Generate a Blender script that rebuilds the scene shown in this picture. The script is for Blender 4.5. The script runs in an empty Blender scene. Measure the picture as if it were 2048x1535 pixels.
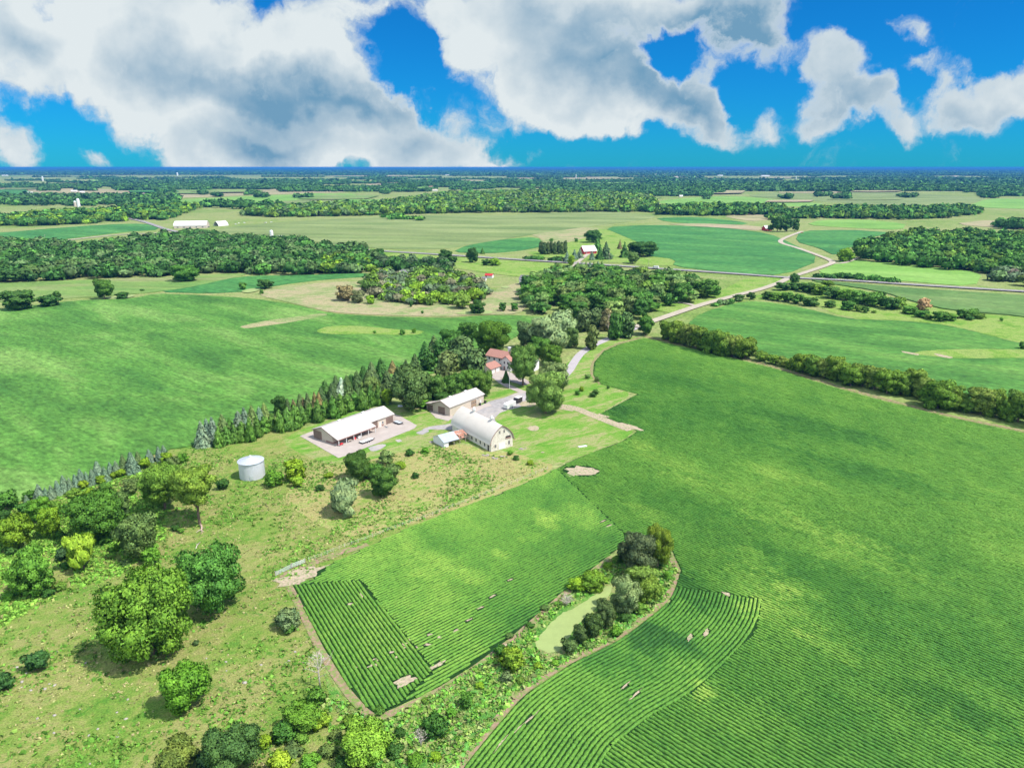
import bpy, math, random, re
import numpy as np
from mathutils import Vector, Matrix
from mathutils.geometry import tessellate_polygon

R = math.radians
SC = bpy.context.scene
COL = SC.collection
rnd = random.Random(7)
rng = np.random.default_rng(11)

# ------------------------------------------------------------------ camera
F, HZ, H = 1421.0, 334.0, 100.0          # focal length in photo pixels, horizon row, height of the drone
PITCH = math.atan((767.5 - HZ) / F)
CP, SP = math.cos(PITCH), math.sin(PITCH)
cam = bpy.data.objects.new('camera', bpy.data.cameras.new('camera'))
COL.objects.link(cam)
cam.location = (0, 0, H)
cam.rotation_euler = (math.pi / 2 - PITCH, 0, 0)
cam.data.sensor_width = 36.0
cam.data.lens = 36.0 * F / 2048.0
cam.data.clip_start = 0.5
cam.data.clip_end = 90000.0
SC.camera = cam

# ------------------------------------------------------------------ world, sun, exposure
SUN_AZ = R(112)        # compass angle of the sun, clockwise from +Y
SUN_EL = R(58)
w = bpy.data.worlds.new('World')
SC.world = w
w.use_nodes = True
NT = w.node_tree
NT.nodes.clear()


def wn(t, **k):
    n = NT.nodes.new(t)
    for a, b in k.items():
        setattr(n, a, b)
    return n


def wl(a, b):
    NT.links.new(a, b)


def wm(op, a, b=None, c=None, clamp=False):
    n = wn('ShaderNodeMath', operation=op, use_clamp=clamp)
    for i, v in enumerate((a, b, c)):
        if v is None:
            continue
        if isinstance(v, (int, float)):
            n.inputs[i].default_value = v
        else:
            wl(v, n.inputs[i])
    return n.outputs[0]


def dir_uv(px, py):
    u = (px - 1024) / F
    v = -(py - 767.5) / F
    d = (u, CP + v * SP, -SP + v * CP)
    return d[0] / d[1], d[2] / d[1]


sky = wn('ShaderNodeTexSky', sky_type='NISHITA')
sky.sun_disc = False
sky.sun_elevation = SUN_EL
sky.sun_rotation = SUN_AZ
sky.altitude = 300
sky.air_density = 1.0
sky.dust_density = 0.1
sky.ozone_density = 4.0
tc = wn('ShaderNodeTexCoord')
sep = wn('ShaderNodeSeparateXYZ')
wl(tc.outputs['Generated'], sep.inputs[0])
yy = wm('MAXIMUM', sep.outputs[1], 0.05)
uu = wm('DIVIDE', sep.outputs[0], yy)
vv = wm('DIVIDE', sep.outputs[2], yy)
uv = wn('ShaderNodeCombineXYZ')
wl(uu, uv.inputs[0])
wl(vv, uv.inputs[1])


def noise_w(scale, detail, rough, vec, dist=0.0, lac=2.0):
    n = wn('ShaderNodeTexNoise')
    n.inputs['Scale'].default_value = scale
    n.inputs['Detail'].default_value = detail
    n.inputs['Roughness'].default_value = rough
    n.inputs['Distortion'].default_value = dist
    n.inputs['Lacunarity'].default_value = lac
    wl(vec, n.inputs['Vector'])
    return n


warp = noise_w(9.0, 6, 0.55, uv.outputs[0])
wsub = wn('ShaderNodeVectorMath', operation='SUBTRACT')
wl(warp.outputs['Color'], wsub.inputs[0])
wsub.inputs[1].default_value = (0.5, 0.5, 0.5)
wsc = wn('ShaderNodeVectorMath', operation='SCALE')
wl(wsub.outputs[0], wsc.inputs[0])
wsc.inputs['Scale'].default_value = 0.15
wuv = wn('ShaderNodeVectorMath', operation='ADD')
wl(uv.outputs[0], wuv.inputs[0])
wl(wsc.outputs[0], wuv.inputs[1])


def blobs(lst, vec):
    tot = None
    for (px, py, rx, ry, rot, wt) in lst:
        cu, cv = dir_uv(px, py)
        mp = wn('ShaderNodeMapping', vector_type='TEXTURE')
        mp.inputs['Location'].default_value = (cu, cv, 0)
        mp.inputs['Rotation'].default_value = (0, 0, R(rot))
        mp.inputs['Scale'].default_value = (rx / F, ry / F, 1)
        wl(vec, mp.inputs[0])
        g = wn('ShaderNodeTexGradient', gradient_type='SPHERICAL')
        wl(mp.outputs[0], g.inputs[0])
        v = wm('MULTIPLY', g.outputs[1], wt)
        tot = v if tot is None else wm('ADD', tot, v)
    return tot


# clouds as they stand in the sky: (column, row, half width, half height, turn, weight)
CL = [(100, 90, 270, 170, 0, 1.6), (330, 110, 250, 190, 0, 1.5), (540, 160, 260, 190, -12, 1.5), (680, 190, 190, 130, -20, 1.3),
      (430, 290, 290, 90, -4, 1.5), (640, 300, 290, 80, 0, 1.5), (850, 275, 170, 95, -16, 1.3), (985, 312, 90, 30, -5, .9),
      (800, 215, 90, 60, 0, 1.0), (200, 10, 260, 60, 0, .8), (25, 285, 62, 85, 20, 1.3), (200, 318, 75, 36, -5, 1.0),
      (770, 15, 170, 60, -8, 1.2), (880, 100, 50, 100, 10, .65), (640, 70, 60, 80, 0, .6), (960, 50, 170, 130, 0, 1.4),
      (1110, 110, 230, 170, -8, 1.7), (1230, 190, 230, 85, -6, 1.4), (1370, 5, 230, 75, 0, 1.5), (1490, 66, 135, 88, -14, 1.3),
      (1395, 160, 65, 80, 25, 1.0), (1440, 235, 85, 48, -10, .95), (1060, 225, 110, 45, 0, .7), (1540, 248, 55, 38, 0, .95),
      (1660, 118, 66, 72, -20, 1.0), (1695, 182, 105, 72, -35, 1.2), (1640, 238, 58, 40, 0, .9), (1765, 218, 75, 52, -20, 1.0),
      (1815, 127, 70, 34, 0, .9), (1898, 152, 70, 66, 0, 1.1), (1992, 212, 130, 66, 18, 1.3), (2065, 160, 75, 95, 30, 1.3),
      (1805, 272, 58, 40, 0, .95), (1815, 40, 40, 42, 30, .8), (1895, 240, 85, 36, 5, .75), (1310, 215, 170, 60, -5, .9)]
HOLES = [(825, 125, 95, 150, 10, 1.35), (1355, 95, 95, 55, 12, 1.5), (545, 15, 50, 55, 30, .8), (120, 0, 70, 30, 0, .7),
         (200, 262, 200, 70, -22, 1.2), (1470, 190, 60, 60, 0, .8), (1190, 290, 260, 30, 0, .6), (1830, 178, 70, 32, 10, .8), (2000, 80, 140, 60, 20, .8), (1700, 20, 120, 90, 0, .8)]
SHADE = [(390, 150, 210, 90, -10, 1.1), (620, 190, 230, 65, -6, 1.1), (540, 285, 240, 60, 0, 1.1), (30, 65, 110, 50, 0, .6),
         (1190, 125, 230, 110, 0, 1.0), (1480, 95, 170, 75, -10, 1.1), (1370, 205, 130, 60, -15, 1.0), (850, 290, 130, 60, 0, .7),
         (470, 50, 90, 50, 0, .6), (1350, 20, 260, 70, 0, .8), (760, 215, 110, 50, 0, .7), (1960, 250, 120, 50, 0, .6),
         (1690, 230, 120, 60, -20, .6), (1060, 20, 200, 60, 0, .55), (1750, 160, 460, 220, 0, .55), (1350, 120, 300, 150, 0, .35)]
cl = blobs(CL, wuv.outputs[0])
ho = blobs(HOLES, wuv.outputs[0])
sh = blobs(SHADE, wuv.outputs[0])
f1 = noise_w(20.0, 10, 0.62, wuv.outputs[0], 0.2)
f2 = noise_w(7.0, 7, 0.55, uv.outputs[0], 0.1)
dens = wm('SUBTRACT', cl, ho)
dens = wm('MINIMUM', dens, 1.25)
dens = wm('ADD', dens, wm('MULTIPLY', wm('SUBTRACT', f1.outputs[0], 0.52), 1.75))
cov = wn('ShaderNodeMapRange', interpolation_type='SMOOTHERSTEP')
wl(dens, cov.inputs['Value'])
cov.inputs['From Min'].default_value = 0.05
cov.inputs['From Max'].default_value = 0.95
front = wn('ShaderNodeMapRange')
wl(sep.outputs[1], front.inputs['Value'])
front.inputs['From Min'].default_value = 0.1
front.inputs['From Max'].default_value = 0.3
# unseen half-clouded sky behind the camera, added and brightened to fill the shadows
bn = noise_w(2.2, 5, 0.55, tc.outputs['Generated'])
bcov = wn('ShaderNodeMapRange', interpolation_type='SMOOTHERSTEP')
wl(bn.outputs[0], bcov.inputs['Value'])
bcov.inputs['From Min'].default_value = 0.40
bcov.inputs['From Max'].default_value = 0.62
upz = wn('ShaderNodeMapRange')
wl(sep.outputs[2], upz.inputs['Value'])
upz.inputs['From Min'].default_value = -0.02
upz.inputs['From Max'].default_value = 0.05
back = wm('MULTIPLY', wm('MULTIPLY', bcov.outputs[0], upz.outputs[0]), wm('SUBTRACT', 1.0, front.outputs[0]))
covf = wm('ADD', wm('MULTIPLY', cov.outputs[0], front.outputs[0]), back, clamp=True)
edge = wn('ShaderNodeMapRange', interpolation_type='SMOOTHSTEP')
wl(dens, edge.inputs['Value'])
edge.inputs['From Min'].default_value = 0.5
edge.inputs['From Max'].default_value = 1.15
shd = wm('ADD', wm('MULTIPLY', sh, 0.86), wm('MULTIPLY', wm('SUBTRACT', f2.outputs[0], 0.53), 1.8))
shd = wm('MULTIPLY', shd, edge.outputs[0])
shd = wm('ADD', shd, wm('MULTIPLY', wm('SUBTRACT', 1.0, edge.outputs[0]), 0.22), clamp=True)
ccol = wn('ShaderNodeMixRGB')
wl(shd, ccol.inputs[0])
CB = 0.46
ccol.inputs[1].default_value = (0.88 * CB, 0.96 * CB, 0.99 * CB, 1)
ccol.inputs[2].default_value = (0.19 * CB, 0.40 * CB, 0.60 * CB, 1)
skyc = wn('ShaderNodeMixRGB', blend_type='MULTIPLY')
skyc.inputs[0].default_value = 1.0
wl(sky.outputs[0], skyc.inputs[1])
skyc.inputs[2].default_value = (0.03, 0.49, 0.95, 1)
skys = wn('ShaderNodeVectorMath', operation='SCALE')
wl(skyc.outputs[0], skys.inputs[0])
SKY_STRENGTH = 0.065
skys.inputs['Scale'].default_value = 1.0
bg1 = wn('ShaderNodeBackground')
wl(skys.outputs[0], bg1.inputs[0])
bg1.inputs[1].default_value = SKY_STRENGTH
bg2 = wn('ShaderNodeBackground')
wl(ccol.outputs[0], bg2.inputs[0])
bg2.inputs[1].default_value = 1.0
mixs = wn('ShaderNodeMixShader')
wl(covf, mixs.inputs[0])
wl(wm('ADD', 1.0, wm('MULTIPLY', back, 3.2)), bg2.inputs[1])  # clouds behind the camera boosted as fill light
wl(bg1.outputs[0], mixs.inputs[1])
wl(bg2.outputs[0], mixs.inputs[2])
outw = wn('ShaderNodeOutputWorld')
wl(mixs.outputs[0], outw.inputs[0])
w.cycles.sampling_method = 'MANUAL'
w.cycles.sample_map_resolution = 512

sun = bpy.data.objects.new('sun', bpy.data.lights.new('sun', 'SUN'))
COL.objects.link(sun)
sun.data.energy = 3.9
sun.data.angle = R(0.53)
sun.data.color = (1.0, 0.95, 0.87)
sd = Vector((math.sin(SUN_AZ) * math.cos(SUN_EL), math.cos(SUN_AZ) * math.cos(SUN_EL), math.sin(SUN_EL)))
sun.rotation_euler = sd.to_track_quat('Z', 'Y').to_euler()
sun.location = (0, 0, 300)

SC.view_settings.view_transform = 'Standard'
SC.view_settings.look = 'None'
SC.view_settings.gamma = 1.0
SC.view_settings.use_curve_mapping = False
SC.view_settings.exposure = 0.9
SC.render.engine = 'CYCLES'
cy = SC.cycles
cy.max_bounces = 4
cy.diffuse_bounces = 3
cy.glossy_bounces = 1
cy.transmission_bounces = 2
cy.volume_bounces = 0
cy.transparent_max_bounces = 4
cy.use_denoising = True
cy.use_adaptive_sampling = True
cy.adaptive_threshold = 0.02
cy.caustics_reflective = False
cy.caustics_refractive = False


# ------------------------------------------------------------------ helpers
def P(px, py, z=0.0):
    """the place in the world, at height z, that the photograph shows at (px, py)"""
    u = (px - 1024) / F
    v = -(py - 767.5) / F
    d = (u, CP + v * SP, -SP + v * CP)
    t = (z - H) / d[2]
    return Vector((d[0] * t, d[1] * t, z))


def ppm(y_world, z=0):
    """photo pixels per metre at a place"""
    depth = y_world * CP + (H - z) * SP
    return F / depth


def tag(o, label=None, cat=None, group=None, kind=None):
    if label:
        o['label'] = label
    if cat:
        o['category'] = cat
    if group:
        o['group'] = group
    if kind:
        o['kind'] = kind
    return o


def empty(name, loc, rz=0.0, label=None, cat=None, group=None):
    o = bpy.data.objects.new(name, None)
    COL.objects.link(o)
    o.location = loc
    o.rotation_euler = (0, 0, rz)
    o.empty_display_size = 0.5
    return tag(o, label, cat, group)


def link(name, me, parent=None, mat=None):
    if mat is not None:
        me.materials.append(mat)
    o = bpy.data.objects.new(name, me)
    COL.objects.link(o)
    if parent is not None:
        o.parent = parent
    return o


def np_mesh(name, V, Q, T=None, normals=None, mats=None, smooth=False):
    """a mesh from arrays: V (n,3), Q (m,4) quads, T (k,3) triangles"""
    me = bpy.data.meshes.new(name)
    V = np.asarray(V, dtype=np.float32)
    Q = np.zeros((0, 4), np.int32) if Q is None else np.asarray(Q, dtype=np.int32).reshape(-1, 4)
    T = np.zeros((0, 3), np.int32) if T is None else np.asarray(T, dtype=np.int32).reshape(-1, 3)
    me.vertices.add(len(V))
    me.vertices.foreach_set('co', V.ravel())
    nl = Q.size + T.size
    me.loops.add(nl)
    me.loops.foreach_set('vertex_index', np.concatenate([Q.ravel(), T.ravel()]))
    me.polygons.add(len(Q) + len(T))
    st = np.concatenate([np.arange(len(Q)) * 4, Q.size + np.arange(len(T)) * 3]).astype(np.int32)
    me.polygons.foreach_set('loop_start', st)
    if smooth:
        me.polygons.foreach_set('use_smooth', np.ones(len(Q) + len(T), bool))
    me.update(calc_edges=True)
    me.validate()
    if normals is not None:
        me.normals_split_custom_set_from_vertices([tuple(n) for n in np.asarray(normals, float)])
    for m in (mats or []):
        me.materials.append(m)
    return me


class MB:
    """collects boxes, prisms and tubes and links them as one mesh object"""

    def __init__(self):
        self.v, self.f = [], []

    def add(self, vs, fs):
        b = len(self.v)
        self.v += [tuple(x) for x in vs]
        self.f += [tuple(b + i for i in f) for f in fs]
        return self

    def box(self, x0, x1, y0, y1, z0, z1):
        return self.add([(x0, y0, z0), (x1, y0, z0), (x1, y1, z0), (x0, y1, z0), (x0, y0, z1), (x1, y0, z1), (x1, y1, z1), (x0, y1, z1)],
                        [(0, 3, 2, 1), (4, 5, 6, 7), (0, 1, 5, 4), (1, 2, 6, 5), (2, 3, 7, 6), (3, 0, 4, 7)])

    def prism(self, prof, a, b, axis='x'):
        """a closed profile [(p, z)] swept from a to b along an axis (the profile lies across it)"""
        n = len(prof)
        vs = []
        for s in (a, b):
            for (p, z) in prof:
                vs.append((s, p, z) if axis == 'x' else (p, s, z))
        fs = [tuple(range(n)), tuple(range(2 * n - 1, n - 1, -1))]
        fs += [(i, (i + 1) % n + 0, (i + 1) % n + n, i + n) for i in range(n)]
        return self.add(vs, fs)

    def tube(self, pts, rad, n=7):
        pts = [Vector(p) for p in pts]
        vs, fs = [], []
        for i, p in enumerate(pts):
            d = (pts[min(i + 1, len(pts) - 1)] - pts[max(i - 1, 0)]).normalized()
            a = d.cross(Vector((0.31, 0.17, 0.93)))
            if a.length < 1e-3:
                a = d.cross(Vector((1, 0, 0)))
            a.normalize()
            b = d.cross(a)
            for k in range(n):
                t = 2 * math.pi * k / n
                vs.append(p + (a * math.cos(t) + b * math.sin(t)) * rad[i])
        for i in range(len(pts) - 1):
            for k in range(n):
                fs.append((i * n + k, i * n + (k + 1) % n, (i + 1) * n + (k + 1) % n, (i + 1) * n + k))
        fs.append(tuple(range(n - 1, -1, -1)))
        fs.append(tuple((len(pts) - 1) * n + k for k in range(n)))
        return self.add(vs, fs)

    def lathe(self, prof, n=32, cx=0, cy_=0):
        vs, fs = [], []
        for (r, z) in prof:
            for k in range(n):
                t = 2 * math.pi * k / n
                vs.append((cx + r * math.cos(t), cy_ + r * math.sin(t), z))
        for i in range(len(prof) - 1):
            for k in range(n):
                fs.append((i * n + k, i * n + (k + 1) % n, (i + 1) * n + (k + 1) % n, (i + 1) * n + k))
        return self.add(vs, fs)

    def build(self, name, mat, parent=None, smooth=False):
        me = bpy.data.meshes.new(name)
        me.from_pydata(self.v, [], self.f)
        if smooth:
            me.polygons.foreach_set('use_smooth', [True] * len(me.polygons))
        me.update()
        return link(name, me, parent, mat)


# ------------------------------------------------------------------ materials
MATS = {}


class NB:
    """short node building for a material"""

    def __init__(self, name):
        self.m = bpy.data.materials.new(name)
        self.m.use_nodes = True
        self.t = self.m.node_tree
        self.t.nodes.clear()
        self.out = self.n('ShaderNodeOutputMaterial')

    def n(self, t, **k):
        x = self.t.nodes.new(t)
        for a, b in k.items():
            setattr(x, a, b)
        return x

    def l(self, a, b):
        self.t.links.new(a, b)

    def pos(self, ang=0.0, scale=(1, 1, 1), obj=False):
        if obj:
            src = self.n('ShaderNodeTexCoord').outputs['Object']
        else:
            src = self.n('ShaderNodeNewGeometry').outputs['Position']
        r = self.n('ShaderNodeVectorRotate', rotation_type='Z_AXIS')
        self.l(src, r.inputs['Vector'])
        r.inputs['Angle'].default_value = -ang
        s = self.n('ShaderNodeVectorMath', operation='MULTIPLY')
        self.l(r.outputs[0], s.inputs[0])
        s.inputs[1].default_value = scale
        return s.outputs[0]

    def noise(self, vec, scale, detail=3, rough=0.55, dist=0.0):
        x = self.n('ShaderNodeTexNoise')
        x.inputs['Scale'].default_value = scale
        x.inputs['Detail'].default_value = detail
        x.inputs['Roughness'].default_value = rough
        x.inputs['Distortion'].default_value = dist
        self.l(vec, x.inputs['Vector'])
        return x.outputs[0]

    def ramp(self, fac, stops, interp='LINEAR'):
        x = self.n('ShaderNodeValToRGB')
        x.color_ramp.interpolation = interp
        e = x.color_ramp.elements
        while len(e) < len(stops):
            e.new(0.5)
        for i, (p, c) in enumerate(stops):
            e[i].position = p
            e[i].color = (c, c, c, 1) if isinstance(c, (int, float)) else (*c, 1)
        self.l(fac, x.inputs[0])
        return x.outputs[0]

    def mix(self, fac, a, b, mode='MIX'):
        x = self.n('ShaderNodeMixRGB', blend_type=mode)
        for i, v in enumerate((fac, a, b)):
            if isinstance(v, (int, float)):
                x.inputs[i].default_value = v if i == 0 else (v, v, v, 1)
            elif isinstance(v, tuple):
                x.inputs[i].default_value = (*v, 1)
            else:
                self.l(v, x.inputs[i])
        return x.outputs[0]

    def math(self, op, a, b=None, clamp=False):
        x = self.n('ShaderNodeMath', operation=op, use_clamp=clamp)
        for i, v in enumerate((a, b)):
            if v is None:
                continue
            if isinstance(v, (int, float)):
                x.inputs[i].default_value = v
            else:
                self.l(v, x.inputs[i])
        return x.outputs[0]

    def finish(self, col, rough=0.9, spec=0.15, metal=0.0, bump=None, bstr=0.3, bdist=0.1, transl=0.0):
        p = self.n('ShaderNodeBsdfPrincipled')
        if isinstance(col, tuple):
            p.inputs['Base Color'].default_value = (*col, 1)
        else:
            self.l(col, p.inputs['Base Color'])
        p.inputs['Roughness'].default_value = rough
        p.inputs['Specular IOR Level'].default_value = spec
        p.inputs['Metallic'].default_value = metal
        if bump is not None:
            b = self.n('ShaderNodeBump')
            b.inputs['Strength'].default_value = bstr
            b.inputs['Distance'].default_value = bdist
            self.l(bump, b.inputs['Height'])
            self.l(b.outputs[0], p.inputs['Normal'])
        if transl > 0:
            t = self.n('ShaderNodeBsdfTranslucent')
            if isinstance(col, tuple):
                t.inputs[0].default_value = (*col, 1)
            else:
                self.l(col, t.inputs[0])
            mx = self.n('ShaderNodeMixShader')
            mx.inputs[0].default_value = transl
            self.l(p.outputs[0], mx.inputs[1])
            self.l(t.outputs[0], mx.inputs[2])
            self.l(mx.outputs[0], self.out.inputs[0])
        else:
            self.l(p.outputs[0], self.out.inputs[0])
        return self.m


def field_mat(name, c0, c1, c2, ang=-46, big=0.012, streak=(0.015, 0.5), fine=0.6, contrast=(0.35, 0.5, 0.66), weeds=None, aspect=2.5, fine_amt=.45):
    """a sown field: broad mottling along the rows, row streaks, fine grain, optional weed specks"""
    b = NB(name)
    pr = b.pos(R(ang), (1, aspect, 1))
    n1 = b.noise(pr, big, 6, 0.6, 0.4)
    c = b.ramp(n1, [(contrast[0], c0), (contrast[1], c1), (contrast[2], c2)])
    ps = b.pos(R(ang), (streak[0], streak[1], 1))
    n2 = b.noise(ps, 1.0, 4, 0.65)
    c = b.mix(1.0, c, b.ramp(n2, [(0.3, 0.80), (0.7, 1.18)]), 'MULTIPLY')
    n3 = b.noise(b.pos(R(ang), (.5, 1, 1)), fine, 3, 0.7)
    c = b.mix(1.0, c, b.ramp(n3, [(0.3, 1 - fine_amt), (0.7, 1 + fine_amt)]), 'MULTIPLY')
    if weeds:
        n4 = b.noise(b.pos(R(ang), (1, 2.2, 1)), weeds[0], 4, 0.7)
        c = b.mix(b.ramp(n4, [(weeds[1], 0.0), (weeds[1] + 0.05, 0.85)]), c, weeds[2])
    return b.finish(c, 0.85, 0.2, bump=n3, bstr=0.6, bdist=0.35)


def grass_mat(name, cols, s1=0.05, s2=0.45, s3=2.2, ang=0, asp=1.0, clump=None):
    b = NB(name)
    p = b.pos(R(ang), (1, asp, 1))
    n1 = b.noise(p, s1, 5, 0.6, 0.5)
    n2 = b.noise(p, s2, 5, 0.65, 0.3)
    n3 = b.noise(p, s3, 3, 0.7)
    f = b.math('ADD', b.math('MULTIPLY', n1, 0.55), b.math('MULTIPLY', n2, 0.45))
    k = len(cols)
    c = b.ramp(f, [(0.36 + 0.28 * i / (k - 1), cc) for i, cc in enumerate(cols)])
    if clump:
        n4 = b.noise(b.pos(0.3, (1, 1, 1)), clump[0], 5, 0.6, 0.8)
        c = b.mix(b.ramp(n4, [(clump[1], 0.0), (clump[1] + .07, 0.9)]), c, clump[2])
    c = b.mix(1.0, c, b.ramp(n3, [(0.28, 0.5), (0.72, 1.5)]), 'MULTIPLY')
    return b.finish(c, 0.92, 0.1, bump=n3, bstr=0.7, bdist=0.3)


def plain_mat(name, col, rough=0.7, spec=0.3, metal=0.0, var=0.12, scale=1.5, bump=0.0, ribs=None, obj=True, dirt=None):
    b = NB(name)
    p = b.pos(0, (1, 1, 1), obj=obj)
    n = b.noise(p, scale, 5, 0.6)
    c = b.mix(1.0, col, b.ramp(n, [(0.25, 1 - var), (0.75, 1 + var)]), 'MULTIPLY')
    h = n
    if dirt:
        n2 = b.noise(p, dirt[0], 6, 0.7, 0.5)
        c = b.mix(b.ramp(n2, [(dirt[1], 0.0), (dirt[1] + .15, dirt[3] if len(dirt) > 3 else .7)]), c, dirt[2])
    if ribs:
        wv = b.n('ShaderNodeTexWave', wave_type='BANDS', bands_direction=ribs[0])
        wv.inputs['Scale'].default_value = ribs[1]
        wv.inputs['Distortion'].default_value = 0
        b.l(p, wv.inputs['Vector'])
        h = wv.outputs['Fac']
        c = b.mix(1.0, c, b.ramp(h, [(0.0, 0.86), (0.2, 1.0)]), 'MULTIPLY')
    return b.finish(c, rough, spec, metal, bump=h if bump > 0 else None, bstr=bump, bdist=0.04)


def foliage_mat(name, transl=0.25):
    b = NB(name)
    oi = b.n('ShaderNodeObjectInfo')
    ge = b.n('ShaderNodeNewGeometry')
    n = b.noise(b.pos(0, (1, 1, 1)), 0.45, 3, 0.6)
    c = b.mix(1.0, oi.outputs['Color'], b.ramp(ge.outputs['Random Per Island'], [(0.0, 0.80), (0.6, 1.25), (1.0, 1.55)]), 'MULTIPLY')
    c = b.mix(1.0, c, b.ramp(n, [(0.3, (0.70, 0.78, 0.78)), (0.7, (1.35, 1.22, 1.1))]), 'MULTIPLY')
    return b.finish(c, 0.7, 0.25, transl=transl)


def far_foliage_mat(name):
    """woodland tint from a per-tree colour attribute"""
    b = NB(name)
    at = b.n('ShaderNodeAttribute')
    at.attribute_name = 'tree_colour'
    n = b.noise(b.pos(0, (1, 1, 1)), 0.35, 3, 0.7)
    c = b.mix(1.0, at.outputs['Color'], b.ramp(n, [(0.3, 0.55), (0.7, 1.5)]), 'MULTIPLY')
    return b.finish(c, 0.85, 0.1)


M = {}
M['leaf'] = foliage_mat('leaves')
M['needle'] = foliage_mat('needles', 0.08)
M['woods'] = far_foliage_mat('woods')
M['bark'] = plain_mat('bark', (0.16, 0.12, 0.09), 0.95, 0.05, var=0.35, scale=3)
M['bark_pale'] = plain_mat('bark_pale', (0.42, 0.30, 0.24), 0.95, 0.05, var=0.3, scale=3)
M['dead'] = plain_mat('dead_wood', (0.42, 0.37, 0.32), 0.95, 0.05, var=0.3, scale=4)
M['crop'] = None
M['roof_cream'] = plain_mat('roof_cream', (0.44, 0.40, 0.375), 0.5, 0.3, var=0.04, scale=.4, bump=0.35, ribs=('X', 3.2), dirt=(.5, .55, (.5, .46, .42), .35))
M['roof_barn'] = plain_mat('roof_barn', (0.54, 0.49, 0.435), 0.6, 0.3, var=0.05, scale=.3, bump=0.25, ribs=('X', 2.4), dirt=(.35, .56, (.52, .44, .36), .5))
M['wall_tan'] = plain_mat('wall_tan', (0.50, 0.42, 0.35), 0.6, 0.25, var=0.05, scale=.8, bump=0.3, ribs=('X', 3.0))
M['trim_brown'] = plain_mat('trim_brown', (0.25, 0.15, 0.13), 0.6, 0.2, var=0.08)
M['door_brown'] = plain_mat('door_brown', (0.165, 0.115, 0.095), 0.6, 0.2, var=0.1, scale=.8)
M['door_tan'] = plain_mat('door_tan', (0.28, 0.20, 0.14), 0.6, 0.2, var=0.08, scale=.8)
M['wall_cream'] = plain_mat('wall_cream', (0.66, 0.60, 0.52), 0.85, 0.1, var=0.10, scale=.7, bump=0.2, ribs=('X', 2.2), dirt=(.9, .52, (.36, .29, .22), .75))
M['white'] = plain_mat('white_paint', (0.62, 0.61, 0.60), 0.5, 0.3, var=0.05)
M['dark'] = plain_mat('dark_opening', (0.03, 0.03, 0.035), 0.8, 0.1, var=0.2)
M['glass'] = plain_mat('window_glass', (0.06, 0.07, 0.09), 0.15, 0.5, var=0.1)
M['metal'] = plain_mat('galvanised', (0.55, 0.58, 0.62), 0.45, 0.5, metal=.35, var=0.12, scale=.7, dirt=(.6, .58, (.36, .33, .32), .5))
M['metal_shed'] = plain_mat('galvanised_sheet', (0.38, 0.42, 0.47), 0.5, 0.4, metal=.2, var=0.15, scale=.6, bump=.3, ribs=('X', 2.5), dirt=(.5, .60, (.30, .16, .11), .5))
M['rust'] = plain_mat('rusted_sheet', (0.33, 0.15, 0.10), 0.85, 0.1, var=0.35, scale=1.5, dirt=(1.1, .5, (.45, .40, .38), .7))
M['bin'] = plain_mat('grain_bin_steel', (0.60, 0.61, 0.65), 0.45, 0.4, metal=.25, var=0.08, scale=.8, bump=.5, ribs=('Z', 4.0))
M['bin_roof'] = plain_mat('grain_bin_roof', (0.50, 0.53, 0.58), 0.4, 0.5, metal=.3, var=0.08, scale=.8)
M['shingle_red'] = plain_mat('red_shingles', (0.30, 0.155, 0.125), 0.9, 0.1, var=0.25, scale=3)
M['shingle_grey'] = plain_mat('grey_shingles', (0.16, 0.155, 0.17), 0.9, 0.1, var=0.2, scale=3)
M['red'] = plain_mat('red_boards', (0.36, 0.04, 0.04), 0.85, 0.1, var=0.2, scale=1)
M['redp'] = plain_mat('red_paint', (0.55, 0.03, 0.04), 0.35, 0.5, var=0.05)
M['black'] = plain_mat('black_paint', (0.02, 0.02, 0.025), 0.35, 0.5, var=0.1)
M['rubber'] = plain_mat('rubber', (0.02, 0.02, 0.02), 0.9, 0.1)
M['wood'] = plain_mat('weathered_boards', (0.36, 0.30, 0.25), 0.95, 0.05, var=0.25, scale=2)
M['concrete'] = plain_mat('concrete', (0.34, 0.295, 0.27), 0.9, 0.15, var=0.12, scale=.25, obj=False, dirt=(.12, .5, (.33, .27, .24), .5))
M['gravel'] = plain_mat('gravel', (0.27, 0.255, 0.255), 0.95, 0.1, var=0.25, scale=.5, obj=False, dirt=(.08, .48, (.36, .32, .29), .7))
M['asphalt'] = plain_mat('asphalt', (0.21, 0.20, 0.215), 0.9, 0.15, var=0.12, scale=.2, obj=False)
M['driveway'] = plain_mat('driveway_paving', (0.33, 0.30, 0.31), 0.9, 0.15, var=0.12, scale=.3, obj=False)
M['gravel_road'] = plain_mat('gravel_road', (0.34, 0.30, 0.24), 0.95, 0.1, var=0.15, scale=.2, obj=False)
M['dirt'] = plain_mat('dry_soil', (0.34, 0.275, 0.20), 0.95, 0.05, var=0.3, scale=1.6, obj=False, dirt=(1.2, .50, (.10, .19, .04), .95))
M['dirt_brown'] = plain_mat('brown_soil', (0.25, 0.17, 0.12), 0.95, 0.05, var=0.3, scale=1.2, obj=False, dirt=(.9, .44, (.12, .21, .04), .95))
M['duckweed'] = plain_mat('duckweed', (0.24, 0.30, 0.105), 0.6, 0.3, var=0.1, scale=.4, obj=False, dirt=(.35, .58, (.26, .33, .12), .6))
M['soil'] = plain_mat('soil_with_painted_shade', (0.013, 0.040, 0.010), 0.95, 0.05, var=0.4, scale=1.2, obj=False)  # soil and low leaves, with the shade between rows put into the colour
M['stone'] = plain_mat('field_stone', (0.33, 0.30, 0.27), 0.9, 0.1, var=0.2, scale=2)
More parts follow.
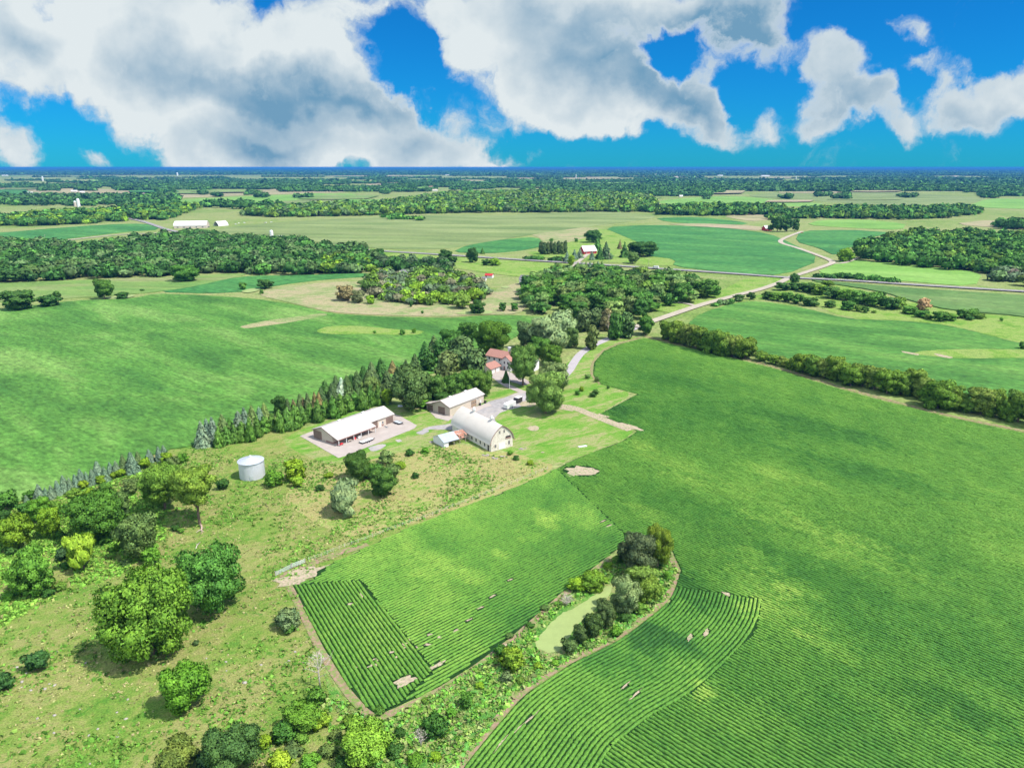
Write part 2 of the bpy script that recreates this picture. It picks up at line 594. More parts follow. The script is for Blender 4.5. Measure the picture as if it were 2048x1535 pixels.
M['paint_white'] = plain_mat('road_paint', (0.6, 0.6, 0.58), 0.8, 0.1, var=0.15, obj=False)
M['paint_yellow'] = plain_mat('road_paint_yellow', (0.5, 0.38, 0.06), 0.8, 0.1, var=0.15, obj=False)

G_DARK, G_MID, G_LIT = (0.030, 0.125, 0.022), (0.060, 0.20, 0.025), (0.125, 0.29, 0.045)
M['f_left'] = field_mat('field_soy_left', (0.038, 0.115, 0.018), (0.068, 0.172, 0.026), (0.130, 0.235, 0.052), ang=-40, big=0.010, streak=(0.012, 0.28), aspect=3.0)
M['f_right'] = field_mat('field_soy_right', (0.038, 0.120, 0.018), (0.058, 0.160, 0.025), (0.095, 0.205, 0.036), ang=-32, big=0.012, streak=(0.012, 0.3),
                         weeds=(0.09, 0.665, (0.17, 0.28, 0.05)), aspect=3)
M['f_green'] = field_mat('field_green', (0.03, 0.125, 0.03), (0.045, 0.155, 0.035), (0.07, 0.20, 0.045), ang=-30, big=0.006, streak=(0.008, 0.12), aspect=3, fine=.25)
M['f_bright'] = field_mat('field_bright', (0.11, 0.23, 0.04), (0.14, 0.27, 0.05), (0.18, 0.30, 0.07), ang=-30, big=0.006, streak=(0.01, 0.2), aspect=2, fine=.3, fine_amt=.2)
M['f_olive'] = field_mat('field_olive', (0.105, 0.155, 0.045), (0.15, 0.195, 0.065), (0.20, 0.24, 0.09), ang=-10, big=0.004, streak=(0.005, 0.05), aspect=4, fine=.3, fine_amt=.2)
M['f_corn'] = field_mat('field_corn', (0.06, 0.13, 0.03), (0.085, 0.16, 0.04), (0.12, 0.19, 0.055), ang=-28, big=0.008, streak=(0.01, 0.3), aspect=3, fine=.4, fine_amt=.3)
M['f_tan'] = field_mat('field_tan', (0.20, 0.20, 0.09), (0.27, 0.24, 0.13), (0.30, 0.24, 0.16), ang=-10, big=0.003, streak=(0.004, 0.03), aspect=4, fine=.2, fine_amt=.15)
M['f_hay'] = field_mat('field_hay', (0.09, 0.18, 0.04), (0.13, 0.21, 0.05), (0.20, 0.21, 0.09), ang=-5, big=0.006, streak=(0.01, 0.1), aspect=3, fine=.4, fine_amt=.25)
M['ground'] = grass_mat('ground_meadow', [(0.10, 0.17, 0.035), (0.15, 0.21, 0.055), (0.21, 0.23, 0.09), (0.13, 0.20, 0.05)], s1=0.004, s2=0.05, s3=0.5)
M['pasture'] = grass_mat('pasture', [(0.070, 0.165, 0.022), (0.115, 0.195, 0.032), (0.165, 0.21, 0.050), (0.225, 0.22, 0.080), (0.10, 0.19, 0.028)], s1=0.045, s2=0.35, s3=2.6,
                         ang=30, asp=1.4, clump=(0.22, 0.60, (0.06, 0.165, 0.018)))
M['meadow'] = grass_mat('meadow_dry', [(0.09, 0.20, 0.03), (0.17, 0.24, 0.05), (0.27, 0.26, 0.10), (0.26, 0.225, 0.09), (0.13, 0.23, 0.04)], s1=0.07, s2=0.5, s3=2.6,
                        ang=30, asp=1.5, clump=(0.3, 0.62, (0.07, 0.18, 0.03)))
M['lawn'] = grass_mat('lawn', [(0.065, 0.185, 0.020), (0.10, 0.23, 0.026), (0.15, 0.245, 0.045), (0.27, 0.25, 0.12), (0.11, 0.22, 0.035)], s1=0.05, s2=0.3, s3=2.5, ang=35, asp=3.5)
M['verge'] = grass_mat('verge', [(0.08, 0.18, 0.025), (0.13, 0.23, 0.035), (0.20, 0.26, 0.07), (0.12, 0.20, 0.04)], s1=0.05, s2=0.3, s3=1.5)
M['scrub'] = grass_mat('scrub_grass', [(0.11, 0.19, 0.05), (0.19, 0.23, 0.09), (0.30, 0.25, 0.15), (0.17, 0.23, 0.08)], s1=0.02, s2=0.12, s3=1.2, asp=1.5)
M['marsh'] = grass_mat('rank_grass', [(0.045, 0.14, 0.028), (0.07, 0.19, 0.03), (0.14, 0.23, 0.05), (0.22, 0.22, 0.09), (0.05, 0.17, 0.03)], s1=0.09, s2=0.5, s3=3.0, clump=(0.3, .6, (0.05, .17, .03)))


# ------------------------------------------------------------------ the ground
def smooth_poly(pts, closed=True, it=2, jit=0.0, r=None):
    """corner cutting plus a little wobble, so that borders look grown"""
    r = r or rnd
    p = [Vector(q[:2]) for q in pts]
    for _ in range(it):
        q = []
        n = len(p)
        for i in range(n if closed else n - 1):
            a, b = p[i], p[(i + 1) % n]
            q += [a * 0.8 + b * 0.2, a * 0.2 + b * 0.8]
        if not closed:
            q = [p[0]] + q + [p[-1]]
        p = q
    if jit > 0:
        q = []
        n = len(p)
        for i in range(n if closed else n - 1):
            a, b = p[i], p[(i + 1) % n]
            L = (b - a).length
            k = max(1, min(40, int(L / (jit * 5))))
            nrm = Vector((-(b - a).y, (b - a).x)).normalized()
            for j in range(k):
                q.append(a.lerp(b, j / k) + nrm * r.uniform(-jit, jit))
        if not closed:
            q.append(p[-1])
        p = q
    return p


def sheet(name, mat, pts, z, it=1, jit=0.0, label=None, kind='structure', cat=None, depth=0.0):
    p = smooth_poly([P(*q) for q in pts], True, it, jit)
    v3 = [Vector((a.x, a.y, z)) for a in p]
    tris = tessellate_polygon([v3])
    vs = [tuple(a) for a in v3]
    fs = []
    for t in tris:
        a, b, c = (v3[i] for i in t)
        fs.append(t if (b - a).cross(c - a).z > 0 else (t[0], t[2], t[1]))
    if depth > 0:
        n = len(vs)
        vs += [(a.x, a.y, z - depth) for a in v3]
        fs += [(i, (i + 1) % n, (i + 1) % n + n, i + n) for i in range(n)]
    me = bpy.data.meshes.new(name)
    me.from_pydata(vs, [], fs)
    me.update()
    o = link(name, me, None, mat)
    return tag(o, label, cat, None, kind)


def ribbon(name, mat, pts, width, z, label, it=3, world=False, off=0.0):
    c = smooth_poly([Vector(q) if world else P(*q) for q in pts], False, it)
    vs, fs = [], []
    for i, p in enumerate(c):
        d = (c[min(i + 1, len(c) - 1)] - c[max(i - 1, 0)]).normalized()
        n = Vector((-d.y, d.x))
        wd = width(i / (len(c) - 1)) if callable(width) else width
        for s in (-1, 1):
            q = p + n * (off + s * wd / 2)
            vs.append((q.x, q.y, z))
    for i in range(len(c) - 1):
        fs.append((2 * i, 2 * i + 1, 2 * i + 3, 2 * i + 2))
    me = bpy.data.meshes.new(name)
    me.from_pydata(vs, [], [f[::-1] for f in fs])
    me.update()
    return tag(link(name, me, None, mat), label, None, None, 'structure')


gm = bpy.data.meshes.new('ground')
gx = [-40000, -8000, -2000, -600, 0, 600, 2000, 8000, 40000]
gy = [-2000, -200, 60, 300, 900, 2500, 7000, 16000, 42000]
gv = [(x, y, 0) for y in gy for x in gx]
gf = [(j * 9 + i, j * 9 + i + 1, (j + 1) * 9 + i + 1, (j + 1) * 9 + i) for j in range(8) for i in range(8)]
gm.from_pydata(gv, [], gf)
gm.update()
tag(link('ground', gm, None, M['ground']), 'pale green meadow ground running out to the horizon', None, None, 'structure')

# the near grassland
sheet('pasture', M['pasture'], [(-300, 1010), (0, 985), (300, 900), (420, 885), (600, 850), (700, 870), (830, 900), (1000, 960), (900, 1030), (740, 1090), (590, 1165), (600, 1240),
                                (700, 1420), (780, 1450), (800, 1700), (-300, 1700)], 0.02, 1, 0.5, 'rough olive pasture with weed patches at the lower left')
sheet('meadow', M['meadow'], [(640, 935), (700, 915), (800, 905), (860, 890), (930, 888), (985, 905), (1060, 905), (1110, 930), (1090, 950), (990, 990), (890, 1025), (800, 1055), (700, 1075),
                              (620, 1040), (560, 1000), (600, 960)], 0.04, 2, 0.5, 'dry orange and green meadow below the barns')
sheet('lawn', M['lawn'], [(560, 885), (590, 865), (640, 845), (760, 806), (830, 812), (870, 800), (960, 785), (1000, 765), (1060, 770), (1110, 760), (1130, 730), (1160, 700), (1230, 675),
                          (1285, 672), (1235, 685), (1195, 705), (1178, 735), (1190, 765), (1272, 785), (1192, 830), (1272, 860), (1245, 880), (1150, 918), (1110, 932), (1030, 905), (900, 880),
                          (830, 895), (760, 915), (690, 930), (640, 925)], 0.06, 1, 0.3, 'mown bright green lawn around the barns')
sheet('strip', M['marsh'], [(770, 1440), (870, 1385), (1000, 1300), (1075, 1232), (1125, 1190), (1220, 1115), (1262, 1085), (1300, 1075), (1335, 1095), (1357, 1140), (1330, 1200), (1235, 1275),
                            (1140, 1320), (1040, 1385), (960, 1480), (910, 1540), (860, 1700), (700, 1700), (740, 1500), (660, 1400), (640, 1330), (700, 1420)],
      0.05, 1, 0.5, 'rank green grass strip around the pond')

# fields (name, material, border)
FIELDS = [
    ('f_left', [(-500, 655), (0, 620), (60, 613), (150, 602), (215, 600), (270, 597), (310, 588), (380, 590), (500, 597), (600, 612), (660, 628), (760, 634), (850, 636), (905, 637), (960, 632), (1040, 631), (1100, 636),
                (1060, 660), (980, 700), (900, 740), (780, 765), (660, 790), (540, 830), (420, 868), (388, 893), (330, 900), (240, 938), (130, 985), (0, 1012), (-500, 1120)]),
    ('f_right', [(1372, 652), (1400, 628), (1470, 606), (1520, 603), (1600, 615), (1700, 640), (1800, 642), (1900, 652), (2048, 690), (2400, 770), (2400, 930), (2048, 838), (1900, 795), (1700, 752),
                 (1560, 715), (1480, 695)]),
    ('f_green', [(1205, 455), (1300, 450), (1400, 453), (1470, 458), (1540, 468), (1590, 490), (1642, 520), (1565, 551), (1470, 547), (1345, 533), (1352, 519), (1285, 511), (1310, 500), (1260, 478)]),
    ('f_green', [(905, 505), (930, 492), (1000, 480), (1075, 474), (1090, 492), (1040, 502), (980, 507)]),
    ('f_olive', [(400, 468), (470, 452), (600, 442), (790, 432), (900, 430), (1000, 431), (1150, 424), (1230, 424), (1320, 432), (1290, 440), (1180, 453), (1080, 467), (950, 488), (890, 499),
                 (780, 499), (660, 489), (560, 470)]),
    ('f_bright', [(1622, 549), (1690, 520), (1760, 524), (1860, 534), (1965, 546), (1950, 574), (1800, 562)]),
    ('f_corn', [(1605, 560), (1700, 567), (1830, 578), (2048, 592), (2400, 612), (2400, 690), (2048, 633), (1900, 622), (1820, 602), (1760, 583)]),
    ('f_hay', [(-300, 575), (0, 567), (200, 560), (380, 554), (450, 548), (500, 548), (440, 562), (370, 577), (300, 586), (160, 596), (0, 605), (-300, 618)]),
    ('f_green', [(310, 584), (380, 571), (440, 560), (500, 552), (600, 551), (735, 546), (742, 553), (640, 560), (560, 570), (500, 583), (420, 587)]),
    ('f_green', [(-300, 475), (0, 466), (80, 459), (200, 450), (290, 447), (325, 459), (250, 464), (130, 478), (80, 487), (0, 486), (-300, 490)]),
    ('f_bright', [(1640, 440), (1720, 439), (1812, 447), (1805, 460), (1700, 456), (1610, 450)]),
    ('f_green', [(1600, 462), (1700, 460), (1790, 466), (1740, 475), (1720, 490), (1690, 498), (1670, 512), (1640, 497), (1590, 483)]),
    ('f_olive', [(1480, 392), (1560, 385), (1620, 381), (1800, 385), (1975, 396), (1940, 408), (1900, 416), (1780, 411), (1640, 403)]),
    ('f_bright', [(1310, 402), (1400, 394), (1470, 392), (1560, 400), (1650, 408), (1640, 414), (1500, 412), (1330, 409)]),
    ('f_bright', [(1975, 397), (2048, 398), (2300, 405), (2300, 425), (2048, 418), (1930, 414)]),
    ('f_tan', [(1900, 448), (1980, 440), (2100, 445), (2300, 455), (2300, 470), (2048, 460)]),
    ('f_tan', [(1440, 432), (1510, 427), (1560, 430), (1540, 440), (1500, 443)]),
    ('f_green', [(1310, 436), (1400, 434), (1500, 446), (1480, 450), (1390, 448), (1330, 443)]),
    ('f_tan', [(1330, 448), (1400, 447), (1520, 452), (1525, 462), (1450, 456), (1380, 453)]),
    ('f_bright', [(300, 412), (330, 402), (420, 396), (560, 390), (700, 387), (720, 391), (640, 398), (520, 405), (420, 408)]),
    ('f_tan', [(250, 402), (320, 394), (380, 384), (560, 378), (740, 372), (800, 374), (700, 384), (560, 388), (400, 394)]),
    ('f_tan', [(20, 382), (130, 376), (260, 380), (330, 372), (260, 388), (120, 390), (40, 390)]),
    ('f_tan', [(720, 368), (860, 357), (960, 360), (1000, 365), (900, 372), (780, 377)]),
    ('f_tan', [(990, 355), (1120, 352), (1260, 356), (1240, 360), (1060, 362)]),
    ('f_green', [(680, 404), (760, 398), (860, 402), (840, 408), (740, 411)]),
    ('f_olive', [(470, 398), (640, 396), (760, 400), (700, 406), (560, 412), (480, 410)]),
    ('f_tan', [(1260, 355), (1400, 354), (1560, 358), (1480, 361), (1300, 359)]),
    ('f_tan', [(1640, 363), (1700, 362), (1760, 367), (1700, 369)]),
    ('f_tan', [(1820, 374), (1900, 373), (1960, 378), (1880, 381)]),
    ('f_tan', [(640, 352), (760, 350), (860, 352), (800, 355), (700, 356)]),
    ('f_green', [(1080, 366), (1240, 363), (1290, 368), (1200, 373), (1080, 372)]),
    ('f_tan', [(250, 365), (340, 362), (380, 366), (300, 371)]),
]
FL = {'f_left': 'broad green soybean field at left with pale streaks', 'f_right': 'dark green field right of the tree line with weed specks', 'f_green': 'dark green crop field in the middle distance',
      'f_olive': 'olive green field in the distance', 'f_bright': 'light green mown hay field', 'f_corn': 'olive corn field beside the highway', 'f_hay': 'pale green hay field by the left wood',
      'f_tan': 'tan stubble field in the distance'}
for i, (mt, pl) in enumerate(FIELDS):
    z = 0.55 if mt in ('f_left', 'f_right') else 0.9 if mt in ('f_corn',) else 0.4 + 0.05 * (i % 4)
    sheet('field', M[mt], pl, z, 1, 0.5 if i < 3 else 0.0, FL[mt], depth=z)
FR = random.Random(77)
for k in range(70):
    y = 346 + 56 * FR.random() ** 1.3
    x = FR.uniform(-150, 2150)
    wd = FR.uniform(30, 150)
    hh = (y - 336) * FR.uniform(.05, .16)
    sk = FR.uniform(-.2, .2) * wd
    mt = FR.choice(['f_tan', 'f_tan', 'f_green', 'f_bright', 'f_olive', 'f_hay'])
    sheet('field', M[mt], [(x, y + hh), (x + wd * .5, y + hh * 1.1), (x + wd, y + hh * .9), (x + wd + sk, y), (x + wd * .45 + sk, y - .1 * hh), (x + sk, y + .1 * hh)], 1.2 + .06 * k, 0, 0, FL[mt])
# grass tongues in the left field and open scrub by the wood
sheet('grass_bank', M['scrub'], [(478, 654), (540, 641), (600, 634), (652, 627), (655, 632), (600, 643), (540, 652), (490, 659)], 0.62, 2, 0.3, 'narrow pale grass tongue in the left field')
sheet('grass_bank', M['verge'], [(630, 664), (650, 655), (690, 652), (740, 655), (790, 660), (850, 663), (842, 670), (800, 672), (740, 669), (680, 670), (650, 669)], 0.62, 2, 0.3,
      'yellow green grass island with bushes in the left field')
sheet('scrubland', M['scrub'], [(512, 590), (540, 577), (640, 566), (720, 562), (780, 585), (860, 605), (950, 600), (1000, 575), (1060, 560), (1060, 605), (1040, 629), (960, 630), (900, 634), (760, 631),
                                (660, 625), (590, 608)], 0.3, 2, 0.5, 'tan and pale green scrub grassland between fields')
sheet('verge', M['verge'], [(1425, 590), (1360, 570), (1250, 545), (1160, 530), (1000, 520), (880, 512), (760, 500), (650, 495), (660, 505), (800, 520), (900, 535), (1000, 550), (1100, 560), (1250, 590), (1330, 630), (1400, 615),
                            (1550, 570), (1600, 560), (1500, 552)], 0.28, 1, 0.3, 'yellow green verge along the highway')
sheet('verge', M['verge'], [(1600, 600), (1500, 600), (1470, 603), (1560, 580), (1600, 562), (1700, 573), (1820, 603), (1900, 622), (2048, 634), (2300, 655), (2300, 745), (2048, 688), (1900, 650), (1800, 640),
                            (1700, 638)], 0.1, 1, 0.3, 'light green grass between the two right fields')
sheet('grass_bank', M['verge'], [(1820, 709), (1850, 703), (1900, 700), (2048, 700), (2200, 710), (2200, 722), (2048, 717), (1920, 719), (1860, 714)], 0.62, 2, 0.4, 'pale grassy swale in the dark right field')
sheet('bare_soil', M['dirt'], [(1865, 708), (1885, 711), (1908, 717), (1898, 719), (1875, 714)], 0.66, 2, 0.2, 'pinkish bare soil beside the grassy swale')
sheet('bare_soil', M['dirt'], [(1800, 703), (1840, 710), (1835, 713), (1805, 707)], 0.66, 2, 0.2, 'small bare soil streak in the right field')
sheet('verge', M['verge'], [(1140, 455), (1210, 457), (1270, 480), (1310, 500), (1350, 520), (1345, 534), (1200, 524), (1080, 515), (1050, 505), (1110, 500), (1080, 478)], 0.30, 1, 0.2,
      'mown yard round the red barn farm')
sheet('scrubland', M['scrub'], [(1060, 468), (1130, 455), (1200, 455), (1190, 470), (1140, 485), (1090, 490), (1080, 476)], 0.34, 1, 0.2, 'pale weedy paddock behind the red barn')
sheet('pond', M['duckweed'], [(1068, 1293), (1080, 1268), (1108, 1240), (1130, 1222), (1150, 1216), (1180, 1196), (1205, 1176), (1228, 1168), (1222, 1190), (1180, 1226), (1150, 1256), (1132, 1282), (1118, 1303), (1095, 1306)],
      0.09, 2, 0.25, 'pond covered in pale green duckweed')
for q in [[(205, 597), (250, 590), (272, 591), (262, 596), (225, 600)], [(480, 584), (500, 578), (524, 578), (515, 583), (495, 587)], [(905, 628), (930, 624), (960, 622), (985, 622), (985, 629), (940, 631)],
          [(1000, 576), (1012, 573), (1022, 575), (1012, 578)]]:
    sheet('pond', M['duckweed'], q, 0.64, 2, 0.1, 'small pale pond hollow at the far edge of the left field')

# soil: paths round the right field, bare patches
ribbon('soil_path', M['dirt_brown'], [(558, 1150), (600, 1136), (660, 1112), (735, 1088)], 2.6, 0.10, 'brown soil strip beside the farm gate')
ribbon('soil_path', M['dirt_brown'], [(575, 1165), (600, 1215), (640, 1300), (690, 1380), (745, 1440), (800, 1420), (880, 1382), (960, 1330), (1030, 1275), (1075, 1236), (1125, 1192), (1225, 1113)], 1.7, 0.12,
       'brown soil margin along the left crop block')
ribbon('soil_path', M['dirt_brown'], [(1340, 1110), (1356, 1140), (1335, 1200), (1235, 1275), (1140, 1320), (1040, 1385), (960, 1480), (912, 1540), (880, 1620)], 1.6, 0.14, 'brown soil margin below the pond strip')
ribbon('soil_path', M['dirt_brown'], [(1290, 672), (1360, 688), (1440, 705), (1560, 736), (1700, 780), (1900, 832), (2048, 862), (2300, 910)], 3.0, 0.11, 'brown soil strip under the right tree line')
ribbon('soil_path', M['dirt'], [(1090, 812), (1140, 812), (1190, 832), (1230, 848), (1262, 860)], 4.5, 0.13, 'pale bare track at the lawn edge')
ribbon('soil_path', M['dirt_brown'], [(1285, 674), (1240, 686), (1205, 700), (1184, 725), (1182, 750), (1200, 768)], 1.3, 0.12, 'thin soil edge of the main field')
ribbon('soil_path', M['dirt'], [(1062, 797), (1085, 800), (1110, 812), (1150, 818)], 6.5, 0.125, 'worn gravelly ground under the maple')
BARE = [(600, 1152, 6.5, 3.4, 40), (810, 1363, 2.2, 1.3, 35), (1162, 942, 6.0, 4.2, 0), (875, 1330, 2.2, .55, 42), (1012, 1290, .8, .4, 40), (722, 1190, 1.1, .4, 120), (700, 1208, .6, .5, 0),
        (1453, 1188, 1.3, .6, -40), (1412, 1266, 1.6, .45, 60), (1380, 1275, 1.4, .4, 60), (1270, 1390, 2.4, .22, 47), (1250, 1372, 1.6, .2, 47), (1062, 1436, 2.2, .22, 50), (1040, 1455, 1.8, .25, 52), (1003, 1487, 2.6, .25, 58), (1018, 1470, 1.0, .18, 55),
        (1265, 855, 5, 2, -45), (1240, 850, 5, 2.5, -45), (1205, 832, 3, 1.5, -45), (912, 1262, .8, .35, 40), (938, 1240, .8, .35, 40), (960, 1216, .9, .35, 40), (985, 1193, 1.0, .3, 40), (1020, 1160, .8, .3, 40),
        (860, 1270, .6, .4, 0), (855, 1290, .7, .4, 0), (880, 1275, .5, .35, 0), (1205, 1043, 1.2, .3, 40), (1218, 1052, 1.4, .35, 40), (1085, 905, .8, .5, 0)]
for k in range(14):
    t = rnd.random()
    BARE.append((700 + 130 * t + rnd.uniform(-15, 15), 1345 - 60 * t + rnd.uniform(-8, 8), rnd.uniform(.25, .7), .22, rnd.choice([-58, 35])))
BW = []
for (bx, by, ra, rb, an) in BARE:
    c = P(bx, by)
    BW.append((c.x, c.y, ra, rb, R(an)))
bm_v, bm_f = [], []
for (cx, cyy, ra, rb, an) in BW:
    n = 18
    b0 = len(bm_v)
    zb_ = 0.16 + 0.003 * (len(bm_v) / 19)
    bm_v.append((cx, cyy, zb_))
    for k in range(n):
        t = 2 * math.pi * k / n
        s = 1.05 * (1 + rnd.uniform(-.4, .3))
        x, y = ra * s * math.cos(t), rb * s * math.sin(t)
        bm_v.append((cx + x * math.cos(an) - y * math.sin(an), cyy + x * math.sin(an) + y * math.cos(an), zb_))
    bm_f += [(b0, b0 + 1 + k, b0 + 1 + (k + 1) % n) for k in range(n)]
me = bpy.data.meshes.new('bare_soil')
me.from_pydata(bm_v, [], bm_f)
tag(link('bare_soil', me, None, M['dirt']), 'pale bare soil patches in the right crop field', None, None, 'structure')

# roads
ribbon('gravel_road', M['gravel_road'], [(1270, 655), (1300, 645), (1330, 635), (1400, 611), (1470, 592), (1520, 580), (1560, 566), (1578, 556), (1600, 549), (1640, 536), (1668, 526), (1655, 518), (1600, 498), (1562, 487),
                                         (1560, 481), (1580, 472), (1605, 463)], 6.5, 0.70, 'pale gravel road crossing the highway', it=2)
ribbon('driveway', M['gravel_road'], [(1395, 614), (1370, 607), (1350, 606)], 4, 0.71, 'short gravel spur into the wood', it=2)
ribbon('driveway', M['gravel_road'], [(1664, 528), (1690, 527), (1715, 516)], 5, 0.71, 'gravel spur to the right wood', it=2)
HWY = [(250, 436), (290, 444), (345, 464), (450, 476), (560, 484), (650, 493), (760, 503), (900, 511), (1050, 521), (1200, 530), (1330, 539), (1480, 549), (1570, 556), (1700, 562), (1850, 572), (2048, 584), (2400, 606)]
ribbon('highway', M['asphalt'], HWY, 8.5, 0.95, 'grey two lane highway running across the picture', it=2)
ribbon('road_marking', M['paint_yellow'], HWY, 0.3, 0.97, 'yellow centre line of the highway', it=2)
for s in (-1, 1):
    ribbon('road_marking', M['paint_white'], HWY, 0.22, 0.97, 'white edge line of the highway', it=2, off=s * 3.6)
ribbon('driveway', M['driveway'], [(1285, 652), (1250, 664), (1215, 678), (1180, 694), (1160, 708), (1148, 725), (1138, 742), (1118, 762), (1095, 778), (1062, 792), (1030, 802)], 4.6, 0.15,
       'paved drive curving past the house to the yard', it=3)
ribbon('driveway', M['gravel_road'], [(1130, 547), (1150, 530), (1170, 513), (1180, 506)], 5, 0.72, 'gravel lane to the red barn', it=2)
ribbon('country_road', M['gravel_road'], [(80, 486), (150, 479), (230, 470), (330, 466), (390, 462)], 8, 0.6, 'pale lane along the left green field', it=2)
ribbon('driveway', M['concrete'], [(975, 742), (992, 755), (1008, 768), (1030, 778), (1050, 786)], 3.6, 0.165, 'concrete path from the house to the yard', it=3)
sheet('driveway', M['concrete'], [(966, 738), (985, 728), (1003, 738), (1040, 752), (1062, 765), (1050, 772), (1020, 762), (990, 752), (975, 752)], 0.155, 1, 0, 'concrete apron by the house garage')
sheet('yard', M['gravel'], [(905, 848), (930, 832), (960, 812), (985, 800), (1010, 796), (1040, 783), (1068, 790), (1060, 803), (1040, 815), (1005, 822), (985, 838), (1012, 862), (1000, 870), (960, 858), (925, 862),
                            (870, 858), (840, 862), (860, 852)], 0.14, 2, 0.3, 'grey gravel yard between the barns')
sheet('concrete_pad', M['concrete'], [(600, 872), (640, 857), (700, 845), (780, 825), (800, 832), (834, 851), (829, 857), (720, 900), (690, 912), (677, 916)], 0.18, 0, 0, 'pale concrete apron round the long machine shed', depth=.1)
sheet('concrete_pad', M['concrete'], [(948, 826), (970, 815), (984, 812), (978, 806), (950, 813), (930, 820)], 0.17, 0, 0, 'concrete strip before the workshop side', depth=.1)
sheet('concrete_pad', M['concrete'], [(858, 822), (872, 836), (896, 842), (910, 834), (900, 828), (866, 818)], 0.17, 0, 0, 'concrete strip before the workshop gable', depth=.1)
sheet('gravel_ring', M['dirt'], [(1054, 857), (1060, 852), (1068, 851), (1077, 853), (1079, 858), (1073, 862), (1062, 862)], 0.17, 2, 0.1, 'round gravel fire pit patch on the lawn')
sheet('bare_soil', M['dirt'], [(1038, 805), (1060, 800), (1080, 806), (1060, 815), (1040, 812)], 0.15, 2, 0.2, 'brown mulch bed under the big maple')
for q in ([(735, 895), (760, 888), (775, 889), (760, 900), (742, 903)], [(790, 880), (800, 878), (805, 882), (795, 885)], [(830, 866), (850, 858), (860, 862), (845, 870)]):
    sheet('bare_soil', M['gravel'], q, 0.13, 2, 0.2, 'grey puddled track patch below the machine shed')


# ------------------------------------------------------------------ crop rows of the near right field
def inside(poly, X, Y):
    r = np.zeros(X.shape, bool)
    n = len(poly)
    for i in range(n):
        x0, y0 = poly[i]
        x1, y1 = poly[(i + 1) % n]
        c = ((y0 > Y) != (y1 > Y)) & (X < (x1 - x0) * (Y - y0) / (y1 - y0 + 1e-12) + x0)
        r ^= c
    return r


def pxw(lst):
    return [tuple(P(*q)[:2]) for q in lst]


FB = pxw([(1288, 676), (1240, 688), (1208, 702), (1188, 725), (1186, 750), (1200, 768), (1275, 788), (1196, 830), (1215, 836), (1275, 862), (1245, 882), (1150, 918), (1100, 944), (1000, 988), (900, 1023), (800, 1063), (735, 1094), (622, 1146),
          (628, 1158), (584, 1170), (603, 1205), (645, 1290), (695, 1370), (750, 1432), (800, 1410), (880, 1372), (960, 1322), (1030, 1267), (1070, 1232), (1120, 1187), (1218, 1110), (1262, 1080), (1300, 1070), (1340, 1092),
          (1362, 1140), (1340, 1203), (1240, 1280), (1144, 1326), (1046, 1391), (968, 1483), (920, 1542), (880, 1640), (2500, 1640), (2500, 960), (2048, 866), (1900, 836), (1700, 784), (1560, 741), (1440, 710), (1360, 693)])
ISL = pxw([(1225, 1106), (1262, 1080), (1300, 1070), (1340, 1092), (1362, 1140), (1340, 1203), (1240, 1280), (1144, 1326), (1046, 1391), (968, 1483), (920, 1542), (880, 1640), (860, 1740)])
F3P = pxw([(560, 1172), (720, 1160), (866, 1342), (850, 1360), (745, 1460), (560, 1300)])
LA, LB = P(1262, 1080), P(1105, 930)
LC, LD = P(745, 1470), P(1275, 1082)
FD, FE = P(1340, 1172), P(1480, 1192)
PITCH_ROW = 0.92
W4 = 20.0


def seg_dist(poly, X, Y):
    d = np.full(X.shape, 1e9)
    for (x0, y0), (x1, y1) in zip(poly[:-1], poly[1:]):
        L2 = (x1 - x0) ** 2 + (y1 - y0) ** 2
        t = np.clip(((X - x0) * (x1 - x0) + (Y - y0) * (y1 - y0)) / L2, 0, 1)
        d = np.minimum(d, np.hypot(X - x0 - t * (x1 - x0), Y - y0 - t * (y1 - y0)))
    return d


def family(X, Y):
    """0 outside, 1 main rows, 2 left rows, 3 left headland, 4 rows that follow the pond strip"""
    fam = np.where(inside(FB, X, Y), 1, 0)
    side = (LB.x - LA.x) * (Y - LA.y) - (LB.y - LA.y) * (X - LA.x)
    s2 = (LD.x - LC.x) * (Y - LC.y) - (LD.y - LC.y) * (X - LC.x)
    fam = np.where((fam == 1) & (side > 0) & (s2 > 0), 2, fam)
    fam = np.where((fam == 2) & inside(F3P, X, Y), 3, fam)
    d = seg_dist(ISL, X, Y)
    low = (FE.x - FD.x) * (Y - FD.y) - (FE.y - FD.y) * (X - FD.x) < 0
    fam = np.where((fam == 1) & (d < W4) & low, 4, fam)
    trk = ((np.abs(d - 15.5) < .2) | (np.abs(d - 20.6) < .2)) & (np.sin(X * .35 + Y * .21) > -.75)
    for (cx, cyy, ra, rb, an) in BW:
        dx, dy = X - cx, Y - cyy
        u = (dx * math.cos(an) + dy * math.sin(an)) / ra
        v = (-dx * math.sin(an) + dy * math.cos(an)) / rb
        if abs(ra) > .5:
            fam = np.where(u * u + v * v < 1, 0, fam)
    return fam


def waves(X, Y, seed, scale):
    r = np.random.default_rng(seed)
    s = np.zeros(X.shape)
    for k in range(9):
        a = r.uniform(0, 2 * math.pi)
        f = scale * (1.0 + 0.55 * k)
        s += np.sin((X * math.cos(a) + Y * math.sin(a)) * f + r.uniform(0, 7) + 1.5 * np.sin((X * math.sin(a) - Y * math.cos(a)) * f * .6)) / (1 + .35 * k)
    return s / 4.0


RV, RQ, RT = [], [], []
rv_n = 0


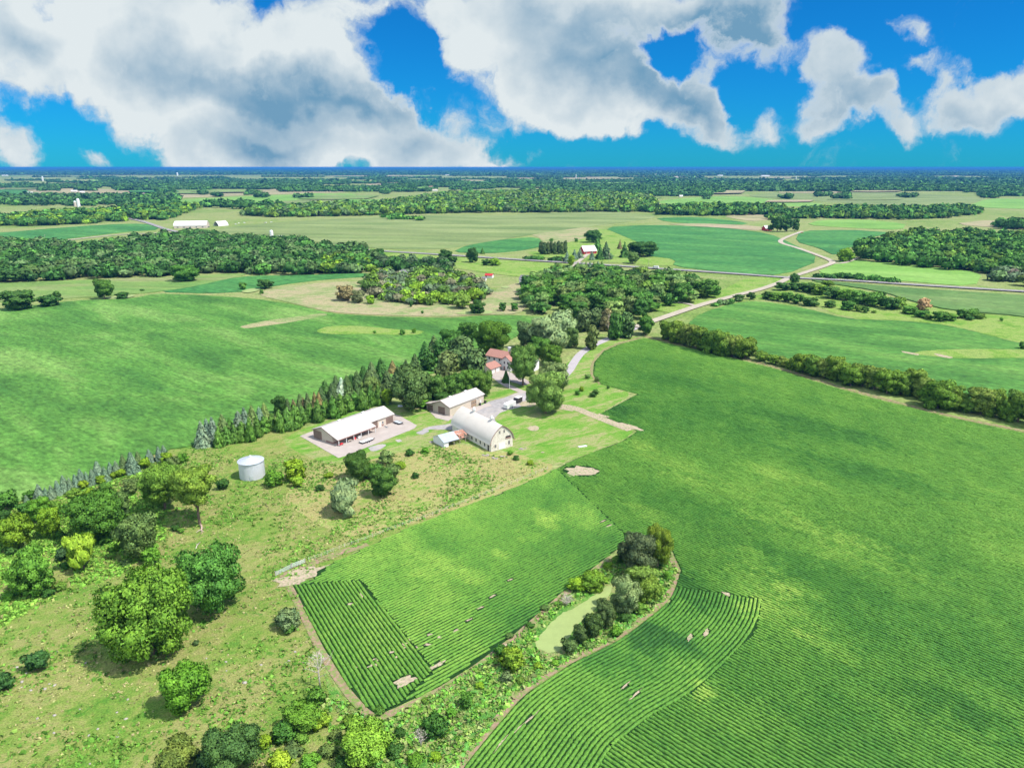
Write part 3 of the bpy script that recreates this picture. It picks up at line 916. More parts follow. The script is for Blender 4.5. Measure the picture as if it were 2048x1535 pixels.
def emit_rows(X, Y, NX, NY, fam_id):
    """X, Y (rows, samples) of the row centre lines, NX, NY the unit normals across the rows"""
    global rv_n
    m = family(X, Y) == fam_id
    keep = m[:, :-1] & m[:, 1:]
    n, k = X.shape
    g = waves(X, Y, 3, 0.05)
    hgt = 0.31 + 0.03 * g + rng.normal(0, 0.05, X.shape)
    wid = 0.27 + 0.02 * g + rng.normal(0, 0.03, X.shape)
    lat = rng.normal(0, 0.025, X.shape)
    if fam_id in (3, 4):
        wid = wid * 1.16
    poor = waves(X, Y, 9, .35) + rng.normal(0, .35, X.shape)
    wid = np.where(poor < -1.15, wid * .55, wid)
    hgt = np.where(poor < -1.15, hgt * .6, hgt)
    idx = -np.ones(X.shape, np.int64)
    used = np.zeros(X.shape, bool)
    used[:, :-1] |= keep
    used[:, 1:] |= keep
    ii = np.nonzero(used)
    cnt = len(ii[0])
    idx[ii] = np.arange(cnt)
    prof = [(-1.0, 0.0), (-.86, .84), (0, 1.0), (.86, .84), (1.0, 0.0)]
    vs = []
    for (a, b) in prof:
        off = (wid * a + lat)[ii] + rng.normal(0, .02, cnt)
        vs.append(np.stack([X[ii] + NX[ii] * off, Y[ii] + NY[ii] * off, 0.05 + hgt[ii] * b + (rng.normal(0, .035, cnt) if b > 0 else 0)], 1))
    V = np.stack(vs, 1).reshape(-1, 3)
    a = idx[:, :-1][keep] * 5
    b = idx[:, 1:][keep] * 5
    Q = []
    for p in range(4):
        Q.append(np.stack([a + p, b + p, b + p + 1, a + p + 1], 1))
    Q = np.concatenate(Q) + rv_n
    RV.append(V)
    RQ.append(Q)
    rv_n += len(V)


def straight_rows(ang, cx, cyy, half_u, half_n, ds, fid, ymin=None, ymax=None):
    d = (math.cos(ang), math.sin(ang))
    nn = (-d[1], d[0])
    K = np.arange(-half_n, half_n, PITCH_ROW)
    U = np.arange(-half_u, half_u, ds)
    uu_, kk = np.meshgrid(U, K)
    X = cx + uu_ * d[0] + kk * nn[0]
    Y = cyy + uu_ * d[1] + kk * nn[1]
    if fid == 1:
        bend = 2.5 * np.sin(uu_ / 70.0)
        X = X + nn[0] * bend
        Y = Y + nn[1] * bend
    sel = np.ones(X.shape, bool)
    if ymin is not None:
        sel &= (Y >= ymin) & (Y < ymax)
        X = np.where(sel, X, 1e6)
    emit_rows(X, Y, np.full(X.shape, nn[0]), np.full(X.shape, nn[1]), fid)


straight_rows(R(-46), 70, 150, 170, 190, 0.55, 1, 60, 200)
straight_rows(R(-46), 120, 240, 260, 260, 0.9, 1, 199.3, 300)
straight_rows(R(-46), 120, 330, 400, 300, 1.6, 1, 299.0, 480)
straight_rows(R(41), 0, 200, 190, 120, 0.55, 2)
straight_rows(R(-58), -55, 150, 60, 60, 0.5, 3)
# curved rows: offsets of the strip's border
cs = smooth_poly(ISL, False, 4)
dd = [0.0]
for a, b in zip(cs[:-1], cs[1:]):
    dd.append(dd[-1] + (b - a).length)
tt = np.arange(0, dd[-1], 0.5)
cxs = np.interp(tt, dd, [c.x for c in cs])
cys = np.interp(tt, dd, [c.y for c in cs])
tx, ty = np.gradient(cxs), np.gradient(cys)
kern = np.ones(15) / 15
tx, ty = np.convolve(np.pad(tx, 7, 'edge'), kern, 'valid'), np.convolve(np.pad(ty, 7, 'edge'), kern, 'valid')
ln = np.hypot(tx, ty)
nx, ny = -ty / ln, tx / ln
K = np.arange(0.5, W4 + .6, PITCH_ROW)[:, None]
sgn = 1.0
if not inside(FB, np.array([cxs[len(cxs) // 2] + nx[len(nx) // 2] * 5]), np.array([cys[len(cys) // 2] + ny[len(ny) // 2] * 5]))[0]:
    sgn = -1.0
emit_rows(cxs[None, :] + sgn * nx[None, :] * K, cys[None, :] + sgn * ny[None, :] * K, np.repeat(sgn * nx[None, :], len(K), 0), np.repeat(sgn * ny[None, :], len(K), 0), 4)

V = np.concatenate(RV)
Q = np.concatenate(RQ)
print('crop rows', len(V), 'verts', len(Q), 'quads')
# colour of the plants themselves: pale weedy patches, broad variation
tint = 0.47 + 0.27 * waves(V[:, 0] * .7 + V[:, 1] * .7, (V[:, 1] * .7 - V[:, 0] * .7) * .45, 21, 0.035) + 0.12 * waves(V[:, 0], V[:, 1], 5, 0.16) + 0.10 * waves(V[:, 0], V[:, 1], 6, 0.6)
PALE = [(1165, 1035, 9, 6, .45), (1090, 1030, 5, 3, .5), (1095, 1050, 4, 3, .5), (1000, 1110, 3, 2, .5), (1400, 1380, 3.2, 3.2, .6), (1060, 1075, 5, 4, .4), (1300, 1030, 9, 4, .45),
        (1510, 1120, 7, 6, .5), (1500, 1180, 10, 9, .45), (1560, 1230, 8, 12, .35), (1600, 1180, 6, 4, .4), (940, 1150, 5, 4, .4), (860, 1130, 9, 5, .3), (1020, 940, 20, 6, .25), (1500, 1010, 30, 8, .3),
        (1330, 920, 20, 8, .3), (1660, 1090, 22, 10, .35), (1370, 1320, 5, 3, .45), (1660, 1290, 8, 4, .4), (1750, 950, 30, 8, -.3), (1450, 850, 30, 12, -.25), (1650, 860, 30, 10, -.35), (1300, 760, 30, 15, -.2),
        (1940, 1430, 10, 6, -.45), (1050, 1260, 12, 8, -.3), (1280, 1260, 14, 6, -.6), (1370, 1180, 9, 8, -.55), (1180, 1300, 12, 5, -.35), (880, 1080, 10, 5, -.25), (1350, 830, 20, 10, .2), (1600, 780, 40, 12, .25),
        (1800, 1150, 18, 10, .2), (1560, 950, 14, 6, .3), (1480, 1430, 8, 6, .15), (1250, 880, 14, 7, .2), (1200, 700, 8, 8, -.3), (1230, 820, 12, 8, -.45)]
WV = waves((V[:, 0] - V[:, 1]) * .5, V[:, 1] + V[:, 0], 31, .35) * .8 + .5 * waves(V[:, 0], V[:, 1], 33, 1.3) + rng.normal(0, .3, len(V))
for (px, py, ra, rb, a) in PALE:
    c = P(px, py)
    u = ((V[:, 0] - c.x) * .707 - (V[:, 1] - c.y) * .707) / ra
    v = ((V[:, 0] - c.x) * .707 + (V[:, 1] - c.y) * .707) / rb
    q = u * u + v * v + 1.3 * WV
    tint += a * .6 * np.clip(1.35 - q, 0, 1)
tint = np.clip(tint + rng.normal(0, .03, len(V)), 0, 1)
me = np_mesh('crop_rows', V, Q)
at = me.attributes.new('tint', 'FLOAT', 'POINT')
at.data.foreach_set('value', tint.astype(np.float32))
b = NB('soybean_leaves')
a_ = b.n('ShaderNodeAttribute')
a_.attribute_name = 'tint'
c = b.ramp(a_.outputs['Fac'], [(0.0, (0.022, 0.085, 0.015)), (0.28, (0.052, 0.158, 0.021)), (0.58, (0.105, 0.235, 0.031)), (0.95, (0.22, 0.35, 0.055))])
nf = b.noise(b.pos(0, (1, 1, 1)), 2.3, 4, 0.75)
c = b.mix(1.0, c, b.ramp(nf, [(0.3, 0.55), (0.7, 1.5)]), 'MULTIPLY')
M['crop'] = b.finish(c, 0.75, 0.2, bump=nf, bstr=0.6, bdist=0.12, transl=0.12)
tag(link('crop_rows', me, None, M['crop']), 'rows of green soybean plants filling the right field', None, None, 'stuff')
del V, Q, RV, RQ
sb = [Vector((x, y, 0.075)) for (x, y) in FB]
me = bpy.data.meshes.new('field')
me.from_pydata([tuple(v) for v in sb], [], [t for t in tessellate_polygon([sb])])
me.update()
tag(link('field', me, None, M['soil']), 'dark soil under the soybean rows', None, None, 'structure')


# ------------------------------------------------------------------ tree prototypes
def ico(level=1):
    import bmesh
    bm = bmesh.new()
    bmesh.ops.create_icosphere(bm, subdivisions=level, radius=1.0)
    V = np.array([v.co[:] for v in bm.verts])
    T = np.array([[v.index for v in f.verts] for f in bm.faces])
    bm.free()
    return V, T


ICO1, ICO2 = ico(1), ico(2)


def unit(a):
    return a / (np.linalg.norm(a, axis=-1, keepdims=True) + 1e-9)


def leaf_quads(pos, nrm, size, r, stretch=1.5, dirs=None, spread=0.55):
    """small leaf sprays: bent quads at pos, facing nrm with some scatter"""
    n = len(pos)
    nn = unit(nrm + r.normal(0, spread, (n, 3)))
    t = unit(np.cross(nn, r.normal(0, 1, (n, 3)))) if dirs is None else unit(dirs - nn * np.sum(dirs * nn, 1, keepdims=True))
    bt = np.cross(nn, t)
    s = (size * np.clip(r.lognormal(0, .35, n), .4, 2.2))[:, None]
    a, b_ = t * s * stretch * .5, bt * s * .5
    lift = nn * s * r.uniform(-.15, .25, (n, 1))
    V = np.stack([pos - a * .9, pos - b_ + lift * .4, pos + a, pos + b_ + lift], 1).reshape(-1, 3)
    Q = np.arange(n * 4).reshape(-1, 4)
    return V, Q


def broad_lobes(r, nl, wide=1.0, top=0.5):
    """the clumps of a broad crown that fills a box of width 2 (x, y) and height 2 round the origin"""
    L = []
    for i in range(nl):
        t = r.uniform(0, 2 * math.pi)
        z = r.uniform(-.80, .72)
        k = math.sqrt(max(0.05, 1 - (z / 1.05) ** 2)) * r.uniform(.40, .84)
        s = r.uniform(.16, .31)
        L.append((k * math.cos(t) * wide, k * math.sin(t) * wide, z * .9, s, s * r.uniform(.9, 1.1), s * r.uniform(.62, .9)))
    ox, oy = r.uniform(-.15, .15, 2)
    L.append((ox, oy, .25, .48, .48, .45))
    L.append((-ox, -oy, -.15, .52, .52, .45))
    return np.array(L)


def crown_mesh(name, seed, nl=16, nleaf=5000, size=.075, stretch=1.4, upward=False, core=.84, spread=.55, level=1, mat='leaf', lobes=None, ragged=.10):
    r = np.random.default_rng(seed)
    L = broad_lobes(r, nl) if lobes is None else lobes
    wts = L[:, 3] * L[:, 5]
    wts = wts / wts.sum()
    ch = r.choice(len(L), nleaf, p=wts)
    d = unit(r.normal(0, 1, (nleaf, 3)))
    rad = L[ch, 3:6]
    pos = L[ch, :3] + d * rad * r.uniform(.86, 1.0 + ragged * 1.6, (nleaf, 1))
    # leaves buried deep in another clump are not needed
    q = np.min(np.linalg.norm((pos[:, None, :] - L[None, :, :3]) / L[None, :, 3:6], axis=2), axis=1)
    k = q > .72
    pos, d, ch = pos[k], d[k], ch[k]
    n_ = unit(d * .75 + unit(pos) * .45)
    dirs = None
    if upward:
        dirs = unit(pos * np.array([.9, .9, 0]) + np.array([0, 0, .9]) + r.normal(0, .25, pos.shape))
    V, Q = leaf_quads(pos, n_, size, r, stretch, dirs, spread)
    N = np.repeat(unit(n_ + np.array([0, 0, .25]) + r.normal(0, .28, n_.shape)), 4, axis=0)
    CV, CT = ICO2 if level == 2 else ICO1
    VV, NN, TT = [V], [N], []
    base = len(V)
    for l in L:
        wob = 1 + r.normal(0, .06, (len(CV), 1))
        VV.append(CV * l[3:6] * core * wob + l[:3])
        NN.append(unit(CV + np.array([0, 0, .15])))
        TT.append(CT + base)
        base += len(CV)
    return np_mesh(name, np.concatenate(VV), Q, np.concatenate(TT), np.concatenate(NN), [M[mat]], smooth=True)


def conifer_mesh(name, seed, layers=14, n=1500, size=.10, droop=.25, taper=1.0, dense=.8, mat='needle', gap=.35, zlo=-1.0):
    """a spruce-like crown: whorls of sprays round an axis, box of width 2 and height 2"""
    r = np.random.default_rng(seed)
    VV, QQ, NN = [], [], []
    base = 0
    per = n // layers
    for i in range(layers):
        f = (i + r.uniform(-.2, .2)) / layers
        f = min(max(f, 0.0), .985)
        R0 = (1 - f) ** taper
        z = zlo + (1 - zlo) * f
        m = max(10, int(per * (R0 * 1.5 + .15)))
        ang = r.uniform(0, 2 * math.pi, m)
        lob = 1 + .16 * np.sin(ang * r.integers(5, 8) + r.uniform(0, 6))
        rr = R0 * lob * np.sqrt(r.uniform(.18, 1.0, m))
        pos = np.stack([rr * np.cos(ang), rr * np.sin(ang), z - droop * rr * .5 + r.normal(0, .02, m)], 1)
        out = np.stack([np.cos(ang), np.sin(ang), -droop * np.ones(m)], 1)
        nrm = np.stack([np.cos(ang) * .55, np.sin(ang) * .55, np.ones(m) * .8], 1)
        V, Q = leaf_quads(pos, nrm, size * (.55 + .6 * R0), r, 2.0, out, .3)
        VV.append(V)
        QQ.append(Q + base)
        NN.append(np.repeat(unit(nrm + r.normal(0, .2, nrm.shape)), 4, axis=0))
        base += len(V)
    # the dark inside of the tree
    k = 9
    cv, cn = [], []
    for (rr, z) in [(.72, zlo + .02), (.5, zlo + (1 - zlo) * .35), (.25, zlo + (1 - zlo) * .7), (.02, .97)]:
        for j in range(k):
            t = 2 * math.pi * j / k
            cv.append((rr * dense * math.cos(t), rr * dense * math.sin(t), z))
            cn.append((math.cos(t), math.sin(t), .4))
    cq = [(base + a * k + j, base + a * k + (j + 1) % k, base + (a + 1) * k + (j + 1) % k, base + (a + 1) * k + j) for a in range(3) for j in range(k)]
    VV.append(np.array(cv))
    NN.append(unit(np.array(cn)))
    QQ.append(np.array(cq))
    return np_mesh(name, np.concatenate(VV), np.concatenate(QQ), None, np.concatenate(NN), [M[mat]], smooth=True)


def column_lobes(r, n=22):
    """arborvitae: a dense narrow cone of small clumps"""
    L = []
    for i in range(n):
        f = i / n
        z = -.9 + 1.75 * f
        R0 = (1 - f) ** .75
        t = r.uniform(0, 6.28)
        k = R0 * .42
        L.append((k * math.cos(t), k * math.sin(t), z, .12 + .48 * R0, .12 + .48 * R0, .2 + .1 * R0))
    return np.array(L)


def pine_lobes(r, n=18):
    L = []
    for i in range(n):
        f = i / n
        z = -.75 + 1.6 * f
        R0 = 1.0 - .55 * f ** 1.5
        t = r.uniform(0, 6.28)
        k = R0 * r.uniform(.3, .66)
        s = r.uniform(.24, .38)
        L.append((k * math.cos(t), k * math.sin(t), z, s, s, s * .55))
    L.append((0, 0, -.2, .5, .5, .6))
    L.append((0, 0, .4, .4, .4, .5))
    return np.array(L)


PR = {}
PR['oak'] = [crown_mesh('crown', 100 + i, 58, 36000, .036, 1.5, level=1, core=.66, spread=.85) for i in range(4)]
PR['round'] = [crown_mesh('crown', 200 + i, 38, 15000, .050, 1.5, core=.66, spread=.85) for i in range(5)]
PR['up'] = [crown_mesh('crown', 300 + i, 22, 5200, .10, 2.4, upward=True, core=.84, spread=.35) for i in range(3)]
PR['mid'] = [crown_mesh('crown', 400 + i, 24, 2400, .12, 1.3, core=.82) for i in range(6)]
PR['low'] = [crown_mesh('crown', 500 + i, 9, 420, .26, 1.3, core=.92) for i in range(6)]
PR['spruce'] = [conifer_mesh('crown', 600 + i, 12, 3600, .17, .5, taper=.85) for i in range(3)]
PR['spruce_low'] = [conifer_mesh('crown', 620 + i, 9, 500, .26, .3, dense=.95) for i in range(2)]
PR['thuja'] = [crown_mesh('crown', 640 + i, 0, 1500, .15, 1.9, upward=True, core=.88, spread=.4, mat='needle', lobes=column_lobes(np.random.default_rng(i))) for i in range(3)]
PR['pine'] = [crown_mesh('crown', 660 + i, 0, 2400, .13, 1.9, core=.8, spread=.7, mat='needle', lobes=pine_lobes(np.random.default_rng(50 + i)), ragged=.2) for i in range(4)]
PR['bush'] = [crown_mesh('foliage', 680 + i, 18, 2600, .12, 1.5, core=.72, ragged=.2, spread=.8) for i in range(3)]

TONE = {'dark': (.030, .082, .018), 'mid': (.048, .125, .022), 'bright': (.075, .18, .022), 'yel': (.125, .215, .018), 'pale': (.105, .175, .065), 'silver': (.20, .27, .16),
        'olive': (.095, .12, .028), 'blue': (.080, .125, .110), 'pine': (.050, .085, .036), 'brownish': (.11, .10, .055), 'grey': (.085, .125, .065), 'lime': (.17, .27, .03), 'sage': (.075, .125, .045)}


def trunk_mesh(seed, clear, h, r0, limbs=5, spread=.5):
    """a tapered trunk that forks into limbs; real size; clear = height of the first fork, h = height of the crown's middle"""
    r = random.Random(seed)
    m = MB()
    lean = (r.uniform(-.06, .06) * h, r.uniform(-.06, .06) * h)
    m.tube([(0, 0, -.3), (0, 0, .25), (lean[0] * .5, lean[1] * .5, clear), (lean[0], lean[1], clear + (h - clear) * .6), (lean[0] * 1.2, lean[1] * 1.2, h * 1.15)],
           [r0 * 1.45, r0 * 1.05, r0 * .85, r0 * .5, r0 * .12], 8)
    for k in range(limbs):
        t = 2 * math.pi * k / limbs + r.uniform(-.4, .4)
        z0 = clear + (h - clear) * r.uniform(0, .5)
        L = h * spread * r.uniform(.6, 1.0)
        p0 = Vector((lean[0] * .6, lean[1] * .6, z0))
        p1 = p0 + Vector((math.cos(t) * L * .5, math.sin(t) * L * .5, L * .35))
        p2 = p0 + Vector((math.cos(t + .2) * L, math.sin(t + .2) * L, L * .95))
        m.tube([p0, p1, p2], [r0 * .5, r0 * .34, r0 * .1], 6)
    return m


TRUNKS = {}


def get_trunk(kind):
    """shared trunk meshes, unit: crown centre at height 1"""
    if kind not in TRUNKS:
        out = []
        for s in range(3):
            if kind == 'conifer':
                m = MB().tube([(0, 0, -.05), (0, 0, .3), (0, 0, 1.0), (0, 0, 1.85)], [.07, .055, .04, .008], 7)
            else:
                m = trunk_mesh(s * 7 + 1, .33, 1.0, .055)
            me = bpy.data.meshes.new('trunk')
            me.from_pydata(m.v, [], m.f)
            me.polygons.foreach_set('use_smooth', [True] * len(me.polygons))
            me.update()
            me.materials.append(M['bark'])
            out.append(me)
        TRUNKS[kind] = out
    return TRUNKS[kind]


COUNT = {}
PLACED = []            # (x, y, radius) of every single tree, to keep the scattered ones off them


def place_tree(cx, cy_, w_, h_, kind, tone, label, cat='tree', name=None, group=None, parts=True, clear=.02, trunk_at=None, jitter=.12, rot=None, proto=None):
    """a tree whose crown fills the photo box (centre, width, height in photo pixels)"""
    # the box gives the crown's size; the height of its middle follows from the crown standing on its trunk
    zc = 4.0
    for _ in range(8):
        p = P(cx, cy_, zc)
        k = ppm(p.y, zc)
        el = math.atan2(H - zc, math.hypot(p.x, p.y))
        rx = w_ / 2 / k
        ext = h_ / 2 / k
        q = ext * ext - (rx * math.sin(el)) ** 2
        rz = math.sqrt(q) / math.cos(el) if q > 0 else 0
        rz = max(rz, rx * (.55 if kind not in ('spruce', 'spruce_low', 'thuja', 'pine') else 1.0))
        if kind == 'bush':
            rz = min(rz, rx * .95)
        zc = rz * (1 + clear)
    return make_tree(p.x, p.y, rx, rz, zc, kind, tone, label, cat, name, group, parts, trunk_at, rot=rot, proto=proto)


def make_tree(x, y, rx, rz, zc, kind, tone, label, cat='tree', name=None, group=None, parts=True, trunk_at=None, rot=None, proto=None):
    protos = PR[kind]
    i = rnd.randrange(len(protos)) if proto is None else proto
    name = name or {'spruce': 'spruce_tree', 'spruce_low': 'spruce_tree', 'thuja': 'arborvitae_tree', 'pine': 'pine_tree', 'bush': 'bush'}.get(kind, 'deciduous_tree')
    c = TONE[tone] if isinstance(tone, str) else tone
    j = rnd.uniform(.86, 1.16)
    c = (c[0] * j * 1.5 * rnd.uniform(.9, 1.1), c[1] * j * 1.5, c[2] * j * 1.1 * rnd.uniform(.9, 1.1), 1)
    a = rnd.uniform(0, 6.28) if rot is None else rot
    PLACED.append((x, y, rx))
    g_ = {'spruce': 1.45, 'spruce_low': 1.2, 'thuja': 1.3, 'pine': 1.1}.get(kind, 1.02)
    sc = (rx * g_, rx * g_, rz * 1.0)
    if not parts:
        o = bpy.data.objects.new(name, protos[i])
        COL.objects.link(o)
        o.location = (x, y, zc)
        o.rotation_euler = (0, 0, a)
        o.scale = sc
        o.color = c
        return tag(o, label, cat, group)
    root = empty(name, (x, y, 0), a, label, cat, group)
    o = bpy.data.objects.new('foliage' if kind == 'bush' else 'crown', protos[i])
    COL.objects.link(o)
    o.parent = root
    o.location = (0, 0, zc)
    o.scale = sc
    o.color = c
    tk = 'conifer' if kind in ('spruce', 'spruce_low', 'thuja', 'pine') else 'broad'
    t = bpy.data.objects.new('stem' if kind == 'bush' else 'trunk', get_trunk(tk)[i % 3])
    COL.objects.link(t)
    t.parent = root
    s = min(rx * 1.0, zc)
    t.scale = (s, s, zc)
    return root


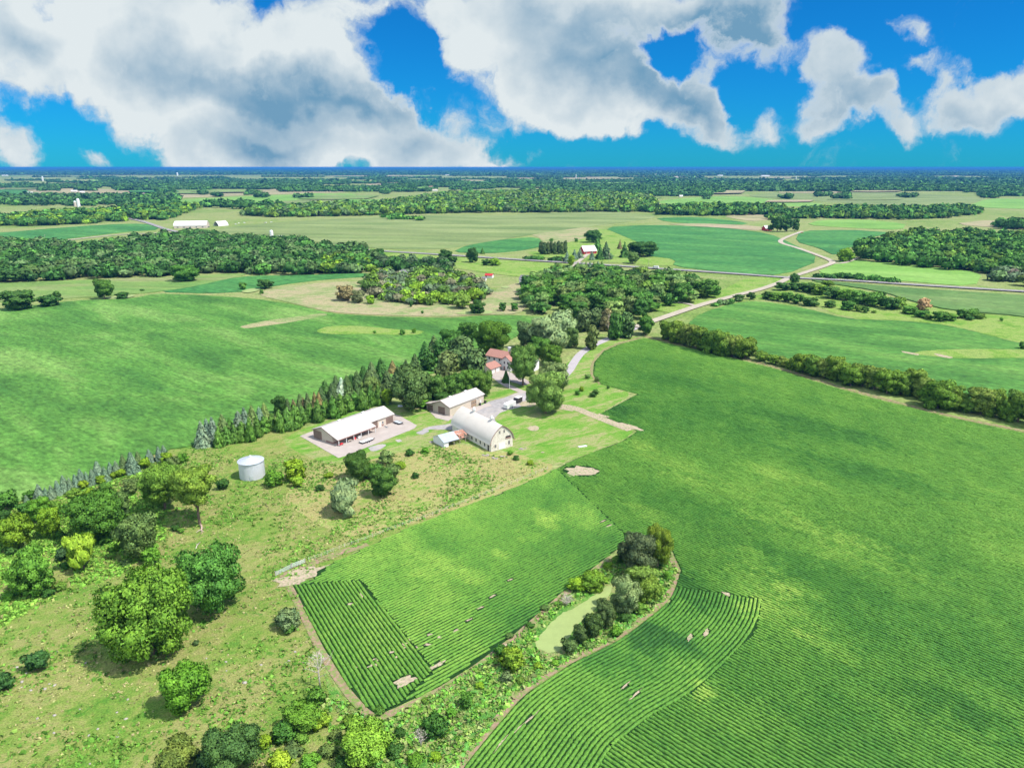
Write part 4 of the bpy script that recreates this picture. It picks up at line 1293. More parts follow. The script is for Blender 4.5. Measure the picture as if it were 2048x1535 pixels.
# ------------------------------------------------------------------ single trees and bushes, as they stand in the place
# (crown centre column, row, crown width, crown height in photo pixels, kind, tone, label)
TR = [
    # the pasture at the lower left
    (290, 1222, 172, 196, 'oak', (.085, .185, .024), 'huge spreading oak, brightest and largest tree of the pasture, limbs showing'),
    (421, 1158, 128, 148, 'oak', (.055, .135, .026), 'big dark leafed oak touching the right side of the largest oak'),
    (366, 1372, 104, 108, 'round', 'bright', 'round bright green tree standing alone below the largest oak'),
    (186, 1030, 112, 110, 'oak', (.045, .125, .018), 'dark green oak at the left with a shaded underside'),
    (232, 1010, 60, 60, 'round', 'sage', 'grey green tree crown behind the dark left oak'),
    (275, 1068, 82, 100, 'round', 'sage', 'grey green leaning tree right of the dark left oak'),
    (300, 1110, 38, 36, 'bush', 'bright', 'small light green sapling at the foot of the leaning tree'),
    (160, 1096, 60, 74, 'up', 'lime', 'yellow green upright tree with a pale trunk'),
    (126, 1107, 30, 42, 'bush', (.03, .07, .03), 'small blue black cedar beside the yellow green upright tree'),
    (60, 1142, 82, 104, 'round', (.09, .20, .035), 'light green tree near the left picture edge'),
    (28, 1060, 74, 78, 'round', 'yel', 'yellow green rounded tree cut by the left picture edge'),
    (99, 1042, 50, 70, 'round', 'yel', 'narrow yellow green tree right of the edge tree'),
    (74, 1016, 48, 52, 'round', 'bright', 'green tree behind the narrow yellow green one'),
    (388, 968, 88, 88, 'oak', (.115, .18, .03), 'tall maple with a long bare trunk above the fallen log'),
    (322, 962, 86, 90, 'oak', (.075, .155, .025), 'green tree left of the tall maple, its pale trunk showing'),
    (262, 971, 36, 46, 'bush', 'sage', 'dark grey green bush between spruce row and oaks'),
    (444, 967, 26, 30, 'bush', 'dark', 'small dark bush left of the grain bin'),
    (548, 956, 38, 42, 'bush', 'bright', 'round bright bush right of the grain bin'),
    (591, 937, 50, 54, 'bush', 'yel', 'taller yellow green bush right of the grain bin'),
    (594, 962, 26, 30, 'bush', 'lime', 'small lime green bush in front of the taller bush'),
    (687, 990, 74, 80, 'up', (.11, .155, .085), 'silvery round willow in the middle of the meadow'),
    (715, 930, 52, 62, 'oak', (.05, .11, .022), 'dark round tree nearest the concrete apron'),
    (771, 912, 34, 30, 'bush', 'pale', 'sparse pale bush above the dark meadow tree'),
    (766, 962, 56, 62, 'oak', (.042, .10, .022), 'dark round tree right of the silvery willow'),
    (748, 940, 40, 34, 'bush', 'mid', 'green bush between the two dark meadow trees'),
    (782, 940, 44, 30, 'bush', 'sage', 'low grey green shrub right of the meadow trees'),
    (71, 1320, 48, 54, 'bush', (.035, .09, .03), 'round dark bush alone on the lower left slope'),
    (4, 1362, 42, 52, 'bush', (.035, .09, .03), 'dark bush cut by the left edge below the lone bush'),
    (574, 1238, 52, 46, 'bush', 'grey', 'spreading grey juniper beside the crop corner'),
    (579, 1256, 26, 22, 'bush', 'mid', 'small green bush before the grey juniper'),
    (630, 1390, 46, 40, 'bush', 'mid', 'green bush at the foot of the bare dead tree'),
    (602, 1432, 80, 66, 'round', (.085, .18, .022), 'light green bush clump at the bottom, left of the strip'),
    (566, 1462, 58, 48, 'bush', 'mid', 'green bush clump below the light green one'),
    (640, 1438, 40, 44, 'bush', 'lime', 'lime green bush right of the light green clump'),
    (352, 1512, 92, 84, 'round', 'olive', 'olive yellow bush at the bottom picture edge'),
    (464, 1492, 112, 106, 'oak', (.048, .10, .032), 'dark tree with yellow tips at the bottom picture edge'),
    (412, 1520, 50, 50, 'bush', (.03, .07, .035), 'blue black juniper between the two bottom edge trees'),
    (562, 1522, 56, 46, 'bush', 'lime', 'yellow green bush at the bottom edge, right of the dark tree'),
    (728, 1482, 112, 96, 'round', (.10, .20, .028), 'large bright bush at the bottom end of the strip'),
    (870, 1450, 52, 56, 'bush', 'dark', 'dark bush in the strip beside a bare shrub'),
    (934, 1397, 34, 40, 'bush', 'mid', 'small green bush halfway down the strip'),
    (902, 1424, 22, 20, 'bush', 'bright', 'tiny light green bush in the strip'),
    (1024, 1316, 50, 54, 'bush', (.13, .20, .02), 'yellow green bush in the strip below the pond'),
    (1000, 1300, 26, 40, 'bush', 'mid', 'dark green bush touching the yellow green strip bush'),
    (1012, 1352, 28, 24, 'bush', 'grey', 'grey shrub below the yellow green strip bush'),
    (1276, 1100, 82, 92, 'oak', (.055, .085, .045), 'large grey green conifer at the head of the pond'),
    (1318, 1090, 58, 92, 'oak', (.10, .155, .018), 'yellow green tree right of the big pond conifer'),
    (1284, 1148, 62, 50, 'round', (.105, .17, .045), 'yellow green tree in front of the pond conifer'),
    (1250, 1184, 64, 82, 'round', (.12, .175, .085), 'pale grey green tree at the upper end of the pond'),
    (1296, 1178, 54, 64, 'round', (.105, .175, .03), 'light green tree right of the pale pond tree'),
    (1186, 1158, 60, 46, 'round', (.10, .175, .02), 'yellow green tree at the upper left bank of the pond'),
    (1154, 1168, 38, 30, 'bush', 'yel', 'low yellow green bush at the left bank'),
    (1212, 1222, 48, 58, 'round', (.06, .105, .04), 'dark tree right of the pond below the pale one'),
    (1185, 1246, 44, 50, 'round', (.052, .10, .035), 'dark tree at the middle of the right bank'),
    (1160, 1266, 34, 40, 'round', (.052, .10, .035), 'smaller dark tree lower on the right bank'),
    (1138, 1290, 34, 36, 'bush', (.052, .10, .035), 'lowest dark bush on the right bank of the pond'),
    (1232, 1262, 26, 26, 'bush', 'bright', 'light green bush on the field side of the pond trees'),
    (15, 1000, 46, 42, 'bush', 'mid', 'green bush at the left edge below the big field'),
    (48, 1016, 30, 30, 'bush', 'mid', 'small bush between edge trees and blue spruces'),
    (160, 1010, 34, 30, 'bush', 'grey', 'grey shrub before the blue spruce row'),
    # near the drive and the house
    (985, 672, 74, 78, 'oak', (.048, .105, .010), 'big dark yellow tinged tree behind the house'),
    (1046, 722, 58, 78, 'oak', (.08, .155, .035), 'tree with a dark trunk standing before the house'),
    (1092, 780, 78, 96, 'oak', (.125, .20, .055), 'big maple beside the gravel yard'),
    (1106, 748, 70, 66, 'round', (.115, .175, .075), 'pale green tree right behind the big maple'),
    (1103, 706, 52, 46, 'round', (.045, .105, .012), 'dark green tree between drive and house'),
    (1012, 752, 13, 26, 'spruce', 'dark', 'small dark conical spruce on the island lawn'),
    (1092, 664, 92, 80, 'up', (.13, .19, .11), 'large silvery tree above the house'),
    (1124, 646, 74, 62, 'up', (.14, .20, .115), 'second silvery tree, right of the larger one'),
    (1054, 668, 46, 60, 'round', (.10, .16, .075), 'pale green tree left of the silvery trees'),
    (1078, 690, 50, 44, 'round', 'mid', 'green tree right above the red roof'),
    (1143, 672, 34, 46, 'round', 'sage', 'grey green tree right of the silvery trees'),
    (936, 662, 50, 44, 'round', 'mid', 'green tree left of the dark tree behind the house'),
    (905, 680, 56, 52, 'round', 'mid', 'green tree at the upper corner of the grove'),
    (884, 702, 44, 44, 'pine', 'dark', 'dark conifer on the field side of the grove'),
    (925, 706, 66, 66, 'pine', 'pine', 'brownish pine in the upper part of the grove'),
    (952, 730, 54, 66, 'pine', 'pine', 'brownish pine next to the house'),
    (893, 735, 60, 66, 'pine', (.06, .09, .035), 'brownish pine in the middle of the grove'),
    (855, 722, 34, 40, 'pine', 'dark', 'dark conifer top at the left of the grove'),
    (822, 772, 96, 100, 'round', (.075, .125, .045), 'large grey green tree at the left end of the grove'),
    (866, 776, 58, 66, 'round', (.05, .115, .025), 'green tree right of the grove\'s grey green tree'),
    (905, 772, 56, 60, 'round', (.048, .11, .022), 'green tree behind the workshop roof'),
    (938, 762, 58, 62, 'round', (.055, .12, .022), 'green tree above the workshop roof end'),
    (967, 766, 44, 56, 'round', (.07, .13, .022), 'yellowish green tree beside the concrete apron'),
    (846, 803, 40, 24, 'bush', 'bright', 'light green bush at the foot of the grove'),
    (884, 796, 44, 34, 'round', 'dark', 'dark tree at the foot of the grove by the workshop'),
    (775, 792, 28, 36, 'round', 'yel', 'yellow green young tree between arborvitaes and grove'),
    (740, 772, 40, 50, 'round', 'pale', 'pale green young tree over the end of the arborvitae row'),
    (650, 778, 24, 40, 'spruce', 'dark', 'dark spruce left of the single blue one behind the row'),
    (683, 774, 22, 40, 'spruce', (.20, .25, .25), 'silver blue spruce standing out behind the arborvitae row'),
    (703, 765, 30, 38, 'spruce', 'dark', 'broad dark spruce right of the silver blue spruce'),
    (727, 750, 24, 42, 'spruce', 'dark', 'dark spruce with a pointed top before the grove'),
    (743, 744, 24, 46, 'spruce', 'pine', 'taller dark spruce before the grove'),
    (762, 738, 26, 50, 'spruce', 'dark', 'tallest dark spruce before the grove'),
    (785, 733, 16, 28, 'spruce', 'brownish', 'brown topped spruce left of the grove'),
    (850, 700, 22, 40, 'spruce', 'dark', 'dark pointed spruce at the field corner of the grove'),
    # pines at the bend of the drive
    (1185, 674, 30, 50, 'pine', (.08, .11, .035), 'brownish pine at the bend of the drive'),
    (1166, 640, 40, 46, 'pine', 'pine', 'dark pine left of the bend of the drive'),
    (1192, 636, 34, 40, 'pine', 'pine', 'dark pine above the bend of the drive'),
    (1232, 652, 34, 54, 'pine', 'dark', 'dark pine right of the drive'),
    (1256, 650, 36, 50, 'pine', (.04, .08, .03), 'broad dark conifer right of the drive'),
    (1292, 648, 38, 44, 'round', 'mid', 'green tree where the drive meets the gravel road'),
    (1214, 640, 30, 44, 'pine', 'brownish', 'thin brown pine beside the drive'),
    # orchard corner of the lawn
    (1194, 758, 12, 18, 'bush', 'sage', 'small fruit tree nearest the crop edge'), (1175, 752, 12, 14, 'bush', 'pale', 'pale young tree on the mown corner'),
    (1164, 777, 12, 16, 'bush', 'yel', 'yellowish sapling on the mown corner'), (1155, 785, 11, 14, 'bush', 'mid', 'small bush lowest of the saplings'),
    (1216, 774, 7, 7, 'bush', 'dark', 'tiny dark bush near the lawn corner'), (1191, 783, 15, 10, 'bush', (.035, .085, .022), 'upper of two clipped dark shrubs on the lawn'),
    (1186, 789, 15, 10, 'bush', (.035, .085, .022), 'lower of two clipped dark shrubs on the lawn'),
    # the left field and beyond
    (37, 597, 76, 44, 'mid', 'dark', 'broad dark tree at the far left edge of the big field'),
    (98, 600, 46, 16, 'mid', 'dark', 'low dark bush row right of the broad edge tree'), (114, 588, 18, 16, 'mid', 'dark', 'small tree above the low dark bush row'),
    (206, 576, 40, 44, 'round', 'mid', 'lone tree with gaps beyond the left field'), (244, 590, 28, 14, 'mid', 'dark', 'dark bush right of the lone tree'),
    (284, 580, 9, 6, 'low', 'dark', 'tiny bush beyond the left field'), (485, 571, 17, 16, 'mid', 'mid', 'small round tree left of the wider one by the pond hollow'),
    (531, 567, 32, 21, 'mid', 'dark', 'wide round tree by the pond hollow'), (523, 583, 10, 10, 'low', 'mid', 'small bush at the pond hollow rim'),
    (370, 544, 60, 36, 'round', 'mid', 'mound like tree in front of the left wood'),
    (955, 613, 33, 30, 'round', 'dark', 'round dark tree at the far edge of the left field'), (1005, 612, 18, 20, 'mid', 'dark', 'left of a pair of small round trees'),
    (1028, 612, 18, 20, 'mid', 'mid', 'right of a pair of small round trees'), (822, 607, 9, 16, 'low', 'dark', 'small narrow tree before the scrub wood'),
    (845, 624, 7, 8, 'low', 'mid', 'tiny bush in the left field edge'), (690, 585, 40, 34, 'bush', (.16, .15, .10), 'grey thinly leaved scrub left of the scrub wood'),
    (716, 592, 30, 40, 'bush', (.12, .14, .08), 'grey green scrub tree left of the scrub wood'), (740, 598, 22, 20, 'mid', 'yel', 'light green bush at the corner of the scrub wood'),
    (750, 664, 7, 9, 'low', 'mid', 'left bush on the grass island'), (804, 664, 14, 13, 'mid', 'mid', 'middle bush on the grass island'), (828, 661, 9, 13, 'mid', 'bright', 'right bush on the grass island'),
    (925, 600, 40, 34, 'mid', (.10, .155, .03), 'yellowish tree beside the round dark tree'),
    # the red barn farm and the highway
    (892, 510, 28, 25, 'round', 'dark', 'round dark tree on the far side of the highway bend'), (906, 518, 24, 14, 'mid', 'dark', 'low dark bush beside the highway tree'),
    (945, 508, 25, 34, 'round', 'dark', 'tall dark tree beside the highway'), (965, 501, 9, 13, 'spruce_low', 'dark', 'small conifer right of the tall highway tree'),
    (762, 504, 15, 18, 'mid', 'dark', 'lone tree on the highway verge'), (1187, 471, 36, 28, 'round', 'dark', 'oak behind the red barn'),
    (1195, 486, 18, 28, 'spruce_low', 'dark', 'dark spruce right of the red barn'), (1212, 500, 24, 36, 'spruce_low', (.04, .075, .035), 'broad dark spruce in the farm yard'),
    (1200, 505, 16, 28, 'spruce_low', 'dark', 'dark spruce in front of the farm yard group'), (1184, 510, 12, 20, 'spruce_low', 'blue', 'small blue spruce before the red barn'),
    (1134, 513, 15, 24, 'spruce_low', 'blue', 'left blue spruce of the farm lane group'), (1149, 508, 14, 20, 'spruce_low', 'blue', 'middle blue spruce of the farm lane group'),
    (1160, 506, 14, 22, 'spruce_low', 'blue', 'right blue spruce of the farm lane group'), (1143, 520, 16, 24, 'round', 'yel', 'yellow green tree at the farm lane'),
    (1287, 496, 60, 34, 'round', 'dark', 'wide dark tree group right of the farmhouse'), (1249, 499, 18, 32, 'spruce_low', 'dark', 'dark spruce left of the farmhouse'),
    (1240, 488, 9, 20, 'spruce_low', 'brownish', 'thin brown spruce left of the farmhouse'), (1266, 514, 26, 26, 'round', 'sage', 'pale round tree before the farmhouse'),
    (1103, 480, 9, 8, 'low', 'mid', 'small tree above the pine clump'), (1153, 480, 9, 9, 'low', 'mid', 'small tree behind the barn lane'),
    (990, 522, 28, 18, 'mid', 'yel', 'yellowish bush on the near side of the highway'), (972, 524, 20, 14, 'mid', 'dark', 'dark bush on the near side of the highway'),
    (1556, 446, 30, 34, 'mid', 'dark', 'left dark tree of the distant red farm'), (1575, 449, 22, 28, 'mid', 'dark', 'middle dark tree of the distant red farm'),
    (1591, 448, 20, 28, 'mid', 'dark', 'right dark tree of the distant red farm'), (1542, 455, 14, 14, 'mid', 'mid', 'small tree before the distant red barn'),
    (1590, 556, 20, 24, 'mid', 'dark', 'tree at the road crossing'), (1566, 572, 30, 18, 'mid', 'dark', 'bush mass below the road crossing'),
    (1848, 607, 32, 26, 'bush', (.30, .20, .15), 'pinkish brown dying tree in the right hedgerow'), (1692, 508, 34, 30, 'round', 'yel', 'yellow green tree at the tip of the right wood'),
    (1430, 580, 26, 20, 'mid', 'mid', 'green bush at the right tip of the road wood'), (1478, 594, 24, 14, 'mid', 'dark', 'bush beside the gravel road'), (1503, 591, 18, 16, 'mid', 'dark', 'dark bush right of the road bush'),
    (2003, 638, 9, 10, 'low', 'mid', 'tiny bush in the grass at the far right'), (2046, 690, 16, 18, 'mid', 'dark', 'dark bush cut by the right picture edge'),
]
CLEAR = {'tall maple with a long bare trunk above the fallen log': 1.0, 'green tree left of the tall maple, its pale trunk showing': .35, 'yellow green upright tree with a pale trunk': .22,
         'tree with a dark trunk standing before the house': .3}
for t in TR:
    cx, cyy, ww, hh, kind, tone, lab = t
    small = ww < 16 and hh < 16
    place_tree(cx, cyy, ww, hh, kind, tone, lab, 'bush' if kind == 'bush' else 'tree', parts=not small, clear=-.05 if kind in ('bush', 'low') else CLEAR.get(lab, .0),
               name='bush' if ('bush' in lab.split()[:6] or kind == 'bush') and 'tree' not in lab else None)


ORD = ['first', 'second', 'third', 'fourth', 'fifth', 'sixth', 'seventh', 'eighth', 'ninth', 'tenth', 'eleventh', 'twelfth', 'thirteenth', 'fourteenth', 'fifteenth', 'sixteenth', 'seventeenth', 'eighteenth', 'nineteenth', 'twentieth',
       'twenty-first', 'twenty-second', 'twenty-third', 'twenty-fourth', 'twenty-fifth', 'twenty-sixth', 'twenty-seventh', 'twenty-eighth', 'twenty-ninth', 'thirtieth', 'thirty-first', 'thirty-second']


def row(lst, kind, tone, label, group, cat='tree', name=None, clear=.03, parts=True):
    for i, q in enumerate(lst):
        cx, cyy, ww, hh = q[:4]
        tn = q[4] if len(q) > 4 else tone
        place_tree(cx, cyy, ww, hh, kind, tn, label if isinstance(label, str) else label(i, q), cat, name=name, group=group, clear=clear, parts=parts)


SHR = [(22, 1100, 24, 18), (44, 1088, 20, 16), (120, 1070, 22, 18), (132, 1130, 18, 14), (20, 1190, 26, 18), (96, 1185, 24, 16), (120, 1172, 22, 16), (210, 1080, 24, 18), (226, 1095, 20, 16), (250, 1125, 20, 14), (150, 985, 26, 18),
       (180, 985, 24, 18), (210, 975, 24, 20), (300, 990, 26, 18), (345, 925, 26, 22), (365, 915, 22, 18), (8, 1030, 26, 22), (60, 990, 24, 18), (86, 1003, 20, 16), (110, 1010, 22, 18), (350, 1055, 16, 12), (362, 1060, 14, 10),
       (330, 1150, 16, 12), (355, 1255, 20, 14), (392, 1285, 14, 10), (530, 1480, 34, 26), (588, 1500, 40, 28), (622, 1520, 40, 26), (656, 1500, 34, 26), (670, 1470, 30, 22), (700, 1440, 30, 22), (760, 1420, 22, 14), (790, 1500, 34, 26),
       (800, 1465, 24, 18), (830, 1520, 36, 24), (872, 1512, 26, 20), (690, 1528, 44, 22), (604, 1475, 30, 22), (850, 1400, 16, 12), (960, 1370, 18, 12), (1040, 1360, 18, 14), (1075, 1330, 20, 14), (1110, 1325, 18, 12), (1180, 1290, 20, 14),
       (1250, 1235, 22, 18), (1280, 1215, 26, 22), (1320, 1180, 22, 20), (1335, 1150, 18, 18), (1215, 1130, 22, 14), (1235, 1118, 20, 16), (1090, 1215, 18, 12), (1060, 1250, 18, 12), (1020, 1270, 18, 12), (820, 905, 20, 12),
       (850, 900, 18, 12), (800, 930, 22, 14), (830, 950, 16, 12), (640, 975, 18, 12), (656, 950, 20, 12), (1020, 905, 12, 9), (1032, 915, 14, 10), (1060, 925, 16, 10)]
for i, (x, y, a, b_) in enumerate(SHR):
    tn = rnd.choice(['mid', 'bright', (.09, .17, .03), 'yel', 'dark', 'sage'])
    if y > 1380 or x > 1000:
        wh = 'along the strip between the crop rows'
    elif x < 420:
        wh = 'among the pasture trees at the left'
    else:
        wh = 'in the dry meadow below the barns'
    place_tree(x, y, a * 1.1, b_ * 1.2, 'bush', tn, 'low ' + {'mid': 'green', 'bright': 'light green', 'yel': 'yellow green', 'dark': 'dark green', 'sage': 'grey green'}.get(tn, 'olive green') + ' shrub ' + wh, 'bush', 'bush', group='low shrubs ' + wh, clear=-.2)

# blue spruces along the lower edge of the left field
SB = [(53, 1000, 13, 24), (77, 982, 17, 32), (91, 985, 12, 24), (102, 982, 13, 28), (114, 974, 14, 32), (127, 966, 17, 36), (139, 968, 13, 30), (150, 962, 14, 32), (161, 953, 17, 36), (173, 956, 13, 28),
      (184, 952, 16, 32), (195, 941, 22, 44), (209, 947, 15, 32), (220, 936, 13, 28), (232, 935, 15, 30), (246, 926, 18, 38, 'pine'), (262, 923, 22, 44), (276, 918, 16, 34, 'pine'), (298, 910, 15, 26), (317, 906, 14, 30), (327, 900, 13, 24)]
n_s = len(SB)


def spl(i, q):
    if len(q) > 4:
        return 'dark green spruce in the blue spruce row, %s' % ('left of the broadest one' if i == 15 else 'right of the broadest one')
    if i == 0:
        return 'smallest blue spruce at the left end of the field edge row'
    if i == n_s - 1:
        return 'blue spruce at the right end of the field edge row'
    return ORD[i] + ' spruce from the left in the blue row along the left field'


row(SB, 'spruce', 'blue', spl, 'blue spruces along the left field edge', name='spruce_tree')
for (x, y, a) in ((166, 968, 20), (200, 958, 22), (240, 945, 20), (290, 925, 24), (335, 915, 30), (226, 950, 16)):
    place_tree(x, y, a, a * .9, 'bush', 'yel', 'yellow green bush at the foot of the blue spruce row', 'bush', group='bushes at the foot of the blue spruces', clear=.05)
# the arborvitae row and the spruces behind it
AV = []
for i in range(22):
    f = i / 21
    AV.append((438 + 318 * f, 872 - 84 * f + rnd.uniform(-2, 2), rnd.uniform(17, 28), rnd.uniform(32, 50)))
row(AV, 'thuja', (.050, .115, .022), lambda i, q: 'cone shaped arborvitae at the left end of its row' if i == 0 else ORD[i] + ' green arborvitae from the left in the row behind the machine shed', 'arborvitae row behind the machine shed')
BS = [(403, 866, 24, 52, 'blue'), (414, 859, 20, 50, 'blue'), (425, 858, 22, 52, 'blue'), (445, 850, 24, 50, 'sage'), (459, 848, 14, 32, 'mid'), (477, 843, 24, 48, 'blue'), (489, 838, 22, 50, 'blue'), (504, 832, 22, 46, 'sage'),
      (519, 832, 20, 42, 'blue'), (529, 826, 22, 46, 'sage')]
row(BS, 'spruce', 'blue', lambda i, q: 'leftmost tall blue spruce behind the arborvitae row' if i == 0 else ORD[i] + ' from the left of the tall blue green spruces behind the arborvitaes', 'blue spruces behind the arborvitaes')
place_tree(560, 808, 34, 42, 'round', 'dark', 'dark rounded cedar rising behind the arborvitae row', 'tree', clear=.05)
place_tree(396, 882, 18, 30, 'bush', 'dark', 'dark bush at the left end of the spruce row', 'bush', clear=.05)
DS = [(575, 812, 12, 36), (587, 812, 13, 32, 'brownish'), (598, 810, 13, 30), (607, 808, 12, 28, 'brownish'), (615, 803, 15, 40), (629, 800, 13, 36, 'brownish'), (638, 800, 14, 36, 'brownish')]
row(DS, 'spruce', 'pine', lambda i, q: ORD[i] + ' from the left of the dark slim spruces behind the arborvitaes', 'dark spruces behind the arborvitaes')

WB = [(600, 802, 16, 34), (642, 790, 18, 36), (664, 783, 20, 40), (672, 770, 20, 44), (694, 770, 22, 46), (714, 762, 22, 46), (736, 760, 24, 44), (752, 766, 24, 40),
      (774, 760, 26, 46), (796, 752, 26, 44), (812, 740, 24, 44), (830, 728, 24, 44), (868, 690, 26, 40)]
row(WB, 'spruce', (.040, .075, .030), lambda i, q: ORD[i] + ' from the left of the broad dark spruces closing the windbreak', 'broad dark spruces of the windbreak')

# the tree line on the right
FLN = [(1338, 660, 36, 42), (1358, 664, 38, 46), (1380, 669, 40, 50), (1402, 675, 42, 52), (1425, 681, 42, 54), (1446, 686, 40, 54), (1466, 690, 38, 50), (1492, 695, 44, 48), (1523, 712, 24, 22), (1547, 718, 24, 22), (1567, 723, 20, 22),
       (1584, 727, 20, 26), (1608, 725, 40, 44), (1628, 730, 36, 48), (1650, 735, 40, 46), (1674, 735, 44, 54), (1704, 750, 44, 48), (1728, 750, 44, 50), (1752, 755, 42, 52), (1778, 761, 46, 56), (1804, 765, 40, 52), (1828, 762, 48, 60),
       (1852, 776, 36, 50), (1880, 786, 62, 66), (1906, 792, 44, 56), (1932, 808, 36, 34), (1966, 800, 52, 62), (1990, 803, 46, 62), (2018, 818, 34, 50), (2042, 812, 46, 70), (2080, 824, 50, 66)]
FT = [(.085, .15, .022), (.095, .165, .028), (.115, .175, .045), (.075, .14, .020)]
for i, q in enumerate(FLN):
    lab = 'yellowish green tree, ' + ORD[i] + ' from the drive in the right tree line'
    if q[2] < 26:
        lab = 'low bush, ' + ORD[i] + ' plant from the drive in the right tree line'
    if i == 0:
        lab = 'first tree of the right tree line, nearest the drive'
    if i == 23:
        lab = 'widest round tree of the right tree line'
    if i == 29:
        lab = 'tall tree where the tree line meets the right picture edge'
    place_tree(q[0], q[1], q[2] * 1.2, q[3] * 1.06, 'round', FT[i % 4], lab, 'tree', group='tree line right of the main field', clear=-.12)
HR = [(1535, 590, 18, 15), (1553, 592, 22, 18), (1575, 593, 22, 20), (1596, 597, 20, 20), (1621, 603, 28, 16), (1661, 607, 20, 15), (1615, 574, 28, 20), (1640, 578, 28, 22), (1665, 584, 30, 24), (1692, 588, 30, 24), (1720, 593, 34, 28),
      (1752, 597, 36, 30), (1778, 605, 30, 26), (1797, 604, 28, 26), (1698, 610, 24, 20), (1717, 616, 15, 13), (1731, 619, 12, 12), (1748, 623, 8, 6), (1820, 619, 26, 14), (1844, 627, 24, 14), (1880, 631, 25, 22), (1903, 633, 22, 16),
      (1858, 633, 13, 11), (1926, 626, 22, 20), (1946, 625, 20, 18), (1960, 632, 18, 11), (1940, 636, 14, 8), (1655, 566, 20, 10), (1590, 572, 24, 16)]
for k_, q in enumerate(sorted(HR)):
    place_tree(q[0], q[1], q[2] * 1.3, q[3] * 1.15, 'mid', rnd.choice(['dark', 'mid', (.07, .14, .02)]), ('low bush' if q[3] < 17 else 'dark green tree') + ', ' + ORD[k_] + ' from the left in the hedgerow beyond the right field', 'bush' if q[3] < 17 else 'tree',
               name='bush' if q[3] < 17 else None, group='hedgerow beyond the dark right field', clear=-.1, parts=q[2] > 15)
for i in range(8):
    place_tree(1082 + 7 * i, 495 + rnd.uniform(-2, 2), 11, 25, 'pine', 'pine', 'pine in the dense clump left of the red barn', 'tree', group='pine clump left of the red barn', parts=False)
for i in range(7):
    place_tree(1156 + 8 * i, 530 - i * .5, 9, 14, 'spruce_low', 'blue' if i % 2 else 'sage', 'small spruce in the row below the highway', 'tree', group='spruce row below the highway', parts=False, clear=.02)


# ------------------------------------------------------------------ woods: the largest as single trees, the rest as one mass
def scatter(poly, spacing, h, tones, label, dens=1.0, seed=1, kind='mid', indiv=True):
    r = random.Random(seed)
    W = [tuple(P(*q)[:2]) for q in poly]
    xs, ys = [q[0] for q in W], [q[1] for q in W]
    out = []
    nx_, ny_ = int((max(xs) - min(xs)) / spacing) + 1, int((max(ys) - min(ys)) / spacing) + 1
    if nx_ * ny_ > 60000:
        print('dense scatter', label, nx_ * ny_)
    gx_, gy_ = np.meshgrid(np.arange(nx_), np.arange(ny_))
    rr = np.random.default_rng(seed)
    X = min(xs) + (gx_ + rr.uniform(-.1, .9, gx_.shape)) * spacing
    Y = min(ys) + (gy_ + rr.uniform(-.1, .9, gx_.shape)) * spacing
    ok = inside(W, X, Y) & (rr.uniform(0, 1, X.shape) < dens)
    for x, y in zip(X[ok], Y[ok]):
        hh = h * r.uniform(.6, 1.45)
        out.append((x, y, spacing * r.uniform(.55, .85), hh, r.choice(tones), label, kind, indiv))
    return out


D, MI, BR, YE, PA, SI, GR, SG, PN = (TONE[k] for k in ('dark', 'mid', 'bright', 'yel', 'pale', 'silver', 'grey', 'sage', 'pine'))
ALL = []
LWOOD = [(-250, 575), (0, 566), (120, 563), (200, 557), (330, 552), (420, 545), (500, 549), (560, 551), (640, 550), (742, 545), (750, 525), (745, 508), (700, 502), (650, 500), (600, 488), (540, 480), (470, 477), (400, 470), (340, 474), (250, 487),
         (180, 497), (120, 492), (60, 492), (0, 488), (-250, 500)]
ALL += scatter(LWOOD, 11.5, 9.5, [D, D, D, MI, (.04, .095, .025), (.065, .115, .035), SG], 'dark green tree in the big left wood', .97, 1)
ALL += scatter([(640, 527), (742, 520), (742, 543), (640, 548)], 10, 8, [(.10, .17, .02), YE, MI], 'yellowish tree at the right end of the left wood', .8, 2)
ALL += scatter([(735, 515), (790, 524), (850, 530), (905, 533), (905, 545), (860, 548), (790, 545), (745, 540)], 9, 8, [D, PN, D], 'dark conifer like tree above the scrub wood', .8, 3)
ALL += scatter([(728, 583), (760, 603), (840, 612), (930, 610), (970, 596), (965, 570), (930, 556), (870, 548), (790, 550), (735, 560)], 8.2, 7, [(.085, .15, .022), (.065, .125, .025), YE, GR, (.13, .13, .075)], 'light green tree in the central scrub wood',
               .95, 4)
ALL += scatter([(1048, 618), (1075, 628), (1110, 622), (1160, 640), (1240, 640), (1300, 640), (1345, 628), (1395, 606), (1425, 592), (1405, 578), (1340, 566), (1280, 561), (1215, 556), (1160, 548), (1100, 556), (1062, 574), (1048, 596)], 11.5, 12,
               [D, MI, MI, SG, (.085, .15, .03), PA, (.04, .10, .02)], 'green tree in the wood around the house by the road', .95, 5)
ALL += scatter([(1290, 590), (1400, 600), (1420, 592), (1400, 575), (1320, 570), (1280, 580)], 14, 13, [PA, SG, PA, MI], 'pale green tree at the right end of the road wood', .9, 6)
RW = [(1712, 517), (1770, 530), (1900, 541), (1990, 548), (2048, 560), (2350, 590), (2350, 520), (2048, 480), (1960, 478), (1900, 476), (1840, 474), (1800, 482), (1755, 492), (1715, 500)]
ALL += scatter(RW, 12.5, 12, [D, MI, MI, (.05, .12, .018), (.075, .14, .02)], 'green tree in the large right wood', .97, 7)
ALL += scatter([(1975, 560), (2048, 572), (2300, 600), (2300, 570), (2048, 555), (2000, 550)], 11, 9, [GR, (.14, .12, .09), SG], 'grey thin tree at the corner of the right wood', .8, 8)
